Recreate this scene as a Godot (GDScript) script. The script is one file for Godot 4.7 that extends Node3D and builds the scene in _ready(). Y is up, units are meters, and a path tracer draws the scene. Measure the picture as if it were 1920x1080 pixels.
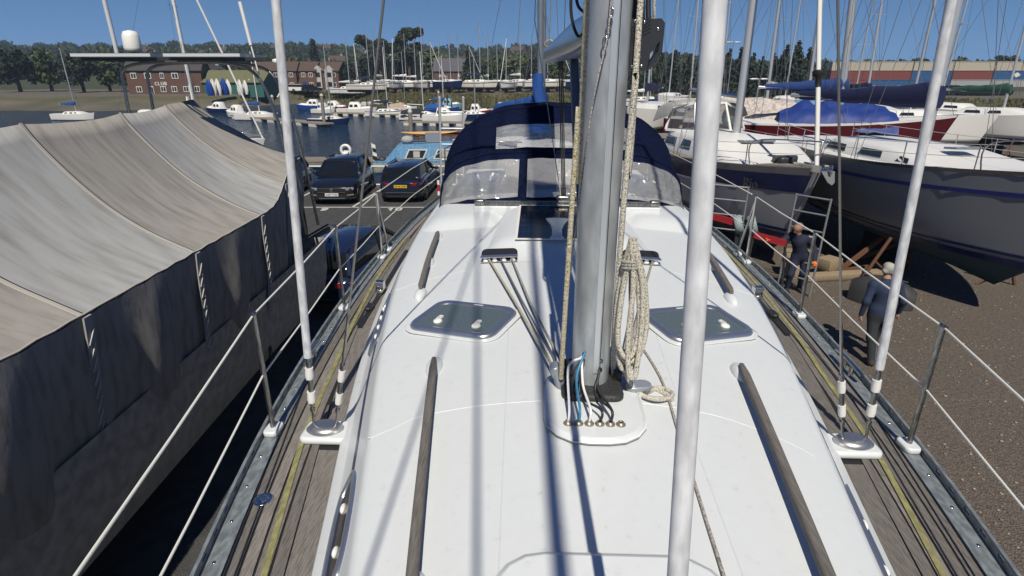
extends Node3D
# A yacht laid up ashore beside a tidal river, seen from its foredeck looking aft.
# World: y up, metres, boatyard ground at y = 0, river at y = -1.6. The yacht has a frame of its own: side deck at y = 0, bow to +z.

const DECK := 3.2
const WATER := -1.6
var mats := {}
var rng := RandomNumberGenerator.new()

func _ready():
	# ---- camera, sky, sun, exposure
	var cam := Camera3D.new()
	cam.name = "camera"
	cam.position = Vector3(0, 4.9, 0)
	cam.rotation_degrees = Vector3(-20.3, 0, 0)
	cam.fov = 53.1
	cam.near = 0.05
	cam.far = 4000.0
	add_child(cam)
	cam.current = true
	var env := Environment.new()
	env.background_mode = Environment.BG_SKY
	var sm := ProceduralSkyMaterial.new()
	sm.sky_top_color = Color(0.15, 0.265, 0.48)
	sm.sky_horizon_color = Color(0.46, 0.64, 0.84)
	sm.sky_curve = 0.13
	sm.ground_bottom_color = Color(0.16, 0.16, 0.15)
	sm.ground_horizon_color = Color(0.42, 0.50, 0.58)
	sm.sun_angle_max = 1.0
	var sky := Sky.new()
	sky.sky_material = sm
	env.sky = sky
	env.background_energy_multiplier = 0.9
	env.tonemap_mode = Environment.TONE_MAPPER_LINEAR
	env.tonemap_exposure = 1.0
	env.sdfgi_enabled = true
	env.ssao_enabled = true
	env.ssil_enabled = true
	env.fog_enabled = true
	env.fog_density = 0.00035
	env.fog_light_color = Color(0.62, 0.72, 0.82)
	var we := WorldEnvironment.new()
	we.name = "environment"
	we.environment = env
	add_child(we)
	var sun := DirectionalLight3D.new()
	sun.name = "sun"
	sun.light_color = Color(1.0, 0.965, 0.90)
	sun.light_energy = 1.6
	sun.light_angular_distance = 0.5
	sun.shadow_enabled = true
	var s := Vector3(0.010, 1.25, 1.0).normalized()      # towards the sun: over the bow, behind the camera
	sun.look_at_from_position(s * 50.0, Vector3.ZERO, Vector3.UP)
	add_child(sun)
	# ---- the place
	rng.seed = 7
	build_setting()
	build_own_yacht()
	build_neighbours()
	build_quay()
	build_people()
	build_river_boats()
	build_far_shore()

# ---------------------------------------------------------------- materials
func grey_noise(key: String, lo: float, hi: float, freq: float, oct: int, kind := FastNoiseLite.TYPE_SIMPLEX_SMOOTH) -> NoiseTexture2D:
	if mats.has(key): return mats[key]
	var n := FastNoiseLite.new()
	n.noise_type = kind
	n.frequency = freq
	n.fractal_octaves = oct
	n.seed = key.hash() % 1000
	var g := Gradient.new()
	g.set_color(0, Color(lo, lo, lo)); g.set_color(1, Color(hi, hi, hi))
	g.set_offset(0, 0.2); g.set_offset(1, 0.8)
	var t := NoiseTexture2D.new()
	t.width = 512; t.height = 512; t.seamless = true; t.noise = n; t.color_ramp = g
	mats[key] = t
	return t

func bump_noise(key: String, freq: float, oct: int, strength: float) -> NoiseTexture2D:
	if mats.has(key): return mats[key]
	var n := FastNoiseLite.new()
	n.frequency = freq
	n.fractal_octaves = oct
	n.seed = key.hash() % 1000
	var t := NoiseTexture2D.new()
	t.width = 512; t.height = 512; t.seamless = true; t.noise = n; t.as_normal_map = true; t.bump_strength = strength
	mats[key] = t
	return t

func ramp_noise(key: String, freq: float, oct: int, stops: Array, kind := FastNoiseLite.TYPE_SIMPLEX_SMOOTH) -> NoiseTexture2D:
	if mats.has(key): return mats[key]
	var n := FastNoiseLite.new()
	n.noise_type = kind
	n.frequency = freq
	n.fractal_octaves = oct
	n.seed = key.hash() % 1000
	var g := Gradient.new()
	var offs := PackedFloat32Array()
	var cols := PackedColorArray()
	for s in stops:
		offs.append(s[0]); cols.append(Color(s[1], s[2], s[3]).linear_to_srgb())
	g.offsets = offs; g.colors = cols
	var t := NoiseTexture2D.new()
	t.width = 512; t.height = 512; t.seamless = true; t.noise = n; t.color_ramp = g
	mats[key] = t
	return t

# linear base colour -> material; the same key gives the same material
func M(key: String, r := 0.5, g := 0.5, b := 0.5, rough := 0.6, metal := 0.0) -> StandardMaterial3D:
	if mats.has(key): return mats[key]
	var m := StandardMaterial3D.new()
	m.resource_name = key
	m.albedo_color = Color(r, g, b).linear_to_srgb()
	m.roughness = rough
	m.metallic = metal
	mats[key] = m
	return m

func tri(m: StandardMaterial3D, tex, scale: Vector3, nrm = null, nscale := 1.0) -> StandardMaterial3D:
	m.uv1_triplanar = true
	m.uv1_scale = scale
	if tex: m.albedo_texture = tex
	if nrm:
		m.normal_enabled = true
		m.normal_texture = nrm
		m.normal_scale = nscale
	return m

func pane(key: String, r: float, g: float, b: float, alpha: float, rough := 0.03) -> StandardMaterial3D:
	if mats.has(key): return mats[key]
	var m := M(key, r, g, b, rough)
	m.transparency = BaseMaterial3D.TRANSPARENCY_ALPHA
	m.albedo_color.a = alpha
	return m

# ---------------------------------------------------------------- shapes
func ST() -> SurfaceTool:
	var st := SurfaceTool.new()
	st.begin(Mesh.PRIMITIVE_TRIANGLES)
	return st

func obj(called: String, st: SurfaceTool, m: Material, parent: Node = self, label := "") -> MeshInstance3D:
	st.generate_normals()
	var mi := MeshInstance3D.new()
	mi.name = called
	mi.mesh = st.commit()
	mi.mesh.surface_set_material(0, m)
	parent.add_child(mi, true)
	if label != "": mi.set_meta("label", label)
	return mi

func again(mi: MeshInstance3D, parent: Node, xf := Transform3D(), m: Material = null) -> MeshInstance3D:
	var o := MeshInstance3D.new()
	o.name = String(mi.name).rstrip("0123456789")
	o.mesh = mi.mesh
	o.transform = xf
	if m: o.material_override = m
	parent.add_child(o, true)
	return o

func thing(called: String, label: String, category: String, at := Vector3.ZERO, turn := 0.0, group := "") -> Node3D:
	var o := Node3D.new()
	o.name = called
	add_child(o, true)
	o.position = at
	o.rotation.y = turn
	tag(o, label, category, group)
	return o

func tag(o: Node, label: String, category: String, group := "") -> Node:
	o.set_meta("label", label)
	o.set_meta("category", category)
	if group != "": o.set_meta("group", group)
	return o

func copy(o: Node3D, at: Vector3, turn: float, label := "", sc := 1.0) -> Node3D:
	var c: Node3D = o.duplicate()
	c.name = String(o.name).rstrip("0123456789")
	add_child(c, true)
	c.transform = Transform3D(Basis(Vector3.UP, turn).scaled(Vector3(sc, sc, sc)), at)
	if label != "": c.set_meta("label", label)
	return c

func structure(o: Node) -> Node:
	o.set_meta("kind", "structure")
	return o

func tri3(st: SurfaceTool, a: Vector3, b: Vector3, c: Vector3):
	st.add_vertex(a); st.add_vertex(b); st.add_vertex(c)

func quad(st: SurfaceTool, a: Vector3, b: Vector3, c: Vector3, d: Vector3):
	tri3(st, a, b, c); tri3(st, a, c, d)

func bx(st: SurfaceTool, c: Vector3, s: Vector3, b := Basis()):
	st.set_smooth_group(-1)
	var h := s * 0.5
	var v := []
	for k in 8:
		v.append(c + b * Vector3(h.x * (1 if k & 1 else -1), h.y * (1 if k & 2 else -1), h.z * (1 if k & 4 else -1)))
	for f in [[0, 1, 3, 2], [5, 4, 6, 7], [4, 0, 2, 6], [1, 5, 7, 3], [2, 3, 7, 6], [4, 5, 1, 0]]:
		quad(st, v[f[0]], v[f[3]], v[f[2]], v[f[1]])

# a box between two points
func bar(st: SurfaceTool, a: Vector3, b: Vector3, w: float, h: float, up := Vector3.UP):
	var z := (b - a).normalized()
	var x := up.cross(z)
	if x.length() < 0.01: x = Vector3.RIGHT.cross(z)
	x = x.normalized()
	bx(st, (a + b) * 0.5, Vector3(w, h, (b - a).length()), Basis(x, z.cross(x), z))

func loft(st: SurfaceTool, rings: Array, closed := true, caps := true, group := 0):
	st.set_smooth_group(group)
	var n: int = rings[0].size()
	for k in rings.size() - 1:
		var p = rings[k]
		var q = rings[k + 1]
		for i in (n if closed else n - 1):
			var j := (i + 1) % n
			quad(st, p[i], p[j], q[j], q[i])
	if caps:
		st.set_smooth_group(-1)
		for e in [0, rings.size() - 1]:
			var c := Vector3.ZERO
			for p in rings[e]: c += p
			c /= n
			for i in n:
				var j := (i + 1) % n
				if e == 0: tri3(st, c, rings[e][j], rings[e][i])
				else: tri3(st, c, rings[e][i], rings[e][j])

func tube(st: SurfaceTool, pts: Array, r, n := 8, caps := true):
	var rings := []
	var u := Vector3.ZERO
	for k in pts.size():
		var d: Vector3 = (pts[min(k + 1, pts.size() - 1)] - pts[max(k - 1, 0)]).normalized()
		if k == 0:
			u = d.cross(Vector3.RIGHT if absf(d.x) < 0.8 else Vector3.UP).normalized()
		else:
			u = (u - d * u.dot(d)).normalized()
		var v := d.cross(u)
		var rr: float = r[k] if r is Array else r
		var ring := PackedVector3Array()
		for i in n:
			var a := TAU * i / n
			ring.append(pts[k] + (u * cos(a) + v * sin(a)) * rr)
		rings.append(ring)
	loft(st, rings, true, caps)

# a smooth line through points
func curve(pts: Array, per := 6) -> Array:
	var out := []
	for k in pts.size() - 1:
		var p0: Vector3 = pts[max(k - 1, 0)]
		var p1: Vector3 = pts[k]
		var p2: Vector3 = pts[k + 1]
		var p3: Vector3 = pts[min(k + 2, pts.size() - 1)]
		for i in per:
			out.append(p1.cubic_interpolate(p2, p0, p3, float(i) / per))
	out.append(pts[-1])
	return out

func lathe(st: SurfaceTool, prof: Array, n: int, xf := Transform3D()):
	var rings := []
	for p in prof:
		var ring := PackedVector3Array()
		for i in n:
			var a := TAU * i / n
			ring.append(xf * Vector3(p[0] * cos(a), p[1], p[0] * sin(a)))
		rings.append(ring)
	loft(st, rings, true, true)

func rounded(w: float, h: float, r: float, seg := 4) -> PackedVector2Array:
	var out := PackedVector2Array()
	var cs := [Vector2(w / 2 - r, h / 2 - r), Vector2(-w / 2 + r, h / 2 - r), Vector2(-w / 2 + r, -h / 2 + r), Vector2(w / 2 - r, -h / 2 + r)]
	for q in 4:
		for i in seg + 1:
			var a := PI / 2 * (q + float(i) / seg)
			out.append(cs[q] + Vector2(cos(a), sin(a)) * r)
	return out

# rounded slab: footprint w x d with corner radius r, height h, bevelled top and bottom edges; sits on y = 0 of xf
func slab(st: SurfaceTool, w: float, d: float, h: float, r: float, bev: float, xf := Transform3D(), shrink := 0.0):
	var rings := []
	for l in [[0.0, bev], [bev, 0.0], [h - bev, shrink], [h - bev * 0.3, shrink + bev * 0.3], [h, shrink + bev]]:
		var ring := PackedVector3Array()
		for p in rounded(w - 2 * l[1], d - 2 * l[1], maxf(r - l[1], 0.002)):
			ring.append(xf * Vector3(p.x, l[0], p.y))
		rings.append(ring)
	loft(st, rings)

# outline in the xy plane pushed through to depth d along z
func prism(st: SurfaceTool, poly: PackedVector2Array, d: float, xf := Transform3D()):
	st.set_smooth_group(-1)
	var t := Geometry2D.triangulate_polygon(poly)
	for k in range(0, t.size(), 3):
		for z in [-d / 2, d / 2]:
			var a := xf * Vector3(poly[t[k]].x, poly[t[k]].y, z)
			var b := xf * Vector3(poly[t[k + 1]].x, poly[t[k + 1]].y, z)
			var c := xf * Vector3(poly[t[k + 2]].x, poly[t[k + 2]].y, z)
			if z > 0: tri3(st, a, c, b)
			else: tri3(st, a, b, c)
	var n := poly.size()
	for i in n:
		var p := poly[i]
		var q := poly[(i + 1) % n]
		quad(st, xf * Vector3(p.x, p.y, -d / 2), xf * Vector3(q.x, q.y, -d / 2), xf * Vector3(q.x, q.y, d / 2), xf * Vector3(p.x, p.y, d / 2))

# a grid of points f(u, v), u and v from 0 to 1
func sheet(st: SurfaceTool, nu: int, nv: int, f: Callable, u0 := 0.0, u1 := 1.0, v0 := 0.0, v1 := 1.0):
	st.set_smooth_group(0)
	for i in nu:
		for j in nv:
			var ua := lerpf(u0, u1, float(i) / nu)
			var ub := lerpf(u0, u1, float(i + 1) / nu)
			var va := lerpf(v0, v1, float(j) / nv)
			var vb := lerpf(v0, v1, float(j + 1) / nv)
			quad(st, f.call(ua, va), f.call(ub, va), f.call(ub, vb), f.call(ua, vb))

func ball(st: SurfaceTool, c: Vector3, r: Vector3, n := 10, b := Basis()):
	var rings := []
	for k in range(1, n):
		var a := PI * k / n
		var ring := PackedVector3Array()
		for i in n + 2:
			var t := TAU * i / (n + 2)
			ring.append(c + b * Vector3(r.x * sin(a) * cos(t), -r.y * cos(a), r.z * sin(a) * sin(t)))
		rings.append(ring)
	loft(st, rings)

func words(text: String, height: float, m: Material, parent: Node, xf: Transform3D, bold := false, serif := false) -> MeshInstance3D:
	var f := SystemFont.new()
	f.font_names = PackedStringArray(["Droid Serif" if serif else "Droid Sans"])
	if bold: f.font_weight = 700
	var t := TextMesh.new()
	t.text = text
	t.font = f
	t.font_size = 32
	t.pixel_size = height / 24.0
	t.depth = height * 0.06
	var mi := MeshInstance3D.new()
	mi.name = "lettering"
	mi.mesh = t
	mi.material_override = m
	mi.transform = xf
	parent.add_child(mi, true)
	return mi

# table lookup with straight lines between entries; xs ascending
func look(tab: Array, x: float) -> float:
	if x <= tab[0][0]: return tab[0][1]
	for k in tab.size() - 1:
		if x <= tab[k + 1][0]:
			var t: float = (x - tab[k][0]) / (tab[k + 1][0] - tab[k][0])
			return lerpf(tab[k][1], tab[k + 1][1], t)
	return tab[-1][1]

# the same with a smooth line
func slook(tab: Array, x: float) -> float:
	if x <= tab[0][0]: return tab[0][1]
	for k in tab.size() - 1:
		if x <= tab[k + 1][0]:
			var t: float = (x - tab[k][0]) / (tab[k + 1][0] - tab[k][0])
			var a: float = tab[max(k - 1, 0)][1]
			var d: float = tab[min(k + 2, tab.size() - 1)][1]
			var b: float = tab[k][1]
			var c: float = tab[k + 1][1]
			return lerpf(b, c, t) if k == 0 or k == tab.size() - 2 else cubic_interpolate(b, c, a, d, t)
	return tab[-1][1]

# ================================================================ the setting
const SHORE := [[-400.0, -100.0], [-200.0, -105.0], [-75.0, -115.0], [-62.0, -122.0], [-55.0, -140.0], [-45.0, -145.0], [-34.0, -132.0], [-20.0, -122.0], [0.0, -118.0], [20.0, -112.0], [40.0, -100.0], [80.0, -92.0], [200.0, -85.0], [400.0, -80.0]]
var hill := FastNoiseLite.new()

# height of the land across the river
func land(x: float, z: float) -> float:
	var t := look(SHORE, x) - z + 1.5 * sin(x * 0.21) + 1.1 * sin(x * 0.53)
	if t < 0.0: return -1.75 + maxf(t, -20.0) * 0.06
	var h := -1.75 + 2.6 * smoothstep(0.0, 15.0, t) + 0.4 * smoothstep(15.0, 60.0, t)
	h += hill.get_noise_2d(x * 9.0, z * 9.0) * 0.25 * smoothstep(0.0, 6.0, t)
	var up := smoothstep(70.0, 480.0, t) * (23.0 + 7.0 * hill.get_noise_2d(x, z))
	return h + up * (1.0 if x < 60.0 else lerpf(1.0, 0.35, smoothstep(60.0, 160.0, x)))

func flat(st: SurfaceTool, poly: PackedVector2Array, y: float):
	st.set_smooth_group(-1)
	var t := Geometry2D.triangulate_polygon(poly)
	for k in range(0, t.size(), 3):
		var v := []
		for i in 3: v.append(Vector3(poly[t[k + i]].x, y, poly[t[k + i]].y))
		if (v[1] - v[0]).cross(v[2] - v[0]).y > 0: tri3(st, v[0], v[2], v[1])
		else: tri3(st, v[0], v[1], v[2])

func build_setting():
	hill.seed = 11
	hill.frequency = 0.006
	hill.fractal_octaves = 4
	var edge := PackedVector2Array([Vector2(-160, 60), Vector2(-160, -27.3), Vector2(1.0, -27.3), Vector2(5, -60), Vector2(40, -75), Vector2(170, -80), Vector2(170, 60)])
	var gm := M("yard_gravel", 0.128, 0.107, 0.088, 0.95)
	tri(gm, ramp_noise("gravel_col", 0.045, 6, [[0.0, 0.50, 0.50, 0.52], [0.42, 0.80, 0.79, 0.78], [0.6, 1.0, 0.98, 0.95], [0.8, 1.25, 1.2, 1.15], [1.0, 1.5, 1.46, 1.42]]), Vector3(0.55, 0.55, 0.55), bump_noise("gravel_bump", 0.11, 4, 9.0), 0.9)
	var st := ST()
	prism(st, edge, 4.0, Transform3D(Basis(Vector3.RIGHT, PI / 2), Vector3(0, -2.0, 0)))
	var g := structure(obj("ground", st, gm))
	var am := M("asphalt", 0.052, 0.054, 0.055, 0.9)
	tri(am, ramp_noise("asphalt_col", 0.02, 6, [[0.0, 0.62, 0.62, 0.62], [0.5, 0.9, 0.9, 0.9], [0.75, 1.05, 1.05, 1.04], [1.0, 1.4, 1.38, 1.34]]), Vector3(0.30, 0.30, 0.30), bump_noise("asphalt_bump", 0.2, 3, 4.0), 0.5)
	st = ST()
	flat(st, PackedVector2Array([Vector2(-158, 58), Vector2(-158, -26.6), Vector2(-1.5, -26.6), Vector2(-0.8, -10), Vector2(-0.3, 58)]), 0.004)
	var park := structure(obj("car_park", st, am))
	var paint := tri(M("road_paint", 0.55, 0.55, 0.53, 0.8), ramp_noise("paint_wear", 0.05, 5, [[0.0, 0.2, 0.2, 0.2], [0.3, 0.55, 0.55, 0.55], [0.45, 1.0, 1.0, 1.0], [1.0, 1.0, 1.0, 1.0]]), Vector3(1.1, 1.1, 1.1))
	for l in [[-40.0, -22.4, -2.9, -22.4], [-6.3, -22.35, -5.95, -26.4], [-9.1, -22.35, -8.9, -26.4], [-11.9, -22.35, -11.8, -26.4], [-3.1, -22.35, -2.95, -26.4], [-14.7, -22.35, -14.7, -26.4]]:
		st = ST()
		bar(st, Vector3(l[0], 0.007, l[1]), Vector3(l[2], 0.007, l[3]), 0.10, 0.002)
		obj("bay_line", st, paint, park)
	for n in [["9", -7.25], ["10", -4.55], ["8", -10.2]]:
		words(n[0], 0.42, paint, park, Transform3D(Basis(Vector3.RIGHT, -PI / 2), Vector3(n[1], 0.012, -22.0)), true)
	# river
	var wm := M("river_water", 0.010, 0.042, 0.100, 0.12)
	wm.uv1_triplanar = true
	wm.uv1_world_triplanar = true
	wm.uv1_scale = Vector3(0.035, 0.035, 0.085)
	wm.normal_enabled = true
	wm.normal_texture = bump_noise("ripples", 0.04, 6, 40.0)
	wm.normal_scale = 1.6
	wm.metallic_specular = 0.25
	st = ST()
	var wf := func(u, v):
		var x := lerpf(-420.0, 420.0, u)
		var z := lerpf(-26.0, -180.0, v * v * 0.6 + v * 0.4)
		return Vector3(x, WATER, z)
	sheet(st, 40, 30, wf)
	structure(obj("river", st, wm))
	# land across the river, its zones by how far from the water they lie
	st = ST()
	var nx := 150
	var nz := 80
	st.set_smooth_group(0)
	var P := []
	var C := []
	for i in nx + 1:
		for j in nz + 1:
			var x := lerpf(-420.0, 420.0, float(i) / nx)
			var t := pow(float(j) / nz, 2.2) * 760.0 - 8.0
			var z := look(SHORE, x) - t
			P.append(Vector3(x, land(x, z), z))
			var n := hill.get_noise_2d(x * 14.0, z * 14.0)
			var c := Color(0.085, 0.075, 0.058)
			if t > 0.5 + n * 2.0: c = Color(0.105, 0.098, 0.045).lerp(Color(0.075, 0.085, 0.030), clampf(n * 1.5 + 0.5, 0, 1))
			if x < -42.0 and t < 11.0 and t > -3.0: c = Color(0.16, 0.14, 0.11).lerp(Color(0.09, 0.085, 0.055), clampf(n * 2.0 + 0.5, 0, 1))
			if t > 14.0: c = Color(0.14, 0.125, 0.105)
			if t > 55.0: c = Color(0.052, 0.062, 0.024)
			C.append(c)
	for i in nx:
		for j in nz:
			for k in [[0, 0], [1, 0], [1, 1], [0, 0], [1, 1], [0, 1]]:
				var q: int = (i + k[0]) * (nz + 1) + j + k[1]
				st.set_color(C[q])
				st.add_vertex(P[q])
	var tm := M("bank_earth", 1, 1, 1, 0.95)
	tm.vertex_color_use_as_albedo = true
	tm.albedo_color = Color(1, 1, 1)
	tri(tm, ramp_noise("bank_mottle", 0.05, 6, [[0.0, 0.5, 0.5, 0.5], [0.5, 0.9, 0.9, 0.85], [1.0, 1.2, 1.2, 1.1]]), Vector3(0.12, 0.12, 0.12), bump_noise("gravel_bump", 0.11, 4, 9.0), 0.8)
	structure(obj("far_terrain", st, tm))
	# reeds and rough grass on the bank
	st = ST()
	var r := RandomNumberGenerator.new()
	r.seed = 3
	for k in 5:
		var b := Vector3(r.randf_range(-0.2, 0.2), 0, r.randf_range(-0.2, 0.2))
		var tip := b + Vector3(r.randf_range(-0.25, 0.25), r.randf_range(0.5, 0.9), r.randf_range(-0.2, 0.2))
		st.set_smooth_group(-1)
		tri3(st, b + Vector3(-0.12, 0, 0), tip, b + Vector3(0.12, 0, 0.05))
	st.generate_normals()
	var tuft := st.commit()
	var grass := M("bank_grass", 0.095, 0.098, 0.036, 0.9)
	tuft.surface_set_material(0, grass)
	var mm := MultiMesh.new()
	mm.transform_format = MultiMesh.TRANSFORM_3D
	mm.use_colors = true
	mm.mesh = tuft
	grass.vertex_color_use_as_albedo = true
	mm.instance_count = 9000
	for k in 9000:
		var x := r.randf_range(-60.0, 120.0)
		var t := r.randf_range(2.5, 15.0)
		if x < -40.0: t = r.randf_range(5.0, 12.0)
		var z := look(SHORE, x) - t
		var sc := r.randf_range(0.5, 1.1)
		mm.set_instance_transform(k, Transform3D(Basis(Vector3.UP, r.randf() * TAU).scaled(Vector3(1.4, 0.75, 1.4) * sc), Vector3(x, land(x, z) - 0.05, z)))
		mm.set_instance_color(k, [Color(1, 1, 1), Color(1.25, 1.1, 0.9), Color(0.75, 0.9, 0.8), Color(1.4, 1.15, 0.95)][r.randi() % 4])
	var mi := MultiMeshInstance3D.new()
	mi.name = "bank_grass"
	mi.multimesh = mm
	mi.set_meta("kind", "stuff")
	mi.set_meta("label", "rough olive grass covering the far river bank")
	mi.set_meta("category", "grass")
	add_child(mi)
	# loose stones on the yard to starboard
	st = ST()
	var rings := []
	for a in [[0.5, -0.5], [1.0, 0.0], [0.55, 0.55]]:
		var ring := PackedVector3Array()
		for i in 6: ring.append(Vector3(a[0] * cos(i * TAU / 6) * (1.0 + 0.2 * sin(i * 2.1)), a[1], a[0] * sin(i * TAU / 6)))
		rings.append(ring)
	loft(st, rings)
	st.generate_normals()
	var stone := st.commit()
	var stm := M("loose_stone", 0.26, 0.235, 0.205, 0.9)
	stm.vertex_color_use_as_albedo = true
	stone.surface_set_material(0, stm)
	mm = MultiMesh.new()
	mm.transform_format = MultiMesh.TRANSFORM_3D
	mm.use_colors = true
	mm.mesh = stone
	mm.instance_count = 9000
	for k in 9000:
		var z := -3.0 - 22.0 * pow(r.randf(), 1.3)
		var sc := 0.008 + 0.022 * pow(r.randf(), 3.0)
		mm.set_instance_transform(k, Transform3D(Basis(Vector3.UP, r.randf() * TAU).scaled(Vector3(sc, sc * 0.6, sc * 0.8)), Vector3(r.randf_range(2.0, 13.0), sc * 0.2, z)))
		var c := r.randf_range(0.45, 1.3)
		mm.set_instance_color(k, Color(c, c * 0.97, c * 0.93))
	mi = MultiMeshInstance3D.new()
	mi.name = "loose_stones"
	mi.multimesh = mm
	mi.set_meta("kind", "stuff")
	mi.set_meta("label", "small loose stones scattered over the brown boatyard gravel")
	mi.set_meta("category", "stones")
	add_child(mi)

# ================================================================ the yacht underfoot
const TOE := [[-9.6, 1.50], [-8.4, 1.66], [-7.2, 1.77], [-6.0, 1.81], [-4.8, 1.80], [-3.6, 1.735], [-2.4, 1.605], [-1.2, 1.385], [0.0, 1.10], [1.2, 0.76], [2.4, 0.37], [3.4, 0.02]]
const CAB := [[-6.6, 1.53], [-5.4, 1.52], [-4.2, 1.455], [-3.0, 1.30], [-1.8, 1.075], [-0.6, 0.84], [0.6, 0.55], [1.7, 0.22]]
const ROOF := [[-6.6, 0.46], [-5.4, 0.45], [-4.0, 0.42], [-2.2, 0.38], [-1.0, 0.345], [0.0, 0.27], [0.8, 0.18], [1.7, 0.04]]

func wt(z: float) -> float: return slook(TOE, z)
func wc(z: float) -> float: return slook(CAB, z)

# height of the coachroof over the side deck
func roofy(x: float, z: float) -> float:
	var yc := look(ROOF, z)
	var w := maxf(wc(z) - 0.20, 0.02)
	var t := clampf(absf(x) / w, 0.0, 1.0)
	return yc - yc * 0.2 * t * t

# frame lying on the coachroof, y along its normal, turned by a
func on_roof(x: float, z: float, a := 0.0, lift := 0.0) -> Transform3D:
	var e := 0.02
	var n := Vector3(-(roofy(x + e, z) - roofy(x - e, z)) / (2 * e), 1.0, -(roofy(x, z + e) - roofy(x, z - e)) / (2 * e)).normalized()
	var f := Vector3(sin(a), 0, cos(a))
	f = (f - n * f.dot(n)).normalized()
	return Transform3D(Basis(n.cross(f), n, f), Vector3(x, roofy(x, z), z) + n * lift)

func cabin_ring(z: float) -> PackedVector3Array:
	var w := wc(z)
	var yc := look(ROOF, z)
	var ye := yc * 0.8
	var k := clampf(ye / 0.28, 0.1, 1.0)
	var half := [[w + 0.012, -0.012], [w + 0.012, 0.018 * k], [w + 0.004, 0.034 * k], [w - 0.035, 0.046 * k], [w - 0.045, 0.06 * k], [w - 0.155 * k, ye - 0.055 * k], [w - 0.168 * k, ye - 0.028 * k], [w - 0.182 * k, ye - 0.010 * k], [w - 0.20, ye]]
	var out := PackedVector3Array()
	for p in half: out.append(Vector3(-p[0], p[1], z))
	for i in range(1, 20):
		var x := lerpf(-(w - 0.2), w - 0.2, i / 20.0)
		out.append(Vector3(x, roofy(x, z), z))
	half.reverse()
	for p in half: out.append(Vector3(p[0], p[1], z))
	return out

# a point on the sloping cabin side, t from 0 (foot) to 1 (shoulder), side -1 or 1, lifted off it by up
func side_pt(s: float, z: float, t: float, up := 0.0) -> Vector3:
	var w := wc(z)
	var ye := look(ROOF, z) * 0.8
	var a := Vector3(w - 0.045, 0.06, z)
	var b := Vector3(w - 0.155, ye - 0.055, z)
	var p := a.lerp(b, t)
	var n := Vector3(b.y - a.y, a.x - b.x, 0).normalized()
	p += n * up
	return Vector3(p.x * s, p.y, z)

func ribbon(st: SurfaceTool, z0: float, z1: float, fo: Callable, fi: Callable, y0: float, y1: float, step := 0.15):
	var n := int(maxf(2, absf(z1 - z0) / step))
	var rings := []
	for i in n + 1:
		var z := lerpf(z0, z1, float(i) / n)
		rings.append(PackedVector3Array([Vector3(fo.call(z), y0, z), Vector3(fo.call(z), y1, z), Vector3(fi.call(z), y1, z), Vector3(fi.call(z), y0, z)]))
	loft(st, rings, true, true, -1)

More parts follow.
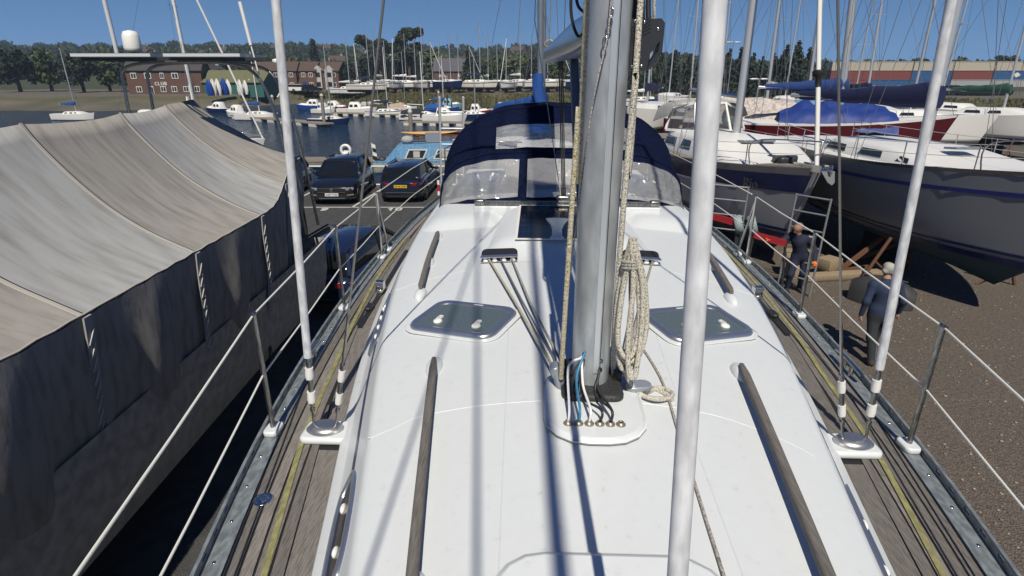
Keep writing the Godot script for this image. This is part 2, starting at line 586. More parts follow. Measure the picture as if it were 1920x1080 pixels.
func build_own_yacht():
	var Y := thing("sailing_yacht", "white yacht with grey teak side decks and navy sprayhood, its foredeck underfoot", "yacht", Vector3(0.25, DECK, 0), deg_to_rad(-2.5))
	var gel := M("gelcoat", 0.615, 0.65, 0.67, 0.34)
	tri(gel, ramp_noise("gel_mottle", 0.035, 6, [[0.0, 0.72, 0.71, 0.68], [0.13, 0.93, 0.93, 0.92], [0.26, 0.975, 0.975, 0.975], [1.0, 1.0, 1.0, 1.0]]), Vector3(0.8, 0.8, 0.8), bump_noise("gel_bump", 0.05, 3, 0.5), 0.08)
	var alu := tri(M("rail_aluminium", 0.25, 0.285, 0.31, 0.5, 0.25), grey_noise("alu_mottle", 0.78, 1.0, 0.02, 5), Vector3(3, 3, 1.2))
	var steel := M("polished_steel", 0.62, 0.62, 0.61, 0.16, 1.0)
	var satin := tri(M("satin_steel", 0.42, 0.42, 0.41, 0.32, 1.0), grey_noise("satin_mottle", 0.7, 1.0, 0.03, 4), Vector3(4, 1, 4))
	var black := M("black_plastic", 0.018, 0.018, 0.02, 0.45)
	var rubber := M("caulking", 0.012, 0.012, 0.012, 0.8)
	var navy := M("navy_stripe", 0.012, 0.016, 0.09, 0.3)
	var tape := tri(M("white_tape", 0.72, 0.72, 0.70, 0.6), mats["gel_mottle"], Vector3(9, 30, 9))
	var pvc := tri(M("pvc_tube", 0.66, 0.68, 0.72, 0.38), grey_noise("pvc_mottle", 0.82, 1.0, 0.02, 5), Vector3(3, 1.1, 3))
	# ---- hull
	var st := ST()
	var rings := []
	for i in 27:
		var z := lerpf(-9.6, 3.4, i / 26.0)
		var w := wt(z)
		var ring := PackedVector3Array()
		for p in [[1.0, -0.015], [1.005, -0.3], [0.985, -0.75], [0.93, -1.1], [0.72, -1.45], [0.3, -1.68], [0.0, -1.72]]:
			ring.append(Vector3(-p[0] * w, p[1], z + (p[1] * 0.35 if z > 2.0 else 0.0)))
		for p in [[0.3, -1.68], [0.72, -1.45], [0.93, -1.1], [0.985, -0.75], [1.005, -0.3], [1.0, -0.015]]:
			ring.append(Vector3(p[0] * w, p[1], z + (p[1] * 0.35 if z > 2.0 else 0.0)))
		rings.append(ring)
	loft(st, rings, false, true)
	obj("hull", st, gel, Y)
	st = ST()
	slab(st, 0.32, 1.7, 1.5, 0.15, 0.03, Transform3D(Basis(), Vector3(0, -3.15, -3.2)))
	obj("keel", st, M("antifoul", 0.03, 0.035, 0.06, 0.7), Y)
	# ---- side decks: a bed of caulking, planks laid parallel to the toe rail, a margin plank along the cabin
	var teak := []
	for k in 4:
		var c: float = [1.0, 0.80, 1.18, 0.92][k]
		var m := M("weathered_teak_%d" % k, 0.185 * c, 0.172 * c, 0.160 * c, 0.85)
		tri(m, ramp_noise("teak_grain", 0.03, 5, [[0.0, 0.42, 0.40, 0.38], [0.40, 0.75, 0.74, 0.73], [0.62, 1.0, 1.0, 1.0], [1.0, 1.15, 1.15, 1.15]]), Vector3(9, 9, 0.55), bump_noise("teak_bump", 0.06, 4, 3.0), 0.5)
		m.uv1_offset = Vector3(0.31 * k, 0.17 * k, 0.23 * k)
		teak.append(m)
	for s in [-1.0, 1.0]:
		st = ST()
		ribbon(st, -9.5, 3.0, func(z): return s * (wt(z) - 0.004), func(z): return s * minf(wc(z) - 0.03, wt(z) - 0.1) if z < 1.7 else 0.0, -0.03, -0.007)
		var bed := obj("side_deck", st, rubber, Y)
		for k in 9:
			var o := 0.092 + k * 0.057
			var fo := func(z): return s * (wt(z) - o)
			var fi := func(z): return s * maxf(wt(z) - o - 0.0465, minf(wc(z) + 0.118, wt(z) - o - 0.002))
			var z0 := -9.4 + fmod(k * 1.37, 2.3)
			var start := -9.4
			while start < 2.6:
				var stop := minf(z0, 2.6)
				z0 += 2.25
				# keep the stretch where the strake is wider than a sliver
				var a := start
				while a < stop and wt(a) - o < wc(a) + 0.132 and a < 1.7: a += 0.05
				var b := stop
				while b > a and wt(b) - o < wc(b) + 0.132 and b < 1.7: b -= 0.05
				if b - a > 0.12:
					st = ST()
					ribbon(st, a + 0.003, b - 0.003, fo, fi, -0.02, rng.randf_range(-0.0012, 0.0012))
					obj("plank", st, teak[(k * 3 + int(start * 7)) % 4 if start > 0 else (k + rng.randi() % 3) % 4], bed)
				start = stop
		for seg in [[-9.4, -6.3], [-6.3, -4.1], [-4.1, -2.52], [-2.29, -0.4], [-0.4, 1.5]]:
			st = ST()
			ribbon(st, seg[0] + 0.004, seg[1] - 0.004, func(z): return s * (wc(z) + 0.113), func(z): return s * (wc(z) + 0.016), -0.02, 0.0005)
			obj("plank", st, teak[1 if s > 0 else 0], bed)
		# toe rail: a flat flange and an upright web pierced by slots
		st = ST()
		ribbon(st, -9.5, 3.3, func(z): return s * wt(z), func(z): return s * (wt(z) - 0.082), -0.02, 0.004)
		var rail := obj("toe_rail", st, alu, Y)
		st = ST()
		var fo2 := func(z): return s * (wt(z) + 0.004)
		var fi2 := func(z): return s * (wt(z) - 0.004)
		ribbon(st, -9.5, 3.3, fo2, fi2, 0.003, 0.016)
		ribbon(st, -9.5, 3.3, func(z): return s * (wt(z) + 0.007), func(z): return s * (wt(z) - 0.007), 0.033, 0.046)
		var zz := -9.45
		while zz < 3.2:
			ribbon(st, zz, zz + 0.085, fo2, fi2, 0.016, 0.033, 0.2)
			zz += 0.125
		obj("rail_web", st, alu, rail)
		st = ST()
		zz = -6.0
		while zz < 0.0:
			lathe(st, [[0.008, 0.0], [0.007, 0.0025], [0.003, 0.003]], 8, Transform3D(Basis(), Vector3(s * (wt(zz) - 0.04), 0.004, zz)))
			zz += 0.21
		obj("rail_screws", st, steel, rail)
		# yellow webbing lying along the deck
		st = ST()
		rings = []
		for i in 60:
			var z := lerpf(-6.2, -0.2, i / 59.0)
			var x: float = s * lerpf(wt(z), wc(z), look([[-6.0, 0.40], [-3.2, 0.55], [-2.4, 0.50], [-1.5, 0.56], [0.0, 0.6]], z))
			var up := 0.003 + 0.002 * sin(z * 5.0)
			rings.append(PackedVector3Array([Vector3(x - 0.0125, up, z), Vector3(x - 0.0125, up + 0.003, z), Vector3(x + 0.0125, up + 0.003, z), Vector3(x + 0.0125, up, z)]))
		loft(st, rings, true, true, -1)
		obj("jackline", st, tri(M("yellow_webbing", 0.27, 0.26, 0.115, 0.9), grey_noise("webbing_dirt", 0.8, 1.0, 0.03, 4), Vector3(2, 2, 0.8)), Y, "yellow webbing jackline lying on the teak")
	# ---- coachroof
	st = ST()
	rings = []
	for i in 46:
		rings.append(cabin_ring(lerpf(-6.6, 1.7, i / 45.0)))
	loft(st, rings, false, true)
	var roof := obj("coachroof", st, gel, Y)
	# moulded seams, raised round the smooth panels
	st = ST()
	for path in [[[-0.93, -1.97], [-0.83, -2.03], [-0.74, -2.09], [-0.5, -2.14], [-0.2, -2.17]], [[0.2, -2.17], [0.5, -2.12], [0.72, -2.02], [0.85, -1.92]], [[-0.34, -1.1], [-0.37, -2.1], [-0.40, -3.0], [-0.43, -4.0]], [[0.36, -1.1], [0.38, -2.1], [0.41, -3.0], [0.46, -4.0]], [[-1.20, -3.62], [-1.0, -3.76], [-0.72, -3.9]], [[1.20, -3.62], [1.0, -3.76], [0.72, -3.9]]]:
		var pts := []
		for p in path: pts.append(Vector3(p[0], 0, p[1]))
		var c := curve(pts, 6)
		for k in c.size(): c[k].y = roofy(c[k].x, c[k].z) - 0.0015
		tube(st, c, 0.003, 6)
	obj("moulded_seams", st, gel, roof)
	# mast plinth, forehatch moulding
	st = ST()
	slab(st, 0.42, 0.56, 0.03, 0.17, 0.022, on_roof(0, -2.13))
	obj("mast_plinth", st, gel, roof)
	st = ST()
	slab(st, 0.68, 0.95, 0.03, 0.16, 0.02, on_roof(-0.03, -0.84))
	obj("hatch_moulding", st, gel, roof)
	# sea hood, coaming blocks, traveller plinth
	st = ST()
	rings = []
	for i in 25:
		var t := i / 24.0
		var z := lerpf(-4.02, -5.50, t)
		var hw := lerpf(0.67, 0.58, t)
		var top := look(ROOF, z) + 0.085 * smoothstep(0.0, 0.28, t)
		var ring := PackedVector3Array()
		for j in 21:
			var q := lerpf(-1, 1, j / 20.0)
			var x := hw * q
			ring.append(Vector3(x, lerpf(top - 0.02 * q * q, roofy(x, z) - 0.01, pow(absf(q), 9.0)), z))
		rings.append(ring)
	loft(st, rings, false, false)
	obj("sea_hood", st, gel, roof)
	for s in [-1.0, 1.0]:
		st = ST()
		rings = []
		for i in 13:
			var t := i / 12.0
			var z := lerpf(-4.92, -5.95, t)
			var rise := 0.065 * smoothstep(0.0, 0.35, t)
			var ring := PackedVector3Array()
			for j in 11:
				var q := j / 10.0
				var x := lerpf(0.60, 1.30, q)
				ring.append(Vector3(s * x, roofy(x, z) - 0.02 + rise * (1.0 - pow(absf(2 * q - 1.0), 6.0)) + 0.02 * smoothstep(0, 0.2, t), z))
			rings.append(ring)
		loft(st, rings, false, false)
		obj("hood_coaming", st, gel, roof)
	st = ST()
	slab(st, 1.78, 0.09, 0.10, 0.02, 0.01, Transform3D(Basis(), Vector3(0.035, 0.42, -5.46)))
	obj("traveller_plinth", st, gel, roof)
	st = ST()
	bx(st, Vector3(0.035, 0.54, -5.46), Vector3(1.70, 0.026, 0.045))
	bx(st, Vector3(0.035, 0.56, -5.46), Vector3(1.66, 0.012, 0.026))
	for x in [-0.80, 0.87]:
		slab(st, 0.10, 0.075, 0.05, 0.02, 0.008, Transform3D(Basis(), Vector3(x, 0.528, -5.46)))
	slab(st, 0.13, 0.08, 0.06, 0.02, 0.01, Transform3D(Basis(), Vector3(0.0, 0.56, -5.46)))
	obj("mainsheet_track", st, satin, Y)
	# stripe and portlights on the cabin sides
	for s in [-1.0, 1.0]:
		st = ST()
		rings = []
		for i in 50:
			var z := lerpf(-6.4, 0.4, i / 49.0)
			rings.append(PackedVector3Array([side_pt(s, z, 0.50, 0.0), side_pt(s, z, 0.50, 0.002), side_pt(s, z, 0.64, 0.002), side_pt(s, z, 0.64, 0.0)]))
		loft(st, rings, true, true, -1)
		obj("cabin_stripe", st, navy, roof)
		for zc in [-1.62, -3.45]:
			var hl: float = 0.26 if zc > -2.0 else 0.36
			var outer := PackedVector3Array()
			var outer2 := PackedVector3Array()
			var inner2 := PackedVector3Array()
			var inner := PackedVector3Array()
			for p in rounded(2 * hl, 0.84, 0.22, 5):
				var q := Vector2(p.x - (p.y) * 0.10, p.y)
				var dq := Vector2(q.x * (hl - 0.028) / hl, q.y * 0.74)
				outer.append(side_pt(s, zc + q.x, 0.47 + q.y, 0.0))
				outer2.append(side_pt(s, zc + q.x * 0.985, 0.47 + q.y * 0.975, 0.014))
				inner2.append(side_pt(s, zc + dq.x, 0.47 + dq.y, 0.013))
				inner.append(side_pt(s, zc + dq.x, 0.47 + dq.y, 0.004))
			st = ST()
			loft(st, [outer, outer2, inner2, inner], true, false)
			var pl := obj("portlight", st, M("bright_aluminium", 0.55, 0.57, 0.60, 0.28, 0.9), Y)
			st = ST()
			var mid := side_pt(s, zc, 0.47, 0.005)
			st.set_smooth_group(-1)
			for i in inner.size(): tri3(st, mid, inner[i], inner[(i + 1) % inner.size()])
			obj("glass", st, M("dark_acrylic", 0.012, 0.014, 0.016, 0.06), pl)
			for dz in ([-0.11, 0.10] if hl < 0.3 else [-0.22, -0.07, 0.08, 0.22]):
				st = ST()
				var c := side_pt(s, zc + dz, 0.47, 0.006)
				ball(st, c, Vector3(0.012, 0.018, 0.024), 8)
				obj("catch", st, M("white_plastic", 0.72, 0.72, 0.70, 0.4), pl)
	# ---- hatches
	for s in [-1.0, 1.0]:
		var xf := on_roof(s * 0.66, -3.02, s * deg_to_rad(23.0) , 0.0)
		st = ST()
		slab(st, 0.60, 0.45, 0.008, 0.10, 0.004, xf)
		var h := obj("deck_hatch", st, gel, Y)
		st = ST()
		var ro := []
		for l in [[0.0, 0.006], [0.0, 0.018], [0.012, 0.032], [0.040, 0.030], [0.046, 0.022]]:
			var ring := PackedVector3Array()
			for p in rounded(0.55 - 2 * l[0], 0.40 - 2 * l[0], 0.085 - l[0] * 0.6, 6): ring.append(xf * Vector3(p.x, l[1], p.y))
			ro.append(ring)
		loft(st, ro, true, false)
		obj("frame", st, M("bright_aluminium", 0.55, 0.57, 0.60, 0.28, 0.9), h)
		st = ST()
		slab(st, 0.472, 0.322, 0.010, 0.058, 0.002, xf * Transform3D(Basis(), Vector3(0, 0.013, 0)))
		obj("glass", st, tri(M("hatch_acrylic", 0.10, 0.135, 0.15, 0.25), grey_noise("acrylic_dust", 0.85, 1.0, 0.04, 5), Vector3(3, 3, 3)), h)
		for dx in [-0.12, 0.13]:
			st = ST()
			var hx := xf * Transform3D(Basis(), Vector3(dx, 0.023, 0.085))
			lathe(st, [[0.026, 0.0], [0.026, 0.006], [0.020, 0.012], [0.004, 0.014]], 16, hx)
			bx(st, hx * Vector3(-0.009, 0.012, -0.026), Vector3(0.006, 0.012, 0.036), hx.basis)
			bx(st, hx * Vector3(0.009, 0.012, -0.026), Vector3(0.006, 0.012, 0.036), hx.basis)
			bx(st, hx * Vector3(0, 0.012, -0.046), Vector3(0.024, 0.012, 0.007), hx.basis)
			obj("handle", st, M("white_plastic", 0.72, 0.72, 0.70, 0.4), h)
		st = ST()
		bx(st, xf * Vector3(0.01, 0.027, -0.172), Vector3(0.06, 0.008, 0.018), xf.basis)
		obj("hinge_cover", st, M("white_plastic", 0.72, 0.72, 0.70, 0.4), h)
	# ---- teak grab rails on moulded feet
	for s in [-1.0, 1.0]:
		for run in [[[0.44, -0.25], [0.585, -1.2], [0.742, -2.50]], [[1.0, -3.48], [1.055, -4.1], [1.10, -4.80]]]:
			var pts := []
			for p in run: pts.append(Vector3(s * p[0], 0, p[1]))
			var c := curve(pts, 8)
			rings = []
			for k in c.size():
				var d: Vector3 = (c[min(k + 1, c.size() - 1)] - c[max(k - 1, 0)]).normalized()
				var x := Vector3(d.z, 0, -d.x)
				var o := Vector3(c[k].x, roofy(c[k].x, c[k].z) + 0.032, c[k].z)
				var ring := PackedVector3Array()
				var e := 0.6 if (k == 0 or k == c.size() - 1) else 1.0
				for q in rounded(0.036 * e, 0.036 * e, 0.011 * e, 3): ring.append(o + x * q.x + Vector3.UP * (q.y + 0.018))
				rings.append(ring)
			st = ST()
			loft(st, rings)
			var gr := obj("grab_rail", st, teak[1], Y)
			for k in [0, c.size() / 2, c.size() - 1]:
				st = ST()
				var p: Vector3 = c[k]
				ball(st, Vector3(p.x, roofy(p.x, p.z) - 0.004, p.z), Vector3(0.042, 0.045, 0.095), 12)
				obj("rail_foot", st, gel, gr)
	# ---- mast
	var mast_m := tri(M("mast_aluminium", 0.48, 0.51, 0.545, 0.36, 0.4), grey_noise("mast_stain", 0.80, 1.0, 0.015, 5), Vector3(1.5, 0.45, 1.5))
	st = ST()
	rings = []
	for y in [0.39, 1.0, 2.0, 4.0, 8.0, 12.0, 15.4]:
		var ring := PackedVector3Array()
		for i in 36:
			var a := TAU * i / 36
			ring.append(Vector3(0.082 * signf(cos(a)) * pow(absf(cos(a)), 0.85), y, -2.31 + 0.115 * signf(sin(a)) * pow(absf(sin(a)), 0.9)))
		rings.append(ring)
	loft(st, rings)
	var mast := obj("mast", st, mast_m, Y)
	st = ST()
	bx(st, Vector3(0.012, 6.0, -2.194), Vector3(0.022, 11.0, 0.007))
	obj("pole_track", st, M("track_aluminium", 0.58, 0.62, 0.66, 0.35, 0.6), mast)
	st = ST()
	bx(st, Vector3(0.030, 6.0, -2.1985), Vector3(0.0025, 11.0, 0.004))
	obj("track_groove", st, black, mast)
	st = ST()
	slab(st, 0.265, 0.34, 0.036, 0.045, 0.012, on_roof(0, -2.28, 0, 0.022))
	obj("mast_step", st, tri(M("grey_rubber", 0.045, 0.047, 0.05, 0.65), grey_noise("web_dirt", 0.55, 1.0, 0.03, 5), Vector3(5, 5, 5)), mast)
	for hole in [[-0.037, 0.545, -2.208], [0.031, 0.555, -2.206], [0.031, 0.513, -2.206], [-0.036, 0.585, -2.208]]:
		st = ST()
		lathe(st, [[0.011, 0.0], [0.011, 0.006], [0.007, 0.0065], [0.006, 0.002]], 12, Transform3D(Basis(Vector3.RIGHT, PI / 2), Vector3(hole[0], hole[1], hole[2])))
		obj("cable_grommet", st, black, mast)
	for y in [5.9, 10.4]:
		for s in [-1.0, 1.0]:
			st = ST()
			tube(st, [Vector3(s * 0.07, y, -2.33), Vector3(s * (1.12 if y < 8 else 0.85), y + 0.10, -2.52)], [0.035, 0.02], 8)
			obj("spreader", st, mast_m, mast)
	# bracket of dark castings on the mast's side
	st = ST()
	var plate := PackedVector2Array([Vector2(0.0, -0.085), Vector2(0.075, -0.085), Vector2(0.118, -0.03), Vector2(0.122, 0.075), Vector2(0.108, 0.09), Vector2(0.0, 0.088)])
	var pxf := Transform3D(Basis(Vector3.UP, deg_to_rad(6)), Vector3(0.078, 1.80, -2.30))
	prism(st, PackedVector2Array([Vector2(0.0, -0.085), Vector2(0.066, -0.085), Vector2(0.074, -0.030), Vector2(0.112, 0.02), Vector2(0.122, 0.075), Vector2(0.108, 0.09), Vector2(0.0, 0.088)]), 0.05, pxf)
	prism(st, PackedVector2Array([Vector2(0.066, -0.085), Vector2(0.082, -0.080), Vector2(0.120, -0.022), Vector2(0.122, 0.075), Vector2(0.108, 0.02), Vector2(0.106, -0.022), Vector2(0.078, -0.062)]), 0.049, pxf)
	var br := obj("boom_bracket", st, M("dark_casting", 0.028, 0.031, 0.037, 0.4), mast)
	st = ST()
	for k in 5:
		var o := pxf * Vector3(0.035, 0.078 - k * 0.012, 0.026)
		bar(st, o + pxf.basis * Vector3(-0.034, -0.018, 0), o + pxf.basis * Vector3(0.034, 0.018, 0), 0.003, 0.003, Vector3.BACK)
	obj("groove_lines", st, black, br)
	for b in [[0.012, 0.08], [0.046, 0.078], [0.098, 0.055], [0.012, -0.072], [0.046, -0.070]]:
		st = ST()
		ball(st, pxf * Vector3(b[0], b[1], 0.027), Vector3(0.006, 0.006, 0.003), 8)
		obj("bolt_head", st, steel, br)
	words("Sparcraft", 0.010, M("pale_print", 0.5, 0.5, 0.5, 0.6), br, pxf * Transform3D(Basis(Vector3.BACK, PI / 2), Vector3(0.034, -0.020, 0.0262)))
	# ---- boom, kicker, mainsheet
	st = ST()
	rings = []
	for i in 14:
		var t := i / 13.0
		var k: float = [0.72, 0.9, 1.0][min(i, 2)] if i < 3 else ([1.0, 0.97, 0.85, 0.6][max(i - 10, 0)] if i > 9 else 1.0)
		var o := Vector3(-0.02, 1.87, -2.52).lerp(Vector3(-0.13, 1.93, -7.9), t if i < 11 else 0.985 + 0.015 * (i - 10) / 3.0)
		var ring := PackedVector3Array()
		for q in rounded(0.13 * k, 0.19 * k, 0.06 * k, 5): ring.append(o + Vector3(q.x, q.y, 0))
		rings.append(ring)
	loft(st, rings)
	var boom := obj("boom", st, M("boom_aluminium", 0.42, 0.45, 0.48, 0.22, 0.8), Y)
	st = ST()
	tube(st, curve([Vector3(-0.14, 2.01, -7.6), Vector3(-0.19, 2.05, -7.66), Vector3(-0.12, 2.1, -7.7), Vector3(-0.06, 2.03, -7.62), Vector3(-0.17, 2.0, -7.72)], 5), 0.014, 6)
	tube(st, [Vector3(-0.13, 2.02, -7.7), Vector3(-0.05, 6.0, -6.2), Vector3(0, 15.3, -2.5)], 0.006, 6)
	obj("topping_lift", st, M("old_rope", 0.30, 0.28, 0.24, 0.9), boom)
	st = ST()
	bar(st, Vector3(-0.03, 1.79, -3.9), Vector3(-0.005, 0.55, -2.46), 0.042, 0.05)
	tube(st, [Vector3(-0.03, 1.79, -3.9), Vector3(-0.02, 1.25, -3.28)], 0.03, 8)
	obj("kicker_strut", st, M("kicker_paint", 0.08, 0.105, 0.15, 0.35, 0.4), boom)
	st = ST()
	for dx in [-0.016, 0.0, 0.016]:
		tube(st, [Vector3(-0.065 + dx, 1.80, -5.26), Vector3(dx * 0.8, 0.68, -5.44)], 0.006, 6)
	slab(st, 0.05, 0.03, 0.1, 0.012, 0.006, Transform3D(Basis(), Vector3(0, 0.60, -5.45)))
	slab(st, 0.05, 0.03, 0.09, 0.012, 0.006, Transform3D(Basis(), Vector3(-0.065, 1.74, -5.26)))
	obj("mainsheet", st, M("dark_rope", 0.03, 0.03, 0.032, 0.8), boom)
	# ---- standing rigging
	var wire := M("rigging_wire", 0.30, 0.29, 0.27, 0.4, 0.8)
	for s in [-1.0, 1.0]:
		st = ST()
		slab(st, 0.25, 0.17, 0.042, 0.035, 0.014, Transform3D(Basis(), Vector3(s * 1.275, -0.004, -2.405)))
		var cp := obj("chainplate_plinth", st, gel, Y)
		st = ST()
		lathe(st, [[0.001, 0.0], [0.105, 0.0], [0.108, 0.006], [0.085, 0.026], [0.05, 0.032], [0.001, 0.033]], 28, Transform3D(Basis().scaled(Vector3(0.86, 1, 0.62)), Vector3(s * 1.29, 0.037, -2.405)))
		obj("chainplate", st, M("brushed_steel", 0.5, 0.5, 0.5, 0.34, 0.9), cp)
		for leg in [[1.345, 1.13, 6.0, true], [1.235, 0.06, 5.75, false]]:
			var a := Vector3(s * leg[0], 0.055, -2.405)
			var b := Vector3(s * leg[1], leg[2], -2.50 if leg[3] else -2.36)
			var d := (b - a).normalized()
			st = ST()
			tube(st, [a, a + d * 0.12], 0.0065, 8)
			tube(st, [a + d * 0.085, a + d * 0.105], 0.012, 6)
			tube(st, [a + d * 0.12, a + d * 0.36], 0.0125, 8)
			tube(st, [a + d * 0.33, a + d * 0.62], 0.0075 if not leg[3] else 0.009, 8)
			var tb := obj("turnbuckle", st, satin, cp)
			for t in [[0.135, 0.195], [0.265, 0.325]]:
				st = ST()
				tube(st, [a + d * t[0], a + d * (t[0] + 0.02), a + d * (t[1] - 0.015), a + d * t[1]], [0.0185, 0.021, 0.0195, 0.02] if leg[3] else [0.0155, 0.0175, 0.0165, 0.017], 10)
				obj("tape_wrap", st, tape, cp)
			st = ST()
			if leg[3]:
				tube(st, [a + d * 0.38, a + d * 2.0, b], 0.0185, 14)
				obj("shroud_tube", st, pvc, Y)
				st = ST()
				tube(st, [b, Vector3(s * 0.87, 10.5, -2.5), Vector3(s * 0.04, 15.2, -2.35)], 0.005, 6)
				obj("cap_shroud", st, wire, Y)
			else:
				tube(st, [a + d * 0.55, b], 0.0055, 8)
				obj("lower_shroud", st, wire, Y)
	st = ST()
	tube(st, [Vector3(-0.03, 0.36, -0.545), Vector3(-0.03, 1.0, -0.664), Vector3(-0.03, 9.6, -2.20)], 0.0155, 16)
	obj("inner_stay_tube", st, pvc, Y)
	st = ST()
	tube(st, [Vector3(0, 0.35, 3.35), Vector3(0, 15.2, -2.3)], 0.027, 10)
	obj("furled_genoa", st, M("sailcloth", 0.7, 0.7, 0.68, 0.8), Y)
	st = ST()
	tube(st, [Vector3(-0.74, 0.62, 2.2), Vector3(-0.06, 15.2, -2.2)], 0.009, 6)
	tube(st, [Vector3(0.0, 0.6, 3.0), Vector3(-0.7, 10.4, -0.6), Vector3(-0.80, 10.5, -2.4)], 0.011, 6)  # unseen line, added for the soft shadow it lays along the coachroof
	tube(st, [Vector3(0.1, 0.3, -9.5), Vector3(0.0, 15.3, -2.5)], 0.005, 6)
	obj("halyards_and_shadow_line", st, wire, Y)
	# ---- stanchions and guard wires
	for s in [-1.0, 1.0]:
		var tops := [Vector3(s * 0.25, 0.66, 3.2), Vector3(s * 0.66, 0.66, 1.55)]
		for z in [-0.55, -2.42, -4.05, -5.36]:
			var x := wt(z) - 0.045
			var foot := Vector3(s * x, 0.0, z)
			var top := Vector3(s * (x + 0.006), 0.645, z)
			st = ST()
			tube(st, [foot + Vector3(0, 0.03, 0), top], 0.0125, 12)
			ball(st, top, Vector3(0.014, 0.014, 0.014), 8)
			tube(st, [top + Vector3(0, 0.004, -0.02), top + Vector3(0, 0.004, 0.02)], 0.009, 8)
			if z < -5.0:
				tube(st, [top + Vector3(0, -0.03, 0), Vector3(s * (wt(z - 0.25) - 0.045), 0.03, z - 0.26)], 0.011, 10)
			var sn := obj("stanchion", st, steel if z < -5 else satin, Y)
			st = ST()
			slab(st, 0.075, 0.11, 0.032, 0.025, 0.008, Transform3D(Basis(), foot + Vector3(0, 0.003, 0)))
			if z < -5.0: slab(st, 0.07, 0.1, 0.032, 0.025, 0.008, Transform3D(Basis(), Vector3(s * (wt(z - 0.26) - 0.045), 0.003, z - 0.26)))
			obj("stanchion_base", st, gel, sn)
			tops.append(top)
		for lv in [1.0, 0.51]:
			st = ST()
			var pts := []
			for p in tops: pts.append(Vector3(p.x, p.y * lv, p.z))
			for k in pts.size() - 1:
				var mid: Vector3 = (pts[k] + pts[k + 1]) / 2 - Vector3(0, 0.008, 0)
				tube(st, [pts[k], mid, pts[k + 1]], 0.0048, 8)
			# across the gangway and on to the stern
			var g: Vector3 = pts[-1]
			tube(st, [g + Vector3(0, 0, -0.12), g + Vector3(s * -0.02, 0.0, -1.55), Vector3(s * 1.62, 0.66 * lv, -8.6)], 0.0048, 8)
			obj("guard_wire", st, M("coated_wire", 0.68, 0.68, 0.64, 0.45), Y)
		st = ST()
		for a in [[-8.6, 1.62], [-9.3, 1.5]]:
			tube(st, [Vector3(s * a[1], 0.0, a[0]), Vector3(s * a[1], 0.68, a[0])], 0.0125, 10)
		tube(st, curve([Vector3(s * 1.62, 0.68, -8.6), Vector3(s * 1.5, 0.68, -9.3), Vector3(s * 0.9, 0.68, -9.55), Vector3(s * 0.5, 0.68, -9.5)], 5), 0.0125, 10)
		obj("stern_rail", st, steel, Y)
		# mooring cleat, genoa car and its track
		st = ST()
		var zx := -4.40
		bar(st, Vector3(s * 1.50, 0.012, -3.7), Vector3(s * 1.575, 0.012, -5.6), 0.032, 0.018)
		obj("genoa_track", st, black, Y)
		st = ST()
		slab(st, 0.06, 0.13, 0.035, 0.015, 0.008, Transform3D(Basis(), Vector3(s * 1.53, 0.02, zx)))
		tube(st, [Vector3(s * 1.53 - 0.028, 0.085, zx), Vector3(s * 1.53 + 0.028, 0.085, zx)], 0.035, 14)
		for dx in [-0.03, 0.03]:
			bx(st, Vector3(s * 1.53 + dx, 0.075, zx), Vector3(0.006, 0.07, 0.075))
		obj("genoa_car", st, steel, Y)
		st = ST()
		slab(st, 0.05, 0.12, 0.03, 0.02, 0.01, Transform3D(Basis(), Vector3(s * 1.518, 0.02, -4.02)))
		obj("track_stop", st, black, Y)
		st = ST()
		tube(st, curve([Vector3(s * (wt(-3.15) - 0.05), 0.065, -3.02), Vector3(s * (wt(-3.15) - 0.05), 0.075, -3.1), Vector3(s * (wt(-3.25) - 0.05), 0.075, -3.28), Vector3(s * (wt(-3.3) - 0.05), 0.065, -3.36)], 4), 0.014, 8)
		tube(st, [Vector3(s * (wt(-3.15) - 0.05), 0.0, -3.14), Vector3(s * (wt(-3.15) - 0.05), 0.07, -3.14)], 0.014, 8)
		tube(st, [Vector3(s * (wt(-3.25) - 0.05), 0.0, -3.24), Vector3(s * (wt(-3.25) - 0.05), 0.07, -3.24)], 0.014, 8)
		obj("mooring_cleat", st, steel, Y)
	st = ST()
	lathe(st, [[0.001, 0.0], [0.040, 0.0], [0.041, 0.005], [0.034, 0.008], [0.033, 0.0065], [0.022, 0.0065], [0.021, 0.009], [0.008, 0.010], [0.007, 0.006], [0.001, 0.006]], 26, Transform3D(Basis(), Vector3(-1.395, 0.001, -1.93)))
	obj("filler_cap", st, steel, Y, "round steel filler cap let into the teak")
	# ---- cable glands and cables in front of the mast
	var gl := []
	for k in 6:
		var p := Vector3(lerpf(-0.113, 0.095, k / 5.0), 0, -1.955)
		p.y = roofy(p.x, p.z) + 0.028
		st = ST()
		lathe(st, [[0.0195, 0.0], [0.0195, 0.006], [0.014, 0.010], [0.012, 0.016], [0.007, 0.016], [0.0065, 0.006]], 14, Transform3D(Basis(), p))
		obj("cable_gland", st, M("gland_bronze", 0.30, 0.27, 0.22, 0.4, 0.6), Y)
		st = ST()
		lathe(st, [[0.0068, 0.0], [0.0068, 0.014], [0.001, 0.0142]], 10, Transform3D(Basis(), p))  # black plug paints the shade down inside the gland
		obj("gland_hole_shade", st, black, Y)
		gl.append(p + Vector3(0, 0.01, 0))
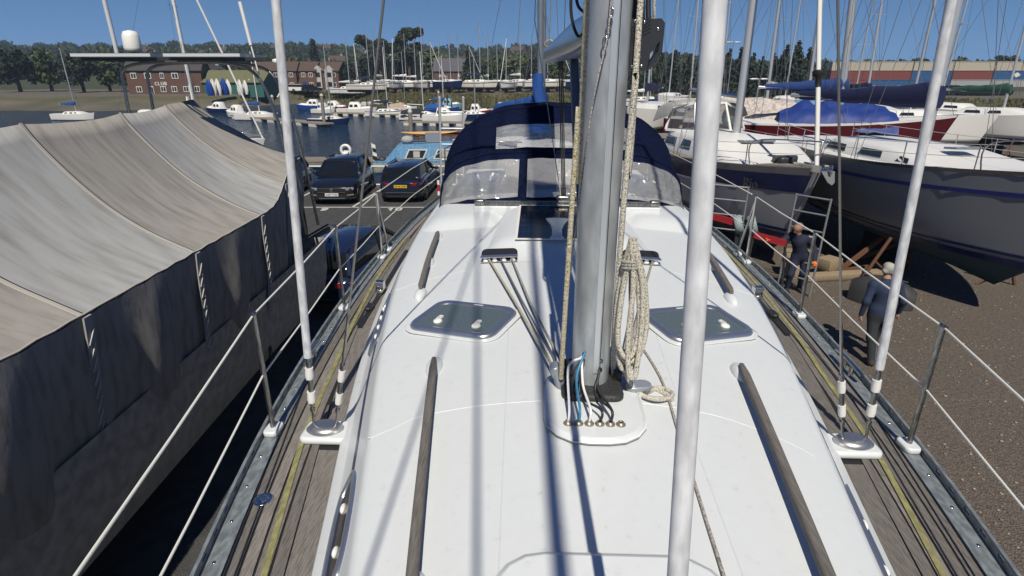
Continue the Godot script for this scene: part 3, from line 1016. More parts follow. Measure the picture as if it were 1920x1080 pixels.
	var cab := [[0, Vector3(-0.050, 0.565, -2.205), "white_cable", Vector3(-0.108, 0.56, -2.13)], [1, Vector3(-0.036, 0.587, -2.20), "blue_cable", Vector3(-0.075, 0.52, -2.11)], [2, Vector3(-0.045, 0.56, -2.20), "white_cable", Vector3(-0.045, 0.48, -2.12)], [3, Vector3(-0.037, 0.545, -2.205), "black_cable", Vector3(-0.055, 0.43, -2.13)], [4, Vector3(0.031, 0.513, -2.20), "black_cable", Vector3(0.02, 0.46, -2.13)], [4, Vector3(0.033, 0.51, -2.20), "black_cable", Vector3(0.008, 0.44, -2.12)]]
	for c in cab:
		var g: Vector3 = gl[c[0]]
		st = ST()
		tube(st, curve([c[1] + Vector3(0, 0, -0.012), c[1] + Vector3(-0.004, 0.006, 0.012), c[3], g + Vector3(0.004, 0.05, -0.012), g], 7), 0.0055, 8)
		var cm: Material = M("white_cable", 0.72, 0.72, 0.72, 0.45)
		if c[2] == "blue_cable": cm = M("blue_cable", 0.03, 0.19, 0.36, 0.45)
		if c[2] == "black_cable": cm = black
		obj("cable", st, cm, Y)
	# ---- running rigging
	var rope_b := tri(M("blue_fleck_rope", 0.60, 0.57, 0.50, 0.9), ramp_noise("blue_fleck", 0.09, 2, [[0.0, 0.03, 0.06, 0.16], [0.235, 0.05, 0.09, 0.2], [0.29, 0.88, 0.86, 0.80], [1.0, 1.0, 1.0, 1.0]], FastNoiseLite.TYPE_CELLULAR), Vector3(2.6, 1.7, 2.6), bump_noise("rope_bump", 0.12, 2, 6.0), 0.7)
	var rope_y := tri(M("yellow_fleck_rope", 0.48, 0.455, 0.375, 0.9), ramp_noise("yellow_fleck", 0.07, 2, [[0.0, 0.5, 0.40, 0.08], [0.26, 0.66, 0.56, 0.2], [0.40, 0.92, 0.90, 0.84], [1.0, 1.0, 1.0, 1.0]]), Vector3(2.4, 1.2, 2.4), bump_noise("rope_bump", 0.12, 2, 6.0), 0.7)
	var rope_g := tri(M("grey_rope", 0.40, 0.38, 0.34, 0.9), ramp_noise("grey_fleck", 0.08, 2, [[0.0, 0.15, 0.15, 0.15], [0.34, 0.4, 0.4, 0.4], [0.45, 0.95, 0.95, 0.93], [1.0, 1.0, 1.0, 1.0]]), Vector3(2.4, 2.4, 1.6), bump_noise("rope_bump", 0.12, 2, 6.0), 0.7)
	st = ST()
	tube(st, curve([Vector3(-0.07, 9.0, -2.17), Vector3(-0.095, 1.93, -2.118), Vector3(-0.108, 1.595, -2.117), Vector3(-0.123, 1.11, -2.117), Vector3(-0.133, 0.67, -2.146), Vector3(-0.134, 0.47, -2.196)], 6), 0.0105, 10)
	obj("halyard", st, rope_y, Y, "yellow flecked halyard down the mast front")
	st = ST()
	tube(st, curve([Vector3(0.108, 9.0, -2.33), Vector3(0.104, 1.9, -2.26), Vector3(0.097, 1.70, -2.206), Vector3(0.090, 1.477, -2.206), Vector3(0.084, 1.131, -2.206), Vector3(0.090, 0.622, -2.256), Vector3(0.108, 0.42, -2.28)], 6), 0.0115, 10)
	obj("halyard", st, rope_b, Y, "blue flecked halyard beside the mast")
	st = ST()
	tube(st, curve([Vector3(0.0, 2.3, -2.185), Vector3(-0.012, 1.88, -2.165), Vector3(-0.02, 1.80, -2.155), Vector3(-0.06, 1.6, -2.12), Vector3(-0.095, 1.2, -2.15), Vector3(-0.105, 0.9, -2.3)], 5), 0.003, 6)
	obj("lashing_line", st, rope_g, Y)
	st = ST()
	for k in 4:
		var c := Vector3(-0.004 - k * 0.006, 1.90 - k * 0.032, -2.172)
		var ring := []
		for i in 13:
			var a := TAU * i / 12
			ring.append(c + Vector3(0.008 * cos(a) * (1 if k % 2 else 0.3), 0.018 * sin(a), 0.008 * cos(a) * (0.3 if k % 2 else 1)))
		tube(st, ring, 0.003, 6, false)
	obj("shackle_chain", st, steel, Y)
	st = ST()
	tube(st, curve([Vector3(-0.10, 2.6, -2.42), Vector3(-0.125, 2.1, -2.44), Vector3(-0.13, 1.93, -2.44), Vector3(-0.10, 1.84, -2.43), Vector3(-0.07, 1.87, -2.40)], 6), 0.006, 8)
	tube(st, curve([Vector3(-0.09, 2.6, -2.40), Vector3(-0.115, 2.1, -2.42), Vector3(-0.11, 1.96, -2.42), Vector3(-0.08, 1.92, -2.40)], 6), 0.006, 8)
	obj("aerial_cable", st, black, Y)
	for e in [[0.10, 0.014], [0.125, 0.018], [0.15, 0.013], [0.172, 0.008]]:
		st = ST()
		tube(st, curve([Vector3(e[0] - 0.03, 3.4, -2.36), Vector3(e[0] + 0.012, 2.15, -2.35), Vector3(e[0] - 0.006, 1.98, -2.34), Vector3(e[0], 1.87, -2.325)], 6), e[1] * 0.75, 8)
		obj("reefing_line", st, black if e[1] > 0.012 else rope_g, Y)
	st = ST()
	tube(st, [Vector3(0.0, 10.0, -2.6), Vector3(-0.30, 2.22, -6.3), Vector3(-0.02, 0.60, -5.42)], 0.0045, 6)
	obj("lazy_line", st, rope_g, Y)
	# lines from the blocks at the mast foot to the deck organisers
	for s in [-1.0, 1.0]:
		var foot := Vector3(s * 0.135, 0.445, -2.30)
		for k in 3:
			var x: float = s * (0.60 - 0.085 * k)
			if s > 0 and k == 2: continue
			st = ST()
			var e := Vector3(x, roofy(x, -4.04) + 0.028, -4.04)
			tube(st, [foot + Vector3(s * 0.018 * (1 - k), 0.012 * k, 0), foot.lerp(e, 0.5) - Vector3(0, 0.006, 0), e, e + Vector3(0, 0.0, -0.14)], 0.0072 if k != 1 else 0.006, 8)
			obj("control_line", st, [rope_y, M("dark_line", 0.12, 0.12, 0.125, 0.8), rope_g][k] if s < 0 else rope_g, Y)
		var ox := on_roof(s * 0.52, -4.035)
		st = ST()
		bx(st, ox * Vector3(0, 0.011, 0), Vector3(0.27, 0.006, 0.06), ox.basis)
		bx(st, ox * Vector3(0, 0.044, 0), Vector3(0.27, 0.006, 0.055), ox.basis)
		var org := obj("deck_organiser", st, M("bright_aluminium", 0.55, 0.57, 0.60, 0.28, 0.9), Y)
		for k in 4:
			st = ST()
			lathe(st, [[0.022, 0.014], [0.014, 0.026], [0.022, 0.041]], 14, ox * Transform3D(Basis(), Vector3(-0.1 + k * 0.067, 0, 0)))
			obj("sheave", st, M("white_plastic", 0.72, 0.72, 0.70, 0.4), org)
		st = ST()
		slab(st, 0.27, 0.10, 0.05, 0.04, 0.01, Transform3D(ox.basis.rotated(Vector3.RIGHT, 0.35), ox * Vector3(0, 0.008, -0.085)))  # solid black block paints the shade inside the recess the lines enter
		obj("recess_shade_block", st, black, org)
	st = ST()
	slab(st, 0.045, 0.075, 0.12, 0.02, 0.008, Transform3D(Basis(Vector3.BACK, 0.35), Vector3(-0.125, 0.40, -2.24)))
	obj("turning_block", st, M("grey_block", 0.33, 0.36, 0.40, 0.35, 0.4), Y)
	st = ST()
	slab(st, 0.12, 0.075, 0.03, 0.036, 0.008, on_roof(0.205, -2.235, 0.2, 0.025))
	obj("turning_block", st, M("grey_block", 0.33, 0.36, 0.40, 0.35, 0.4), Y)
	st = ST()
	slab(st, 0.04, 0.06, 0.11, 0.015, 0.008, Transform3D(Basis(Vector3.BACK, -0.1), Vector3(0.108, 0.375, -2.27)))
	obj("turning_block", st, black, Y)
	st = ST()
	var jl := [Vector3(0.17, 0.60, -2.30), Vector3(0.262, 0, -2.9), Vector3(0.335, 0, -2.4), Vector3(0.325, 0, -1.95), Vector3(0.31, 0, -1.5), Vector3(0.29, 0, -1.1), Vector3(0.2, 0, -0.2)]
	for k in range(1, 7): jl[k].y = roofy(jl[k].x, jl[k].z) + 0.006
	tube(st, curve(jl.slice(1), 6), 0.006, 8)
	obj("furling_line", st, rope_g, Y)
	# ---- cowl vent
	st = ST()
	lathe(st, [[0.055, 0.0], [0.055, 0.02], [0.04, 0.03], [0.038, 0.08], [0.055, 0.12], [0.085, 0.155], [0.088, 0.165], [0.075, 0.16], [0.03, 0.12]], 22, Transform3D(Basis(Vector3.RIGHT, -0.35), Vector3(-0.09, 0.50, -4.32)))
	obj("cowl_vent", st, gel, Y)
	build_sprayhood(Y)
	# ---- cockpit behind the hood
	st = ST()
	bx(st, Vector3(0, -0.35, -8.0), Vector3(1.5, 0.04, 2.9))
	obj("cockpit_sole", st, teak[2], Y)
	for s in [-1.0, 1.0]:
		st = ST()
		slab(st, 0.62, 3.1, 0.55, 0.1, 0.03, Transform3D(Basis(), Vector3(s * 1.08, -0.3, -8.0)))
		obj("cockpit_coaming", st, gel, Y)
	st = ST()
	for k in 3:
		bx(st, Vector3(0, -0.2 + k * 0.25, -6.64), Vector3(0.7, 0.24, 0.03))
	obj("washboards", st, M("varnished_teak", 0.16, 0.085, 0.04, 0.3), Y)
	# ---- loose things on deck
	st = ST()
	var cells := Image.create(256, 256, false, Image.FORMAT_RGB8)
	cells.fill(Color(0.035, 0.045, 0.085))
	for k in 13:
		for w in 2:
			cells.fill_rect(Rect2i(k * 20 + w - 1 if k else 0, 0, 1, 256), Color(0.13, 0.15, 0.20))
	for k in 7: cells.fill_rect(Rect2i(0, k * 42, 256, 2), Color(0.22, 0.24, 0.27))
	var pm := M("solar_cells", 1, 1, 1, 0.12)
	pm.albedo_texture = ImageTexture.create_from_image(cells)
	var sp := thing("solar_panel", "flexible dark solar panel lying on the sea hood behind the mast", "solar panel")
	sp.transform = Y.transform * Transform3D(Basis(Vector3.RIGHT, 0.035), Vector3(-0.135, look(ROOF, -4.8) + 0.089, -4.83))
	bx(st, Vector3(0, 0, 0), Vector3(0.56, 0.006, 1.06))
	obj("backing", st, M("white_plastic", 0.72, 0.72, 0.70, 0.4), sp)
	st = ST()
	st.set_smooth_group(-1)
	for q in [[-1, -1], [1, -1], [1, 1], [-1, -1], [1, 1], [-1, 1]]:
		st.set_uv(Vector2(q[0] * 0.5 + 0.5, q[1] * 0.5 + 0.5))
		st.add_vertex(Vector3(q[0] * 0.262, 0.0045, q[1] * 0.51))
	obj("cells", st, pm, sp)
	st = ST()
	bx(st, Vector3(0.06, 0.006, -0.47), Vector3(0.12, 0.012, 0.05))
	obj("junction_box", st, black, sp)
	var coil := thing("rope_coil", "coil of white and blue flecked rope hanging beside the mast", "rope")
	coil.transform = Y.transform
	for k in 5:
		st = ST()
		var w: float = [0.030, 0.046, 0.055, 0.040, 0.024][k]
		var bot: float = [0.56, 0.53, 0.575, 0.60, 0.515][k]
		var cx: float = [0.115, 0.135, 0.145, 0.13, 0.155][k]
		var zo := -2.20 + 0.014 * k
		tube(st, curve([Vector3(0.125, 1.10 - 0.012 * k, zo), Vector3(cx - w * 0.8, 0.90, zo), Vector3(cx - w, 0.70, zo), Vector3(cx - w * 0.5, bot + 0.02, zo + 0.005), Vector3(cx + 0.01, bot, zo + 0.008), Vector3(cx + w * 0.8, bot + 0.04, zo + 0.005), Vector3(cx + w * 1.1, 0.74, zo), Vector3(cx + w * 0.7, 0.92, zo), Vector3(0.135, 1.10 - 0.012 * k, zo + 0.006)], 6), 0.0112, 10)
		obj("loop", st, rope_b, coil)
	st = ST()
	for k in 3:
		var ring := []
		for i in 15:
			var a := TAU * i / 14
			ring.append(Vector3(0.128 + 0.036 * cos(a), 0.985 + 0.012 * k + 0.008 * sin(a), -2.172 + 0.034 * sin(a)))
		tube(st, ring, 0.0075, 8, false)
	obj("lashing", st, rope_g, coil)
	st = ST()
	tube(st, curve([Vector3(0.12, 0.57, -2.19), Vector3(0.16, 0.46, -2.21), Vector3(0.21, 0.40, -2.2), Vector3(0.27, 0.40, -2.16), Vector3(0.34, 0.385, -2.2), Vector3(0.36, 0.375, -2.26), Vector3(0.31, 0.375, -2.30), Vector3(0.26, 0.385, -2.25), Vector3(0.22, 0.39, -2.235)], 6), 0.0112, 10)
	tube(st, curve([Vector3(0.20, 0.385, -2.24), Vector3(0.27, 0.378, -2.29), Vector3(0.33, 0.38, -2.24), Vector3(0.35, 0.376, -2.19)], 6), 0.0112, 10)
	obj("tail", st, rope_b, coil)

# ---------------------------------------------------------------- the sprayhood: three bows, cloth between them, and an added aft roof shading the cockpit
func hood_pt(q: float, v: float) -> Vector3:
	# bows: half width, foot height, crown height, z at the sides, z at the crown, fullness
	var bows := [[0.0, 1.31, 0.30, 0.49, -6.05, -5.58, 2.2], [0.45, 1.30, 0.30, 0.93, -6.22, -6.22, 3.6], [1.0, 1.40, 0.28, 1.335, -7.05, -7.28, 2.9], [1.7, 1.44, 0.26, 1.32, -8.4, -8.62, 2.9]]  # last bow is an unseen aft extension, added to darken the cockpit
	var k := 0
	while k < 2 and v > bows[k + 1][0]: k += 1
	var t: float = (v - bows[k][0]) / (bows[k + 1][0] - bows[k][0])
	var b := []
	for i in 7: b.append(lerpf(bows[k][i], bows[k + 1][i], t))
	var x := sin(q * PI / 2)
	var h := pow(maxf(1.0 - pow(absf(x), b[6]), 0.0), 1.0 / b[6])
	var sag := 0.018 * sin(t * PI) * h
	var p := Vector3(x * b[1], lerpf(b[2], b[3], h) - sag, lerpf(b[4], b[5], h))
	p.y += 0.004 * sin(q * 23.0 + v * 9.0) + 0.003 * sin(q * 41.0 - v * 31.0)
	p.z += 0.006 * sin(q * 17.0 + v * 14.0)
	return p

func build_sprayhood(Y: Node3D):
	var cloth := tri(M("navy_canvas", 0.0065, 0.011, 0.038, 0.85), grey_noise("canvas_fade", 0.72, 1.0, 0.02, 5), Vector3(1.6, 1.6, 1.6), bump_noise("canvas_bump", 0.02, 5, 5.0), 0.35)
	cloth.metallic_specular = 0.15
	var vinyl := pane("clear_vinyl", 0.36, 0.37, 0.385, 0.50, 0.06)
	tri(vinyl, null, Vector3(1.1, 1.1, 1.1), bump_noise("vinyl_bump", 0.016, 4, 14.0), 1.0)
	var f := func(u, v): return hood_pt(u, v)
	var st := ST()
	var wins := [[-0.84, -0.22, 0.08, 0.40], [-0.175, 0.175, 0.08, 0.40], [0.22, 0.84, 0.08, 0.40], [-0.36, 0.40, 0.51, 0.80], [-0.955, -0.885, 0.55, 0.85]]
	var qs := [-1.0, -0.955, -0.885, -0.84, -0.36, -0.22, -0.175, 0.175, 0.22, 0.40, 0.84, 1.0]
	var vs := [0.0, 0.08, 0.40, 0.45, 0.51, 0.55, 0.80, 0.85, 1.0, 1.7]
	for i in qs.size() - 1:
		for j in vs.size() - 1:
			var qc: float = (qs[i] + qs[i + 1]) / 2
			var vc: float = (vs[j] + vs[j + 1]) / 2
			var open := false
			for w in wins:
				if qc > w[0] and qc < w[1] and vc > w[2] and vc < w[3]: open = true
			if not open:
				sheet(st, int(maxf(2, (qs[i + 1] - qs[i]) * 26)), int(maxf(1, (vs[j + 1] - vs[j]) * 22)), f, qs[i], qs[i + 1], vs[j], vs[j + 1])
	var hood := obj("sprayhood", st, cloth, Y)
	for w in wins:
		st = ST()
		var creases := FastNoiseLite.new()
		creases.seed = 5
		creases.frequency = 2.2
		creases.fractal_type = FastNoiseLite.FRACTAL_RIDGED
		creases.fractal_octaves = 2
		sheet(st, 44, 22, func(u, v):
			var p := hood_pt(u, v)
			var edge := minf(minf(u - w[0], w[1] - u) * 14.0, minf(v - w[2], w[3] - v) * 20.0)
			return p + Vector3(0, 0.35, 1.0) * 0.040 * creases.get_noise_3d(p.x, p.y * 1.6, p.z) * clampf(edge, 0.0, 1.0), w[0], w[1], w[2], w[3])
		obj("clear_window", st, vinyl, hood)
	for v in [0.0, 0.45, 1.0, 1.7]:
		st = ST()
		var pts := []
		for i in 49: pts.append(hood_pt(lerpf(-1, 1, i / 48.0), v) + Vector3(0, 0.003, 0))
		tube(st, pts, 0.011 if v > 0 else 0.016, 8)
		obj("hood_seam", st, cloth, hood)

# ================================================================ boats in general
# bow to -z, waterline at y = 0; hull, bands, deck, cabin with windows, mast and rigging as parts
func boat(called: String, label: String, D: Dictionary, group := "") -> Node3D:
	var T := thing(called, label, D.get("category", "boat"), Vector3.ZERO, 0.0, group)
	var L: float = D.L
	var B: float = D.B
	var F: float = D.F
	var hullm: Material = D.get("hull", M("far_white", 0.70, 0.70, 0.68, 0.35))
	var deckm: Material = D.get("deck", M("far_white", 0.70, 0.70, 0.68, 0.35))
	var trim: Material = M("spar_alloy", 0.52, 0.53, 0.54, 0.35, 0.5)
	var plan := [[0.0, D.get("stern", 0.72)], [0.2, 0.92], [0.45, 1.0], [0.65, 0.90], [0.82, 0.60], [0.93, 0.29], [1.0, 0.03]]
	var hb := func(t): return B / 2 * slook(plan, t)
	var sheer := func(t): return F * (1.0 + 0.32 * maxf(t - 0.3, 0.0) * maxf(t - 0.3, 0.0) / 0.49 + 0.05 * (1.0 - t))
	var rake: float = D.get("rake", 0.32)
	var flare: float = D.get("flare", 0.0)
	var prof := func(t, k):  # k from 1 at the sheer to 0 at the waterline, negative below
		var y: float = sheer.call(t) * k
		var w: float = hb.call(t) * (lerpf(0.88 - flare * t, 1.0, pow(maxf(k, 0.0), 0.7)) if k >= 0 else lerpf(0.88 - flare * t, 0.0, pow(-k, 1.7)))
		var z: float = L / 2 - t * L + maxf(t - 0.75, 0.0) * 4.0 * rake * F * (1.0 - k) * 1.6
		if k < 0: y = k * D.get("draft", 0.5)
		return Vector3(w, y, z)
	var n: int = D.get("n", 12)
	var st := ST()
	var ks := [1.0, 0.75, 0.45, 0.15, 0.0]
	var low := [-0.35, -0.7, -1.0]
	var rings := []
	for i in n + 1:
		var t := float(i) / n
		var ring := PackedVector3Array()
		for k in ks:
			var p: Vector3 = prof.call(t, k)
			ring.append(Vector3(-p.x, p.y, p.z))
		var rev := ks.duplicate()
		rev.reverse()
		for k in rev: ring.append(prof.call(t, k))
		rings.append(ring)
	loft(st, rings, false, true)
	var hull := obj("hull", st, hullm, T)
	st = ST()
	rings = []
	for i in n + 1:
		var t := float(i) / n
		var ring := PackedVector3Array()
		for k in [0.0] + low:
			var p: Vector3 = prof.call(t, k)
			ring.append(Vector3(-p.x, p.y, p.z))
		for k in [-0.7, -0.35, 0.0]: ring.append(prof.call(t, k))
		rings.append(ring)
	loft(st, rings, false, true)
	obj("underbody", st, D.get("anti", M("antifoul_dark", 0.02, 0.024, 0.035, 0.7)), T)
	for b in D.get("bands", []):
		for s in [-1.0, 1.0]:
			st = ST()
			rings = []
			for i in n * 2 + 1:
				var t: float = lerpf(b.get("t0", 0.0), b.get("t1", 0.995), float(i) / (n * 2))
				var p: Vector3 = prof.call(t, b.a)
				var q: Vector3 = prof.call(t, b.b)
				p = Vector3(s * (p.x + 0.008), p.y, p.z - 0.004)
				q = Vector3(s * (q.x + 0.008), q.y, q.z - 0.004)
				var o := Vector3(s * -0.006, 0, 0)
				rings.append(PackedVector3Array([p, q, q + o, p + o]))
			loft(st, rings, true, true, -1)
			obj(b.get("name", "stripe"), st, b.m, hull)
	# deck
	st = ST()
	rings = []
	for i in n + 1:
		var t := float(i) / n
		var ring := PackedVector3Array()
		var p: Vector3 = prof.call(t, 1.0)
		for q in [-1.0, -0.6, 0.0, 0.6, 1.0]: ring.append(Vector3(p.x * q * 0.985, p.y - 0.02 + 0.06 * (1 - q * q) * minf(p.x, 1.0), p.z))
		rings.append(ring)
	loft(st, rings, false, false)
	obj("deck", st, deckm, T)
	# cabin
	for c in D.get("cabins", []):
		st = ST()
		rings = []
		var nn := 8
		for i in nn + 1:
			var u := float(i) / nn
			var t := lerpf(c.t0, c.t1, u)
			var w: float = minf(hb.call(t) * 0.97 - 0.05, B / 2 * c.w)
			var h: float = c.h * (smoothstep(0.0, c.get("back", 0.06), u) if i == 0 else 1.0) * (1.0 - smoothstep(1.0 - c.get("front", 0.35), 1.0, u) * c.get("drop", 0.9))
			var y: float = sheer.call(t) - 0.02
			var z := L / 2 - t * L
			rings.append(PackedVector3Array([Vector3(-w, y, z), Vector3(-w * 0.9, y + h * 0.82, z), Vector3(-w * 0.8, y + h * 0.95, z), Vector3(-w * 0.4, y + h * 1.06, z), Vector3(0, y + h * 1.1, z), Vector3(w * 0.4, y + h * 1.06, z), Vector3(w * 0.8, y + h * 0.95, z), Vector3(w * 0.9, y + h * 0.82, z), Vector3(w, y, z)]))
		loft(st, rings, false, true)
		var cab := obj("cabin", st, c.get("m", deckm), T)
		for wn in c.get("wins", []):
			for s in [-1.0, 1.0]:
				st = ST()
				var v := []
				for e in [[wn[0], 0.28], [wn[1], 0.28], [wn[1] - 0.008, 0.70], [wn[0] + 0.008, 0.70]]:
					var w: float = minf(hb.call(e[0]) * 0.97 - 0.05, B / 2 * c.w)
					var u: float = (e[0] - c.t0) / (c.t1 - c.t0)
					var h: float = c.h * (1.0 - smoothstep(1.0 - c.get("front", 0.35), 1.0, u) * c.get("drop", 0.9))
					v.append(Vector3(s * (w * lerpf(1.0, 0.9, e[1] / 0.82) + 0.012), sheer.call(e[0]) - 0.02 + h * e[1], L / 2 - e[0] * L))
				var o := Vector3(s * -0.03, 0, 0)
				loft(st, [PackedVector3Array(v), PackedVector3Array([v[0] + o, v[1] + o, v[2] + o, v[3] + o])], true, true, -1)
				obj("window", st, M("dark_window", 0.02, 0.025, 0.03, 0.08), cab)
	# mast, boom, rigging
	if D.has("mast"):
		var mt: float = D.get("mast_t", 0.56)
		var mz := L / 2 - mt * L
		var my: float = sheer.call(mt) + D.get("mast_up", 0.3)
		var H: float = D.mast
		var mr: float = D.get("mast_r", 0.07)
		var back: float = D.get("mast_rake", 0.02) * H
		var top := Vector3(0, my + H, mz + back)
		st = ST()
		tube(st, [Vector3(0, my - 0.35, mz), Vector3(0, my + H * 0.7, mz + back * 0.7), top], [mr, mr, mr * 0.7], 8)
		var ms := obj("mast", st, D.get("mast_m", trim), T)
		for sp in D.get("spreaders", [0.5]):
			st = ST()
			bar(st, Vector3(-B * 0.26, my + H * sp, mz + back * sp + 0.1), Vector3(B * 0.26, my + H * sp, mz + back * sp + 0.1), 0.05, 0.03)
			obj("spreader", st, trim, ms)
		st = ST()
		tube(st, [top, top + Vector3(0, 0.5, 0)], 0.012, 5)
		tube(st, [top + Vector3(-0.2, 0.12, 0), top + Vector3(0.25, 0.12, 0.1)], 0.012, 5)
		obj("masthead_aerial", st, M("dark_fitting", 0.03, 0.03, 0.03, 0.5), ms)
		var wr: float = D.get("wire", 0.009)
		var stem: Vector3 = prof.call(0.985, 1.0)
		var rig := [["forestay", [Vector3(0, stem.y, stem.z), top]], ["backstay", [Vector3(0, sheer.call(0.0), L / 2 - 0.1), top]]]
		var sh: Vector3 = prof.call(mt - 0.02, 1.0)
		for s in [-1.0, 1.0]:
			rig.append(["shroud", [Vector3(s * sh.x * 0.92, sh.y, sh.z), Vector3(s * B * 0.26, my + H * D.get("spreaders", [0.5])[0], mz + back * 0.5 + 0.1), top]])
			rig.append(["lower_shroud", [Vector3(s * sh.x * 0.92, sh.y, sh.z - 0.3), Vector3(0, my + H * 0.5, mz + back * 0.5)]])
		for w in rig:
			st = ST()
			tube(st, w[1], D.furl if w[0] == "forestay" and D.has("furl") else wr, 6)
			obj(w[0], st, D.get("furl_m", M("far_sail", 0.66, 0.66, 0.64, 0.8)) if w[0] == "forestay" and D.has("furl") else M("wire_far", 0.16, 0.16, 0.16, 0.5, 0.5), T)
		if D.has("boom"):
			var bl: float = D.boom
			var by: float = my + D.get("boom_up", 1.0)
			st = ST()
			tube(st, [Vector3(0, by, mz + 0.1), Vector3(0, by + 0.1, mz + bl)], 0.07, 8)
			var bo := obj("boom", st, trim, T)
			if D.has("cover"):
				st = ST()
				rings = []
				for i in 13:
					var u := i / 12.0
					var ring := PackedVector3Array()
					var fat: float = D.get("cover_fat", 0.2) * (lerpf(1.7, 0.55, pow(u, 0.6)) if u > 0.04 else 1.2) * (1.0 if i < 12 else 0.3)
					for j in 10:
						var a := TAU * j / 10
						ring.append(Vector3(fat * 0.55 * cos(a), by + 0.05 + fat * 0.6 + fat * 1.15 * sin(a) + 0.02 * sin(u * 20.0), mz - 0.12 + u * (bl + 0.1)))
					rings.append(ring)
				loft(st, rings)
				obj("sail_cover", st, D.cover, bo)
	if D.get("rails", false):
		st = ST()
		for s in [-1.0, 1.0]:
			for lv in [0.55, 0.3]:
				var pts := []
				for i in 12:
					var p: Vector3 = prof.call(lerpf(0.02, 0.97, i / 11.0), 1.0)
					pts.append(Vector3(s * p.x * 0.95, p.y + lv, p.z))
				tube(st, pts, 0.008 if D.get("n", 12) > 14 else 0.012, 5)
		obj("guard_wires", st, M("coated_far", 0.5, 0.5, 0.48, 0.5), T)
		for i in 7:
			for s in [-1.0, 1.0]:
				st = ST()
				var p: Vector3 = prof.call(lerpf(0.02, 0.85, i / 6.0), 1.0)
				tube(st, [Vector3(s * p.x * 0.95, p.y, p.z), Vector3(s * p.x * 0.95, p.y + 0.56, p.z)], 0.014, 6)
				obj("stanchion", st, M("polished_steel", 0.62, 0.62, 0.61, 0.16, 1.0), T)
		st = ST()
		var a: Vector3 = prof.call(0.86, 1.0)
		var b: Vector3 = prof.call(0.97, 1.0)
		tube(st, curve([Vector3(-a.x * 0.95, a.y, a.z), Vector3(-a.x * 0.95, a.y + 0.6, a.z - 0.1), Vector3(-b.x, b.y + 0.62, b.z - 0.1), Vector3(0, b.y + 0.62, b.z - 0.4), Vector3(b.x, b.y + 0.62, b.z - 0.1), Vector3(a.x * 0.95, a.y + 0.6, a.z - 0.1), Vector3(a.x * 0.95, a.y, a.z)], 5), 0.016, 6)
		obj("pulpit", st, M("polished_steel", 0.62, 0.62, 0.61, 0.16, 1.0), T)
	if D.get("ashore", 0.0) > 0.0:
		var dr: float = D.ashore
		st = ST()
		slab(st, 0.3, L * 0.2, dr - 0.2, 0.12, 0.03, Transform3D(Basis(), Vector3(0, -dr, -L * 0.02)))
		obj("keel", st, D.get("anti", M("antifoul_dark", 0.02, 0.024, 0.035, 0.7)), T)
		for s in [-1.0, 1.0]:
			for zz in [-0.22, 0.25]:
				st = ST()
				tube(st, [Vector3(s * B * 0.50, -dr, zz * L), Vector3(s * B * 0.36, -0.02, zz * L)], 0.045, 6)
				tube(st, [Vector3(s * B * 0.25, -dr + 0.05, zz * L), Vector3(s * B * 0.43, -dr * 0.5, zz * L)], 0.03, 6)
				obj("cradle_prop", st, M("cradle_rust", 0.12, 0.055, 0.03, 0.85), T)
	return T

func moor(T: Node3D, x: float, z: float, heading_deg: float, y := WATER, sc := 1.0) -> Node3D:
	T.transform = Transform3D(Basis(Vector3.UP, deg_to_rad(heading_deg)).scaled(Vector3(sc, sc, sc)), Vector3(x, y, z))
	return T


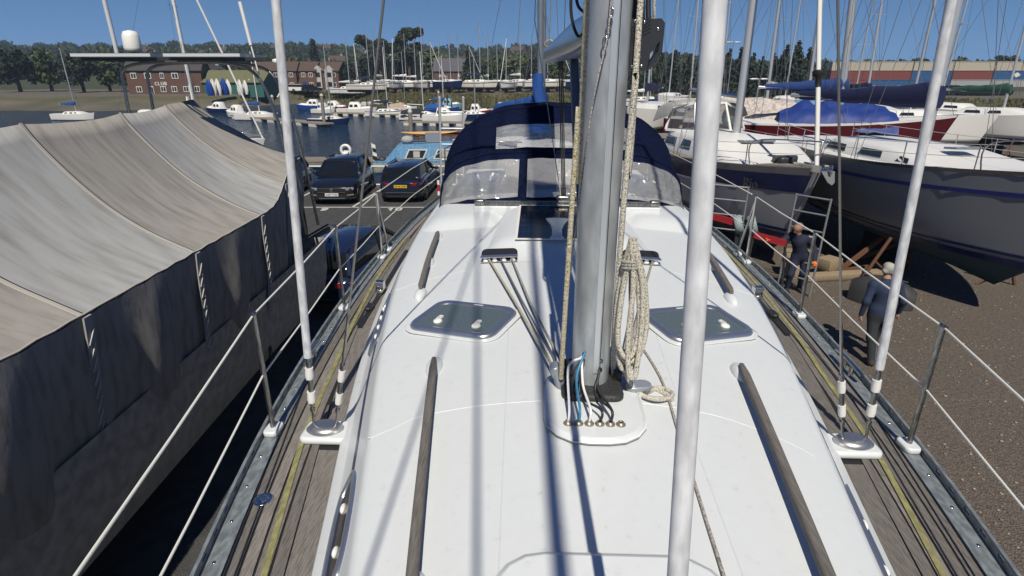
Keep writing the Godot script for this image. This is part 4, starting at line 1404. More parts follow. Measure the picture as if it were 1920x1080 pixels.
# ================================================================ boats ashore on either side
func build_neighbours():
	covered_boat()
	# big yacht ashore to starboard, bow towards us
	var navy := M("navy_gloss", 0.006, 0.012, 0.070, 0.25)
	var grey := M("grey_white_gloss", 0.30, 0.31, 0.33, 0.25)
	var teak := M("old_teak_deck", 0.20, 0.18, 0.155, 0.85)
	var white := M("far_white", 0.70, 0.70, 0.68, 0.35)
	var T := boat("cruising_yacht", "large white yacht with navy sheer band and windscreen, ashore with its bow towards the foredeck", {
		"category": "yacht", "L": 12.6, "B": 4.0, "F": 1.5, "n": 22, "hull": grey, "deck": teak, "draft": 0.7, "rake": 0.42, "flare": 0.22,
		"anti": M("navy_antifoul", 0.012, 0.016, 0.034, 0.6),
		"bands": [{"a": 0.985, "b": 0.90, "m": M("rub_strake", 0.16, 0.15, 0.14, 0.5), "name": "rubbing_strake"}, {"a": 0.89, "b": 0.66, "m": navy, "name": "sheer_band"}, {"a": 0.66, "b": 0.625, "m": M("far_white", 0.70, 0.70, 0.68, 0.35), "name": "white_line", "t1": 0.84}, {"a": 0.07, "b": -0.05, "m": navy, "name": "boot_stripe"}, {"a": 0.14, "b": 0.10, "m": navy, "name": "boot_stripe"}],
		"cabins": [{"t0": 0.30, "t1": 0.86, "w": 0.70, "h": 0.66, "m": white, "front": 0.40, "drop": 0.92, "wins": [[0.36, 0.46], [0.50, 0.58], [0.62, 0.66]]}],
		"mast": 16.0, "mast_r": 0.13, "mast_t": 0.60, "mast_up": 0.62, "mast_rake": 0.01, "boom": 4.8, "boom_up": 1.15, "furl": 0.055, "rails": true, "wire": 0.007, "spreaders": [0.35, 0.65], "ashore": 0.88})
	moor(T, 7.0, -19.9, 182.0, 0.88)
	var st: SurfaceTool
	# windscreen and hood over the cockpit
	var hoodm := tri(M("grey_canvas", 0.46, 0.455, 0.44, 0.85), grey_noise("canvas_fade", 0.72, 1.0, 0.02, 5), Vector3(1.2, 1.2, 1.2))
	var y0 := 2.18
	st = ST()
	var arch := func(u, v):
		var x: float = lerpf(-1.0, 1.0, u)
		var hw := lerpf(1.42, 1.5, v)
		var top := lerpf(0.95, 1.30, sqrt(v))
		return Vector3(x * hw, y0 + (top - 0.5) * pow(maxf(1.0 - pow(absf(x), 3.2), 0.0), 0.4) + 0.5 - 0.35 * v, lerpf(1.35, 3.1, v))
	sheet(st, 20, 8, arch)
	obj("cockpit_hood", st, hoodm, T)
	var fr := ST()
	var px := [-1.42, -0.62, 0.62, 1.42]
	var posts := []
	for k in 4:
		var inner: bool = k == 1 or k == 2
		posts.append([Vector3(px[k], y0, 0.75 if inner else 1.55), Vector3(px[k] * 0.86, y0 + (0.92 if inner else 0.66), 1.30 if inner else 1.75)])
	for k in 4: bar(fr, posts[k][0], posts[k][1], 0.07, 0.07)
	for k in 3:
		bar(fr, posts[k][0], posts[k + 1][0], 0.08, 0.08)
		bar(fr, posts[k][1], posts[k + 1][1], 0.08, 0.07)
	obj("windscreen_frame", fr, white, T)
	for k in 3:
		st = ST()
		st.set_smooth_group(-1)
		quad(st, posts[k][0], posts[k + 1][0], posts[k + 1][1], posts[k][1])
		obj("windscreen_pane", st, pane("smoked_glass", 0.06, 0.075, 0.08, 0.55), T)
	st = ST()
	ball(st, Vector3(-0.95, y0 + 0.4, 1.9), Vector3(0.26, 0.34, 0.22), 8)
	obj("covered_wheel", st, M("pale_green_cloth", 0.42, 0.50, 0.46, 0.9), T)
	st = ST()
	slab(st, 1.0, 0.9, 0.06, 0.1, 0.02, Transform3D(Basis(Vector3.RIGHT, 0.10), Vector3(0, 2.16, -2.5)))
	obj("fore_hatch", st, M("hatch_blue_grey", 0.16, 0.18, 0.22, 0.2), T)
	st = ST()
	slab(st, 0.5, 0.5, 0.22, 0.1, 0.04, Transform3D(Basis(), Vector3(0, 1.80, -4.55)))
	tube(st, [Vector3(-0.3, 1.96, -4.55), Vector3(0.3, 1.96, -4.55)], 0.09, 10)
	obj("anchor_windlass", st, M("dark_casting"), T)
	st = ST()
	bar(st, Vector3(-0.13, 1.90, -5.3), Vector3(-0.13, 1.98, -6.55), 0.03, 0.16)
	bar(st, Vector3(0.13, 1.90, -5.3), Vector3(0.13, 1.98, -6.55), 0.03, 0.16)
	tube(st, [Vector3(-0.14, 1.95, -6.5), Vector3(0.14, 1.95, -6.5)], 0.06, 10)
	obj("bow_roller", st, M("polished_steel"), T)
	st = ST()
	bar(st, Vector3(0, 1.98, -5.6), Vector3(0, 1.92, -6.75), 0.05, 0.07)
	prism(st, PackedVector2Array([Vector2(-0.16, 0.0), Vector2(0.16, 0.0), Vector2(0.08, -0.30), Vector2(0.0, -0.38), Vector2(-0.08, -0.30)]), 0.03, Transform3D(Basis(Vector3.RIGHT, 0.75), Vector3(0, 1.94, -6.6)))
	obj("anchor", st, M("galvanised", 0.14, 0.15, 0.155, 0.5, 0.3), T)
	words("Rio", 0.24, M("dull_gold", 0.045, 0.038, 0.03, 0.5), T, Transform3D(Basis(Vector3.UP, deg_to_rad(114)), Vector3(0.915, 1.33, -4.72)), false, true)
	st = ST()
	tube(st, [Vector3(0, 3.75, -5.56), Vector3(0, 3.95, -5.50), Vector3(0, 4.0, -5.49), Vector3(0, 4.1, -5.46)], [0.07, 0.075, 0.14, 0.14], 10)
	obj("furling_drum", st, M("black_plastic"), T)
	# second yacht beyond it
	T = boat("cruising_yacht", "white yacht ashore with blue sheer line, perforated toe rail and navy boom cover", {
		"category": "yacht", "L": 11.6, "B": 3.8, "F": 1.5, "n": 20, "hull": M("hull_grey_white", 0.21, 0.225, 0.245, 0.25), "draft": 0.6, "flare": 0.15,
		"anti": M("teal_antifoul", 0.012, 0.045, 0.075, 0.6),
		"bands": [{"a": 0.80, "b": 0.75, "m": M("royal_stripe", 0.02, 0.03, 0.17, 0.3)}, {"a": 0.06, "b": -0.02, "m": navy, "name": "boot_stripe"}, {"a": 0.13, "b": 0.10, "m": navy, "name": "boot_stripe"}, {"a": 1.03, "b": 0.985, "m": M("satin_steel"), "name": "toe_rail"}],
		"cabins": [{"t0": 0.28, "t1": 0.84, "w": 0.68, "h": 0.42, "front": 0.5, "drop": 0.9, "wins": [[0.34, 0.44], [0.50, 0.60], [0.655, 0.70]]}],
		"mast": 15.0, "mast_r": 0.10, "mast_t": 0.57, "mast_up": 0.42, "boom": 4.9, "boom_up": 0.95, "cover": M("navy_cover", 0.006, 0.011, 0.055, 0.85), "cover_fat": 0.2, "rails": true, "wire": 0.007, "spreaders": [0.35, 0.65], "ashore": 1.25})
	moor(T, 10.75, -16.1, 177.0, 1.2)
	var pivot := Vector3(0, 0, -0.81)
	T.get_node("boom").transform = Transform3D(Basis(), pivot) * Transform3D(Basis(Vector3.UP, deg_to_rad(21)), Vector3.ZERO) * Transform3D(Basis(), -pivot)
	st = ST()
	slab(st, 0.62, 0.5, 0.05, 0.08, 0.015, Transform3D(Basis(Vector3.RIGHT, 0.08), Vector3(0, 2.05, -2.2)))
	obj("fore_hatch", st, M("hatch_blue_grey", 0.16, 0.18, 0.22, 0.2), T)
	# yachts further along the yard
	var blue := M("bright_blue_cloth", 0.008, 0.060, 0.25, 0.85)
	T = boat("cruising_yacht", "grey-masted yacht ashore with bright blue sail cover, behind the sprayhood", {
		"category": "yacht", "L": 9.5, "B": 3.2, "F": 1.15, "n": 14, "cabins": [{"t0": 0.3, "t1": 0.8, "w": 0.64, "h": 0.36, "wins": [[0.4, 0.55]]}],
		"mast": 12.0, "mast_r": 0.125, "mast_t": 0.58, "boom": 3.6, "boom_up": 1.0, "cover": blue, "cover_fat": 0.34, "mast_m": M("dull_mast", 0.22, 0.25, 0.29, 0.4, 0.5), "ashore": 1.3})
	moor(T, 0.75, -25.6, 215.0, 0.75)
	st = ST()
	tube(st, [Vector3(-0.42, 1.2, -0.4), Vector3(-0.36, 14.0, -0.3)], 0.10, 8)
	obj("mizzen_pole", st, M("dull_mast"), T)
	st = ST()
	var sag := []
	for i in 9:
		var u := i / 8.0
		var ring := PackedVector3Array()
		for j in 10:
			var a := TAU * j / 10
			var lump := 1.0 + 0.22 * sin(j * 2.3 + u * 11.0) + 0.15 * sin(j * 4.1 - u * 17.0)
			ring.append(Vector3(0.1 + 0.44 * (1.0 - 0.6 * u) * cos(a) * lump + 0.08 * sin(u * 9.0), 1.9 + 2.3 * u, -0.75 + 0.40 * (1.0 - 0.5 * u) * sin(a) * lump))
		sag.append(ring)
	loft(st, sag)
	obj("hoisted_cover", st, blue, T)
	T = boat("cruising_yacht", "dark red hulled boat ashore under blue tarpaulins", {
		"category": "yacht", "L": 11.0, "B": 3.5, "F": 1.5, "n": 14, "hull": M("dark_red_hull", 0.075, 0.008, 0.014, 0.25), "bands": [{"a": 1.0, "b": 0.95, "m": white}],
		"mast": 13.5, "mast_r": 0.15, "mast_t": 0.60, "mast_rake": 0.07, "boom": 3.5, "cover": M("royal_cloth", 0.008, 0.035, 0.15, 0.85), "cover_fat": 0.2, "ashore": 1.4})
	moor(T, 13.5, -27.0, 250.0, 1.35)
	tarp(T, "blue_tarpaulin", M("tarp_royal", 0.008, 0.032, 0.19, 0.6), 1.75, -3.2, 1.4, 1.6, 0.9, 5)
	T = boat("cruising_yacht", "boat ashore wrapped in a faded light blue tarpaulin", {"category": "yacht", "L": 9.0, "B": 3.2, "F": 1.3, "n": 12, "mast": 11.0, "mast_r": 0.08, "ashore": 1.3, "rails": true})
	moor(T, 15.5, -33.0, 245.0, 1.3)
	tarp(T, "faded_tarpaulin", M("tarp_pale", 0.11, 0.22, 0.36, 0.7), 1.45, -3.5, 3.6, 1.7, 0.95, 8)
	T = boat("cruising_yacht", "boat ashore under patched white and brown sheeting", {"category": "yacht", "L": 8.5, "B": 3.1, "F": 1.3, "n": 12, "hull": M("dark_red_hull"), "mast": 11.5, "mast_r": 0.07, "ashore": 1.3})
	moor(T, 12.1, -30.0, 235.0, 1.4)
	tarp(T, "patched_sheeting", tri(M("patched_sheet", 0.52, 0.48, 0.46, 0.8), ramp_noise("patches", 0.012, 4, [[0.0, 0.45, 0.35, 0.28], [0.45, 0.8, 0.74, 0.70], [0.6, 1.0, 1.0, 1.0], [1.0, 1.1, 1.1, 1.1]]), Vector3(0.6, 0.6, 0.6)), 1.4, -3.3, 3.3, 1.7, 1.35, 11)
	# more laid up rows, seen mostly as masts
	var k := 0
	for d in [[1222, 44.0, 11.0, 1], [1290, 52.0, 13.0, 0], [1330, 40.0, 12.5, 1], [1345, 62.0, 11.0, 0], [1455, 48.0, 12.0, 1], [1480, 60.0, 10.0, 0], [1620, 42.0, 11.5, 1], [1606, 66.0, 10.0, 0], [1700, 36.0, 12.0, 1], [1790, 45.0, 11.0, 0], [1260, 70.0, 11.0, 0], [1880, 38.0, 12.0, 1]]:
		var far_label: String = ["white yacht laid up ashore with bare mast beyond the tarpaulined boats", "laid up yacht with navy boom cover ashore beyond the big yachts"][d[3]]
		var opt := {"category": "yacht", "L": 9.5, "B": 3.1, "F": 1.2, "n": 10, "cabins": [{"t0": 0.3, "t1": 0.8, "w": 0.62, "h": 0.4, "wins": [[0.38, 0.48], [0.52, 0.6]]}], "mast": d[2], "mast_r": 0.075, "mast_rake": [0.0, 0.03, 0.05, 0.015][k % 4], "ashore": 1.3, "wire": 0.011}
		if d[3]:
			opt["boom"] = 3.6
			opt["cover"] = [M("navy_cover"), M("grey_canvas"), M("green_cover", 0.02, 0.07, 0.05, 0.85)][k % 3]
		if d[3]: far_label = ["laid up yacht with navy boom cover ashore beyond the big yachts", "laid up yacht with grey boom cover ashore beyond the big yachts", "laid up yacht with green boom cover ashore beyond the big yachts"][k % 3]
		var o := boat("laid_up_yacht", far_label, opt, "yachts laid up along the yard")
		moor(o, (d[0] - 960.0) / 1152.6 * d[1], -d[1], [150.0, 205.0, 175.0, 230.0, 30.0][k % 5], 1.3)
		k += 1

# cloth thrown over a boat from z0 to z1
func tarp(T: Node3D, called: String, m: Material, y: float, z0: float, z1: float, hw: float, rise: float, sd: int):
	var nz := FastNoiseLite.new()
	nz.seed = sd
	nz.frequency = 0.5
	var st := ST()
	var f := func(u, v):
		var q: float = lerpf(-1.0, 1.0, u)
		var e: float = 1.0 - pow(absf(2.0 * v - 1.0), 3.0)
		var ridge := rise * (0.35 + 0.65 * e) * (0.8 + 0.4 * nz.get_noise_1d(v * 9.0))
		var yy: float = y + ridge * (1.0 - absf(q) * 0.95) - 0.5 * smoothstep(0.75, 1.0, absf(q))
		var p := Vector3(q * hw * (0.8 + 0.2 * e), yy, lerpf(z0, z1, v))
		return p + Vector3(nz.get_noise_3d(p.x * 3, p.y * 3, p.z * 3), nz.get_noise_3d(p.z * 3, p.x * 3, 7.0), 0) * 0.14
	sheet(st, 22, 20, f)
	obj(called, st, m, T)

# ---------------------------------------------------------------- the boat under a grey cover, alongside to port
const COVER_X := -5.0
func cover_pt(q: float, z: float) -> Vector3:
	# q: -1 left eave, 0 ridge, 1 right eave; cloth sags between ridge pole and eaves and between frames
	var a := absf(q)
	var frame := absf(fposmod(z + 6.2, 1.8) / 1.8 - 0.5) * 2.0            # 1 at the frames, 0 between
	var ridge := 4.42 - 0.035 * (1.0 - frame * frame) * smoothstep(-10.9, -9.6, z) + 0.06 * smoothstep(-8.0, -10.9, z)
	var y := lerpf(ridge, 3.02, pow(a, 0.80)) - lerpf(0.03, 0.13, smoothstep(-10.9, -9.0, z)) * sin(a * PI) - 0.015 * (1.0 - frame) * sin(a * PI)
	y += 0.40 * a * smoothstep(-8.4, -11.0, z)
	var rx := -5.1 - 0.19 * maxf(-z - 7.4, 0.0)
	var ex := COVER_X + 1.43 - 0.42 * smoothstep(-8.0, -11.0, z) if q > 0.0 else COVER_X - 1.75
	y += 0.010 * sin(z * 7.0 + a * 9.0) * sin(a * PI) + 0.007 * sin(z * 17.0 - a * 13.0) * a
	return Vector3(lerpf(rx, ex, a), y, z)

func skirt_pt(z: float, v: float, side: float) -> Vector3:
	var e := cover_pt(side, z)
	var frame := absf(fposmod(z + 6.2, 1.8) / 1.8 - 0.5) * 2.0
	var fold := 0.018 * sin(z * 7.0 + v * 2.0) + 0.006 * sin(z * 17.0 + 1.3) + 0.012 * sin(z * 3.3 - v * 4.0) + 0.035 * pow(frame, 10.0) * sin(z * 29.0 + v)
	var out := 0.02 + 0.10 * sin(v * PI) * (1.0 - frame) + fold * smoothstep(0.0, 0.5, v) * 1.3
	out -= 0.16 * v + 0.10 * v * v
	return Vector3(e.x + side * out, e.y - 1.85 * v - 0.08 * sin(z * 3.1) * v, z + 0.05 * sin(v * 6.0 + z * 2.0) * v)

func covered_boat():
	var T := thing("covered_boat", "boat ashore under a stained grey canvas cover, alongside the yacht", "boat")
	var cl := M("grey_cover_canvas", 0.31, 0.298, 0.278, 0.9)
	tri(cl, ramp_noise("cover_stain", 0.012, 6, [[0.0, 0.60, 0.58, 0.55], [0.30, 0.80, 0.79, 0.77], [0.5, 0.94, 0.94, 0.94], [0.75, 1.0, 1.01, 1.02], [1.0, 1.05, 1.06, 1.07]]), Vector3(0.30, 0.30, 1.15), bump_noise("canvas_bump", 0.02, 5, 5.0), 0.12)
	var cl2 := M("grey_cover_canvas_newer", 0.355, 0.362, 0.362, 0.9)
	tri(cl2, mats["cover_stain"], Vector3(0.22, 0.22, 0.8), mats["canvas_bump"], 0.12)
	cl2.uv1_offset = Vector3(0.4, 0.3, 0.1)
	var frames := [-11.0, -9.6, -8.0, -6.2, -4.4, -2.6, -0.8]
	for k in frames.size() - 1:
		var z0: float = frames[k]
		var z1: float = frames[k + 1]
		var st := ST()
		sheet(st, 36, 16, func(u, v): return cover_pt(lerpf(-1, 1, u), lerpf(z0, z1, v)))
		var p := obj("cover_panel", st, cl if k % 2 == 0 else cl2, T)
		for s in [-1.0, 1.0]:
			st = ST()
			sheet(st, 26, 14, func(u, v): return skirt_pt(lerpf(z0, z1, u), v, s))
			obj("cover_skirt", st, cl, p)
		# overlapping seam with its dark line, lacing down the skirt
		st = ST()
		var pts := []
		for i in 41: pts.append(cover_pt(lerpf(-1, 1, i / 40.0), z1) + Vector3(0, 0.006, 0.0))
		var rings := []
		for q in pts: rings.append(PackedVector3Array([q + Vector3(0, 0, 0.022), q + Vector3(0, 0.006, 0.019), q + Vector3(0, 0.006, -0.022), q + Vector3(0, -0.004, -0.022)]))
		loft(st, rings, true, true, -1)
		obj("cover_seam", st, M("seam_tape", 0.40, 0.385, 0.35, 0.9), T)
		st = ST()
		tube(st, pts.map(func(q): return q + Vector3(0, 0.002, -0.030)), 0.007, 5)
		obj("seam_cord", st, M("black_cord", 0.015, 0.015, 0.015, 0.8), T)
		st = ST()
		var down := []
		for i in 15: down.append(skirt_pt(z1, i / 14.0, 1.0) + Vector3(0.02, 0, 0))
		rings = []
		for q in down: rings.append(PackedVector3Array([q + Vector3(0.0, 0, 0.05), q + Vector3(0.012, 0, 0.045), q + Vector3(0.012, 0, -0.05), q + Vector3(-0.01, 0, -0.05)]))
		loft(st, rings, true, true, -1)
		obj("lacing_flap", st, cl2, T)
		st = ST()
		for i in 12:
			var a: Vector3 = down[i + 1] + Vector3(0.016, 0, -0.035)
			var b: Vector3 = down[i + 2] + Vector3(0.016, 0, 0.035)
			tube(st, [a, (a + b) / 2 + Vector3(0.01, 0.02, 0), b], 0.006, 5)
		var lace := obj("lacing", st, M("white_cord", 0.55, 0.54, 0.50, 0.8), T)
		lace.set_meta("kind", "stuff")
	# eave rope
	var st := ST()
	var ev := []
	for i in 60: ev.append(cover_pt(1.0, lerpf(-11.0, -0.8, i / 59.0)) + Vector3(0.004, 0.012, 0))
	tube(st, ev, 0.010, 6)
	obj("eave_rope", st, M("seam_tape"), T)
	# far gable
	st = ST()
	sheet(st, 24, 12, func(u, v):
		var a := cover_pt(lerpf(-1, 1, u), -11.0)
		var b := skirt_pt(-11.0, 1.0, 1.0)
		return Vector3(lerpf(a.x, COVER_X + (a.x - COVER_X) * 0.9, v) + 0.02 * sin(v * 8 + u * 20), lerpf(a.y, b.y, v), -11.0 - 0.15 * sin(v * PI * 0.6) - 0.03 * sin(u * 30.0)))
	obj("cover_gable", st, cl, T)
	# hull below
	st = ST()
	var rings := []
	for i in 15:
		var z := lerpf(-10.8, 1.5, i / 14.0)
		var w := 1.38 * (1.0 if z < -4.0 else 1.0 - pow((z + 4.0) / 5.6, 2.0))
		var ring := PackedVector3Array()
		for p in [[-1.0, 1.95], [-0.98, 1.3], [-0.9, 0.8], [-0.4, 0.35], [0.0, 0.22], [0.4, 0.35], [0.9, 0.8], [0.98, 1.3], [1.0, 1.95]]: ring.append(Vector3(COVER_X + p[0] * w, p[1], z))
		rings.append(ring)
	loft(st, rings, false, true)
	obj("hull", st, tri(M("chalky_hull", 0.42, 0.41, 0.38, 0.5), grey_noise("pvc_mottle", 0.82, 1.0, 0.02, 5), Vector3(0.5, 0.5, 0.5)), T)
	st = ST()
	slab(st, 0.4, 4.0, 0.3, 0.1, 0.03, Transform3D(Basis(), Vector3(COVER_X, 0.0, -5.0)))
	obj("keel", st, M("antifoul_dark", 0.02, 0.024, 0.035, 0.7), T)
	for z in [-8.0, -4.5, -1.5]:
		st = ST()
		for i in 3:
			var a := skirt_pt(z, 1.0, 1.0)
			tube(st, curve([a, a + Vector3(0.03, -0.25, 0.05 * i - 0.05), a + Vector3(-0.04, -0.55, 0.1 * i - 0.1)], 4), 0.008, 5)
		obj("tie_cord", st, M("black_cord", 0.015, 0.015, 0.015, 0.8), T)
	# tube arch over the stern with two solar panels, aerials and domes
	var tubem := M("satin_steel")
	for zz in [-10.1, -10.8]:
		st = ST()
		tube(st, curve([Vector3(-3.72, 2.2, zz), Vector3(-3.84, 3.4, zz), Vector3(-3.98, 4.3, zz), Vector3(-4.18, 4.86, zz), Vector3(-4.55, 5.06, zz), Vector3(-5.4, 5.10, zz), Vector3(-6.3, 5.02, zz), Vector3(-6.42, 4.6, zz), Vector3(-6.42, 3.4, zz), Vector3(-6.42, 2.2, zz)], 6), 0.026, 10)
		obj("arch_tube", st, tubem, T)
	for xx in [[-6.9, -5.65], [-5.45, -4.25]]:
		st = ST()
		bx(st, Vector3((xx[0] + xx[1]) / 2, 5.19, -10.2), Vector3(xx[1] - xx[0], 0.045, 1.0))
		var pn := obj("panel_frame", st, M("panel_alloy", 0.60, 0.62, 0.65, 0.4, 0.2), T)
		st = ST()
		bx(st, Vector3((xx[0] + xx[1]) / 2, 5.215, -10.2), Vector3(xx[1] - xx[0] - 0.06, 0.006, 0.94))
		obj("solar_cells", st, M("dark_acrylic"), pn)
	st = ST()
	bx(st, Vector3(-5.4, 5.135, -9.9), Vector3(2.9, 0.05, 0.06))
	bx(st, Vector3(-5.4, 5.135, -10.5), Vector3(2.9, 0.05, 0.06))
	obj("panel_rail", st, M("dark_casting"), T)
	st = ST()
	lathe(st, [[0.02, 0.0], [0.125, 0.02], [0.135, 0.08], [0.13, 0.26], [0.10, 0.33], [0.02, 0.35]], 18, Transform3D(Basis(), Vector3(-6.32, 5.24, -10.4)))
	obj("satellite_dome", st, M("white_plastic"), T)
	st = ST()
	tube(st, [Vector3(-3.90, 4.55, -10.1), Vector3(-3.80, 4.68, -10.1), Vector3(-3.80, 4.98, -10.1)], 0.016, 8)
	lathe(st, [[0.03, -0.1], [0.035, 0.0], [0.09, 0.02], [0.105, 0.05], [0.10, 0.085], [0.02, 0.105]], 16, Transform3D(Basis(), Vector3(-3.80, 5.05, -10.1)))
	obj("gps_dome", st, M("white_plastic"), T)
	st = ST()
	tube(st, [Vector3(-4.16, 4.9, -10.1), Vector3(-4.22, 5.35, -10.1)], 0.012, 6)
	tube(st, [Vector3(-4.22, 5.35, -10.1), Vector3(-4.30, 5.98, -10.1)], 0.028, 8)
	obj("whip_aerial", st, M("white_plastic"), T)
	st = ST()
	tube(st, [Vector3(-6.6, 5.2, -10.4), Vector3(-6.7, 9.0, -10.4)], 0.035, 8)
	obj("wind_generator_pole", st, M("panel_alloy"), T)

# ================================================================ quay, parked cars, boat alongside
# front to -z, wheels on y = 0; stations along the car give bonnet, belt and roof
func car(called: String, label: String, D: Dictionary) -> Node3D:
	var T := thing(called, label, "car", Vector3.ZERO, 0.0, D.get("group", ""))
	var L: float = D.L
	var W: float = D.W / 2
	var H: float = D.H
	var paint := M("car_paint_" + D.paint_key, D.paint[0], D.paint[1], D.paint[2], 0.14)
	paint.clearcoat_enabled = true
	paint.clearcoat = 0.8
	paint.clearcoat_roughness = 0.05
	var trimm := M("car_black_trim", 0.012, 0.012, 0.013, 0.5)
	var glass := M("car_glass", 0.008, 0.010, 0.012, 0.04)
	var chrome := M("car_chrome", 0.7, 0.7, 0.72, 0.12, 1.0)
	var bl := H * 0.64                                  # belt line
	var f := -L / 2
	var r := L / 2
	# z, half width factor, sill, shoulder height
	var low := [[f, 0.70, 0.30, bl * 0.62], [f + 0.06, 0.84, 0.22, bl * 0.72], [f + 0.22, 0.95, 0.20, bl * 0.80], [f + 0.6, 1.0, 0.20, bl * 0.88], [f + 1.25, 1.0, 0.20, bl * 0.97], [0.0, 1.0, 0.20, bl], [r - 0.9, 1.0, 0.20, bl * 1.01], [r - 0.25, 0.97, 0.22, bl * 1.0], [r - 0.07, 0.90, 0.26, bl * 0.95], [r, 0.80, 0.34, bl * 0.85]]
	var st := ST()
	var rings := []
	for s in low:
		var w: float = W * s[1]
		var y0: float = s[2]
		var y1: float = s[3]
		var ring := PackedVector3Array()
		for p in [[0.0, y0], [0.86, y0], [0.96, y0 + 0.07], [0.99, lerpf(y0, y1, 0.4)], [1.0, lerpf(y0, y1, 0.68)], [0.97, lerpf(y0, y1, 0.86)], [0.93, y1 - 0.03], [0.86, y1], [0.4, y1 + 0.035], [0.0, y1 + 0.045]]: ring.append(Vector3(w * p[0], p[1], s[0]))
		for p in [[0.4, y1 + 0.035], [0.86, y1], [0.93, y1 - 0.03], [0.97, lerpf(y0, y1, 0.86)], [1.0, lerpf(y0, y1, 0.68)], [0.99, lerpf(y0, y1, 0.4)], [0.96, y0 + 0.07], [0.86, y0]]: ring.append(Vector3(-w * p[0], p[1], s[0]))
		rings.append(ring)
	loft(st, rings)
	obj("body", st, paint, T)
	# greenhouse: glass all round, roof and pillars in body colour
	var zf := f + 1.12
	var up := [[zf, 0.90, 0.90, 0.0], [zf + 0.80, 0.86, 0.70, 0.93], [zf + 1.2, 0.86, 0.69, 1.0], [r - D.get("tail", 0.75), 0.86, 0.69, 0.97], [r - D.get("tail", 0.75) + 0.28, 0.85, 0.70, 0.85], [r - 0.14, 0.84, 0.80, 0.0]]
	st = ST()
	rings = []
	for s in up:
		var y1: float = lerpf(bl + 0.02, H, s[3])
		rings.append(PackedVector3Array([Vector3(-W * s[1], bl - 0.05, s[0]), Vector3(-W * lerpf(s[1], s[2], 0.9), y1 - 0.05 * s[3], s[0]), Vector3(-W * s[2] * 0.9, y1, s[0]), Vector3(0, y1 + 0.02 * s[3], s[0]), Vector3(W * s[2] * 0.9, y1, s[0]), Vector3(W * lerpf(s[1], s[2], 0.9), y1 - 0.05 * s[3], s[0]), Vector3(W * s[1], bl - 0.05, s[0])]))
	loft(st, rings, false, true, 1)
	obj("glazing", st, glass, T)
	st = ST()
	rings = []
	for k in [1, 2, 3, 4]:
		var s = up[k]
		var y1: float = lerpf(bl + 0.02, H, s[3]) + 0.012
		var z: float = s[0] - (0.10 if k == 1 else 0.0)
		if k == 1: y1 -= 0.055
		rings.append(PackedVector3Array([Vector3(-W * s[2] * 1.0, y1 - 0.07, z), Vector3(-W * s[2] * 0.92, y1, z), Vector3(0, y1 + 0.025, z), Vector3(W * s[2] * 0.92, y1, z), Vector3(W * s[2] * 1.0, y1 - 0.07, z), Vector3(0, y1 - 0.05, z)]))
	loft(st, rings)
	var roof := obj("roof", st, paint, T)
	for s in [-1.0, 1.0]:
		for pl in [[0, 1], [3, 5], [4, 5]]:
			var a = up[pl[0]]
			var b = up[pl[1]]
			st = ST()
			bar(st, Vector3(s * W * a[1] * (0.985 if a[3] == 0.0 else 0.86), lerpf(bl, H - 0.03, a[3]), a[0]), Vector3(s * W * (b[1] if b[3] == 0.0 else b[2]) * 0.99, lerpf(bl, H - 0.03, b[3]), b[0]), 0.08, 0.07)
			obj("pillar", st, paint, T)
		st = ST()
		bar(st, Vector3(s * W * 0.88, bl, 0.15), Vector3(s * W * 0.70, H - 0.04, 0.15), 0.05, 0.09, Vector3.BACK)
		obj("pillar", st, trimm, T)
		st = ST()
		ball(st, Vector3(s * (W + 0.09), bl + 0.06, zf + 0.42), Vector3(0.11, 0.075, 0.07), 8)
		obj("wing_mirror", st, paint if D.get("mirror_paint", true) else trimm, T)
		st = ST()
		bar(st, Vector3(s * W * 0.72, H + 0.02, zf + 1.0), Vector3(s * W * 0.72, H + 0.0, r - 0.8), 0.03, 0.035)
		obj("roof_rail", st, D.get("rail_m", trimm), roof)
		st = ST()
		bar(st, Vector3(s * W * 0.985, 0.27, f + 1.1), Vector3(s * W * 0.985, 0.27, r - 1.1), 0.05, 0.12)
		obj("sill_trim", st, trimm, T)
		for z in [f + 0.84, r - 0.80]:
			st = ST()
			lathe(st, [[0.05, -0.11], [0.30, -0.11], [0.325, -0.08], [0.325, 0.08], [0.30, 0.11], [0.22, 0.112], [0.21, 0.08], [0.05, 0.08]], 22, Transform3D(Basis(Vector3.BACK, -s * PI / 2), Vector3(s * (W - 0.10), 0.325, z)))
			var wh := obj("wheel", st, M("tyre", 0.014, 0.014, 0.015, 0.8), T)
			st = ST()
			for k in 5:
				var a := TAU * k / 5
				bar(st, Vector3(s * (W + 0.0), 0.325, z), Vector3(s * (W + 0.005), 0.325 + 0.2 * sin(a), z + 0.2 * cos(a)), 0.06, 0.02, Vector3.RIGHT)
			tube(st, [Vector3(s * (W - 0.03), 0.325, z), Vector3(s * (W + 0.008), 0.325, z)], 0.06, 10)
			obj("rim", st, M("alloy_rim", 0.3, 0.31, 0.33, 0.3, 0.8), wh)
			st = ST()
			var archp := []
			for k in 9:
				var a := PI * k / 8
				archp.append(Vector3(s * (W * 0.992), 0.325 + 0.37 * sin(a), z + 0.37 * cos(a)))
			tube(st, archp, 0.03, 6)
			obj("wheel_arch", st, trimm, T)
	# front
	var ny := bl * 0.62
	st = ST()
	slab(st, W * 1.25, 0.17, 0.03, 0.05, 0.008, Transform3D(Basis(Vector3.RIGHT, -PI / 2), Vector3(0, ny - 0.02, f + 0.005)))
	bx(st, Vector3(0, 0.36, f + 0.02), Vector3(W * 1.35, 0.16, 0.05))
	obj("grille", st, trimm, T)
	for y in [ny + 0.055, ny - 0.105]:
		st = ST()
		bx(st, Vector3(0, y, f - 0.02), Vector3(W * 1.2, 0.016, 0.02))
		obj("chrome_strip", st, chrome, T)
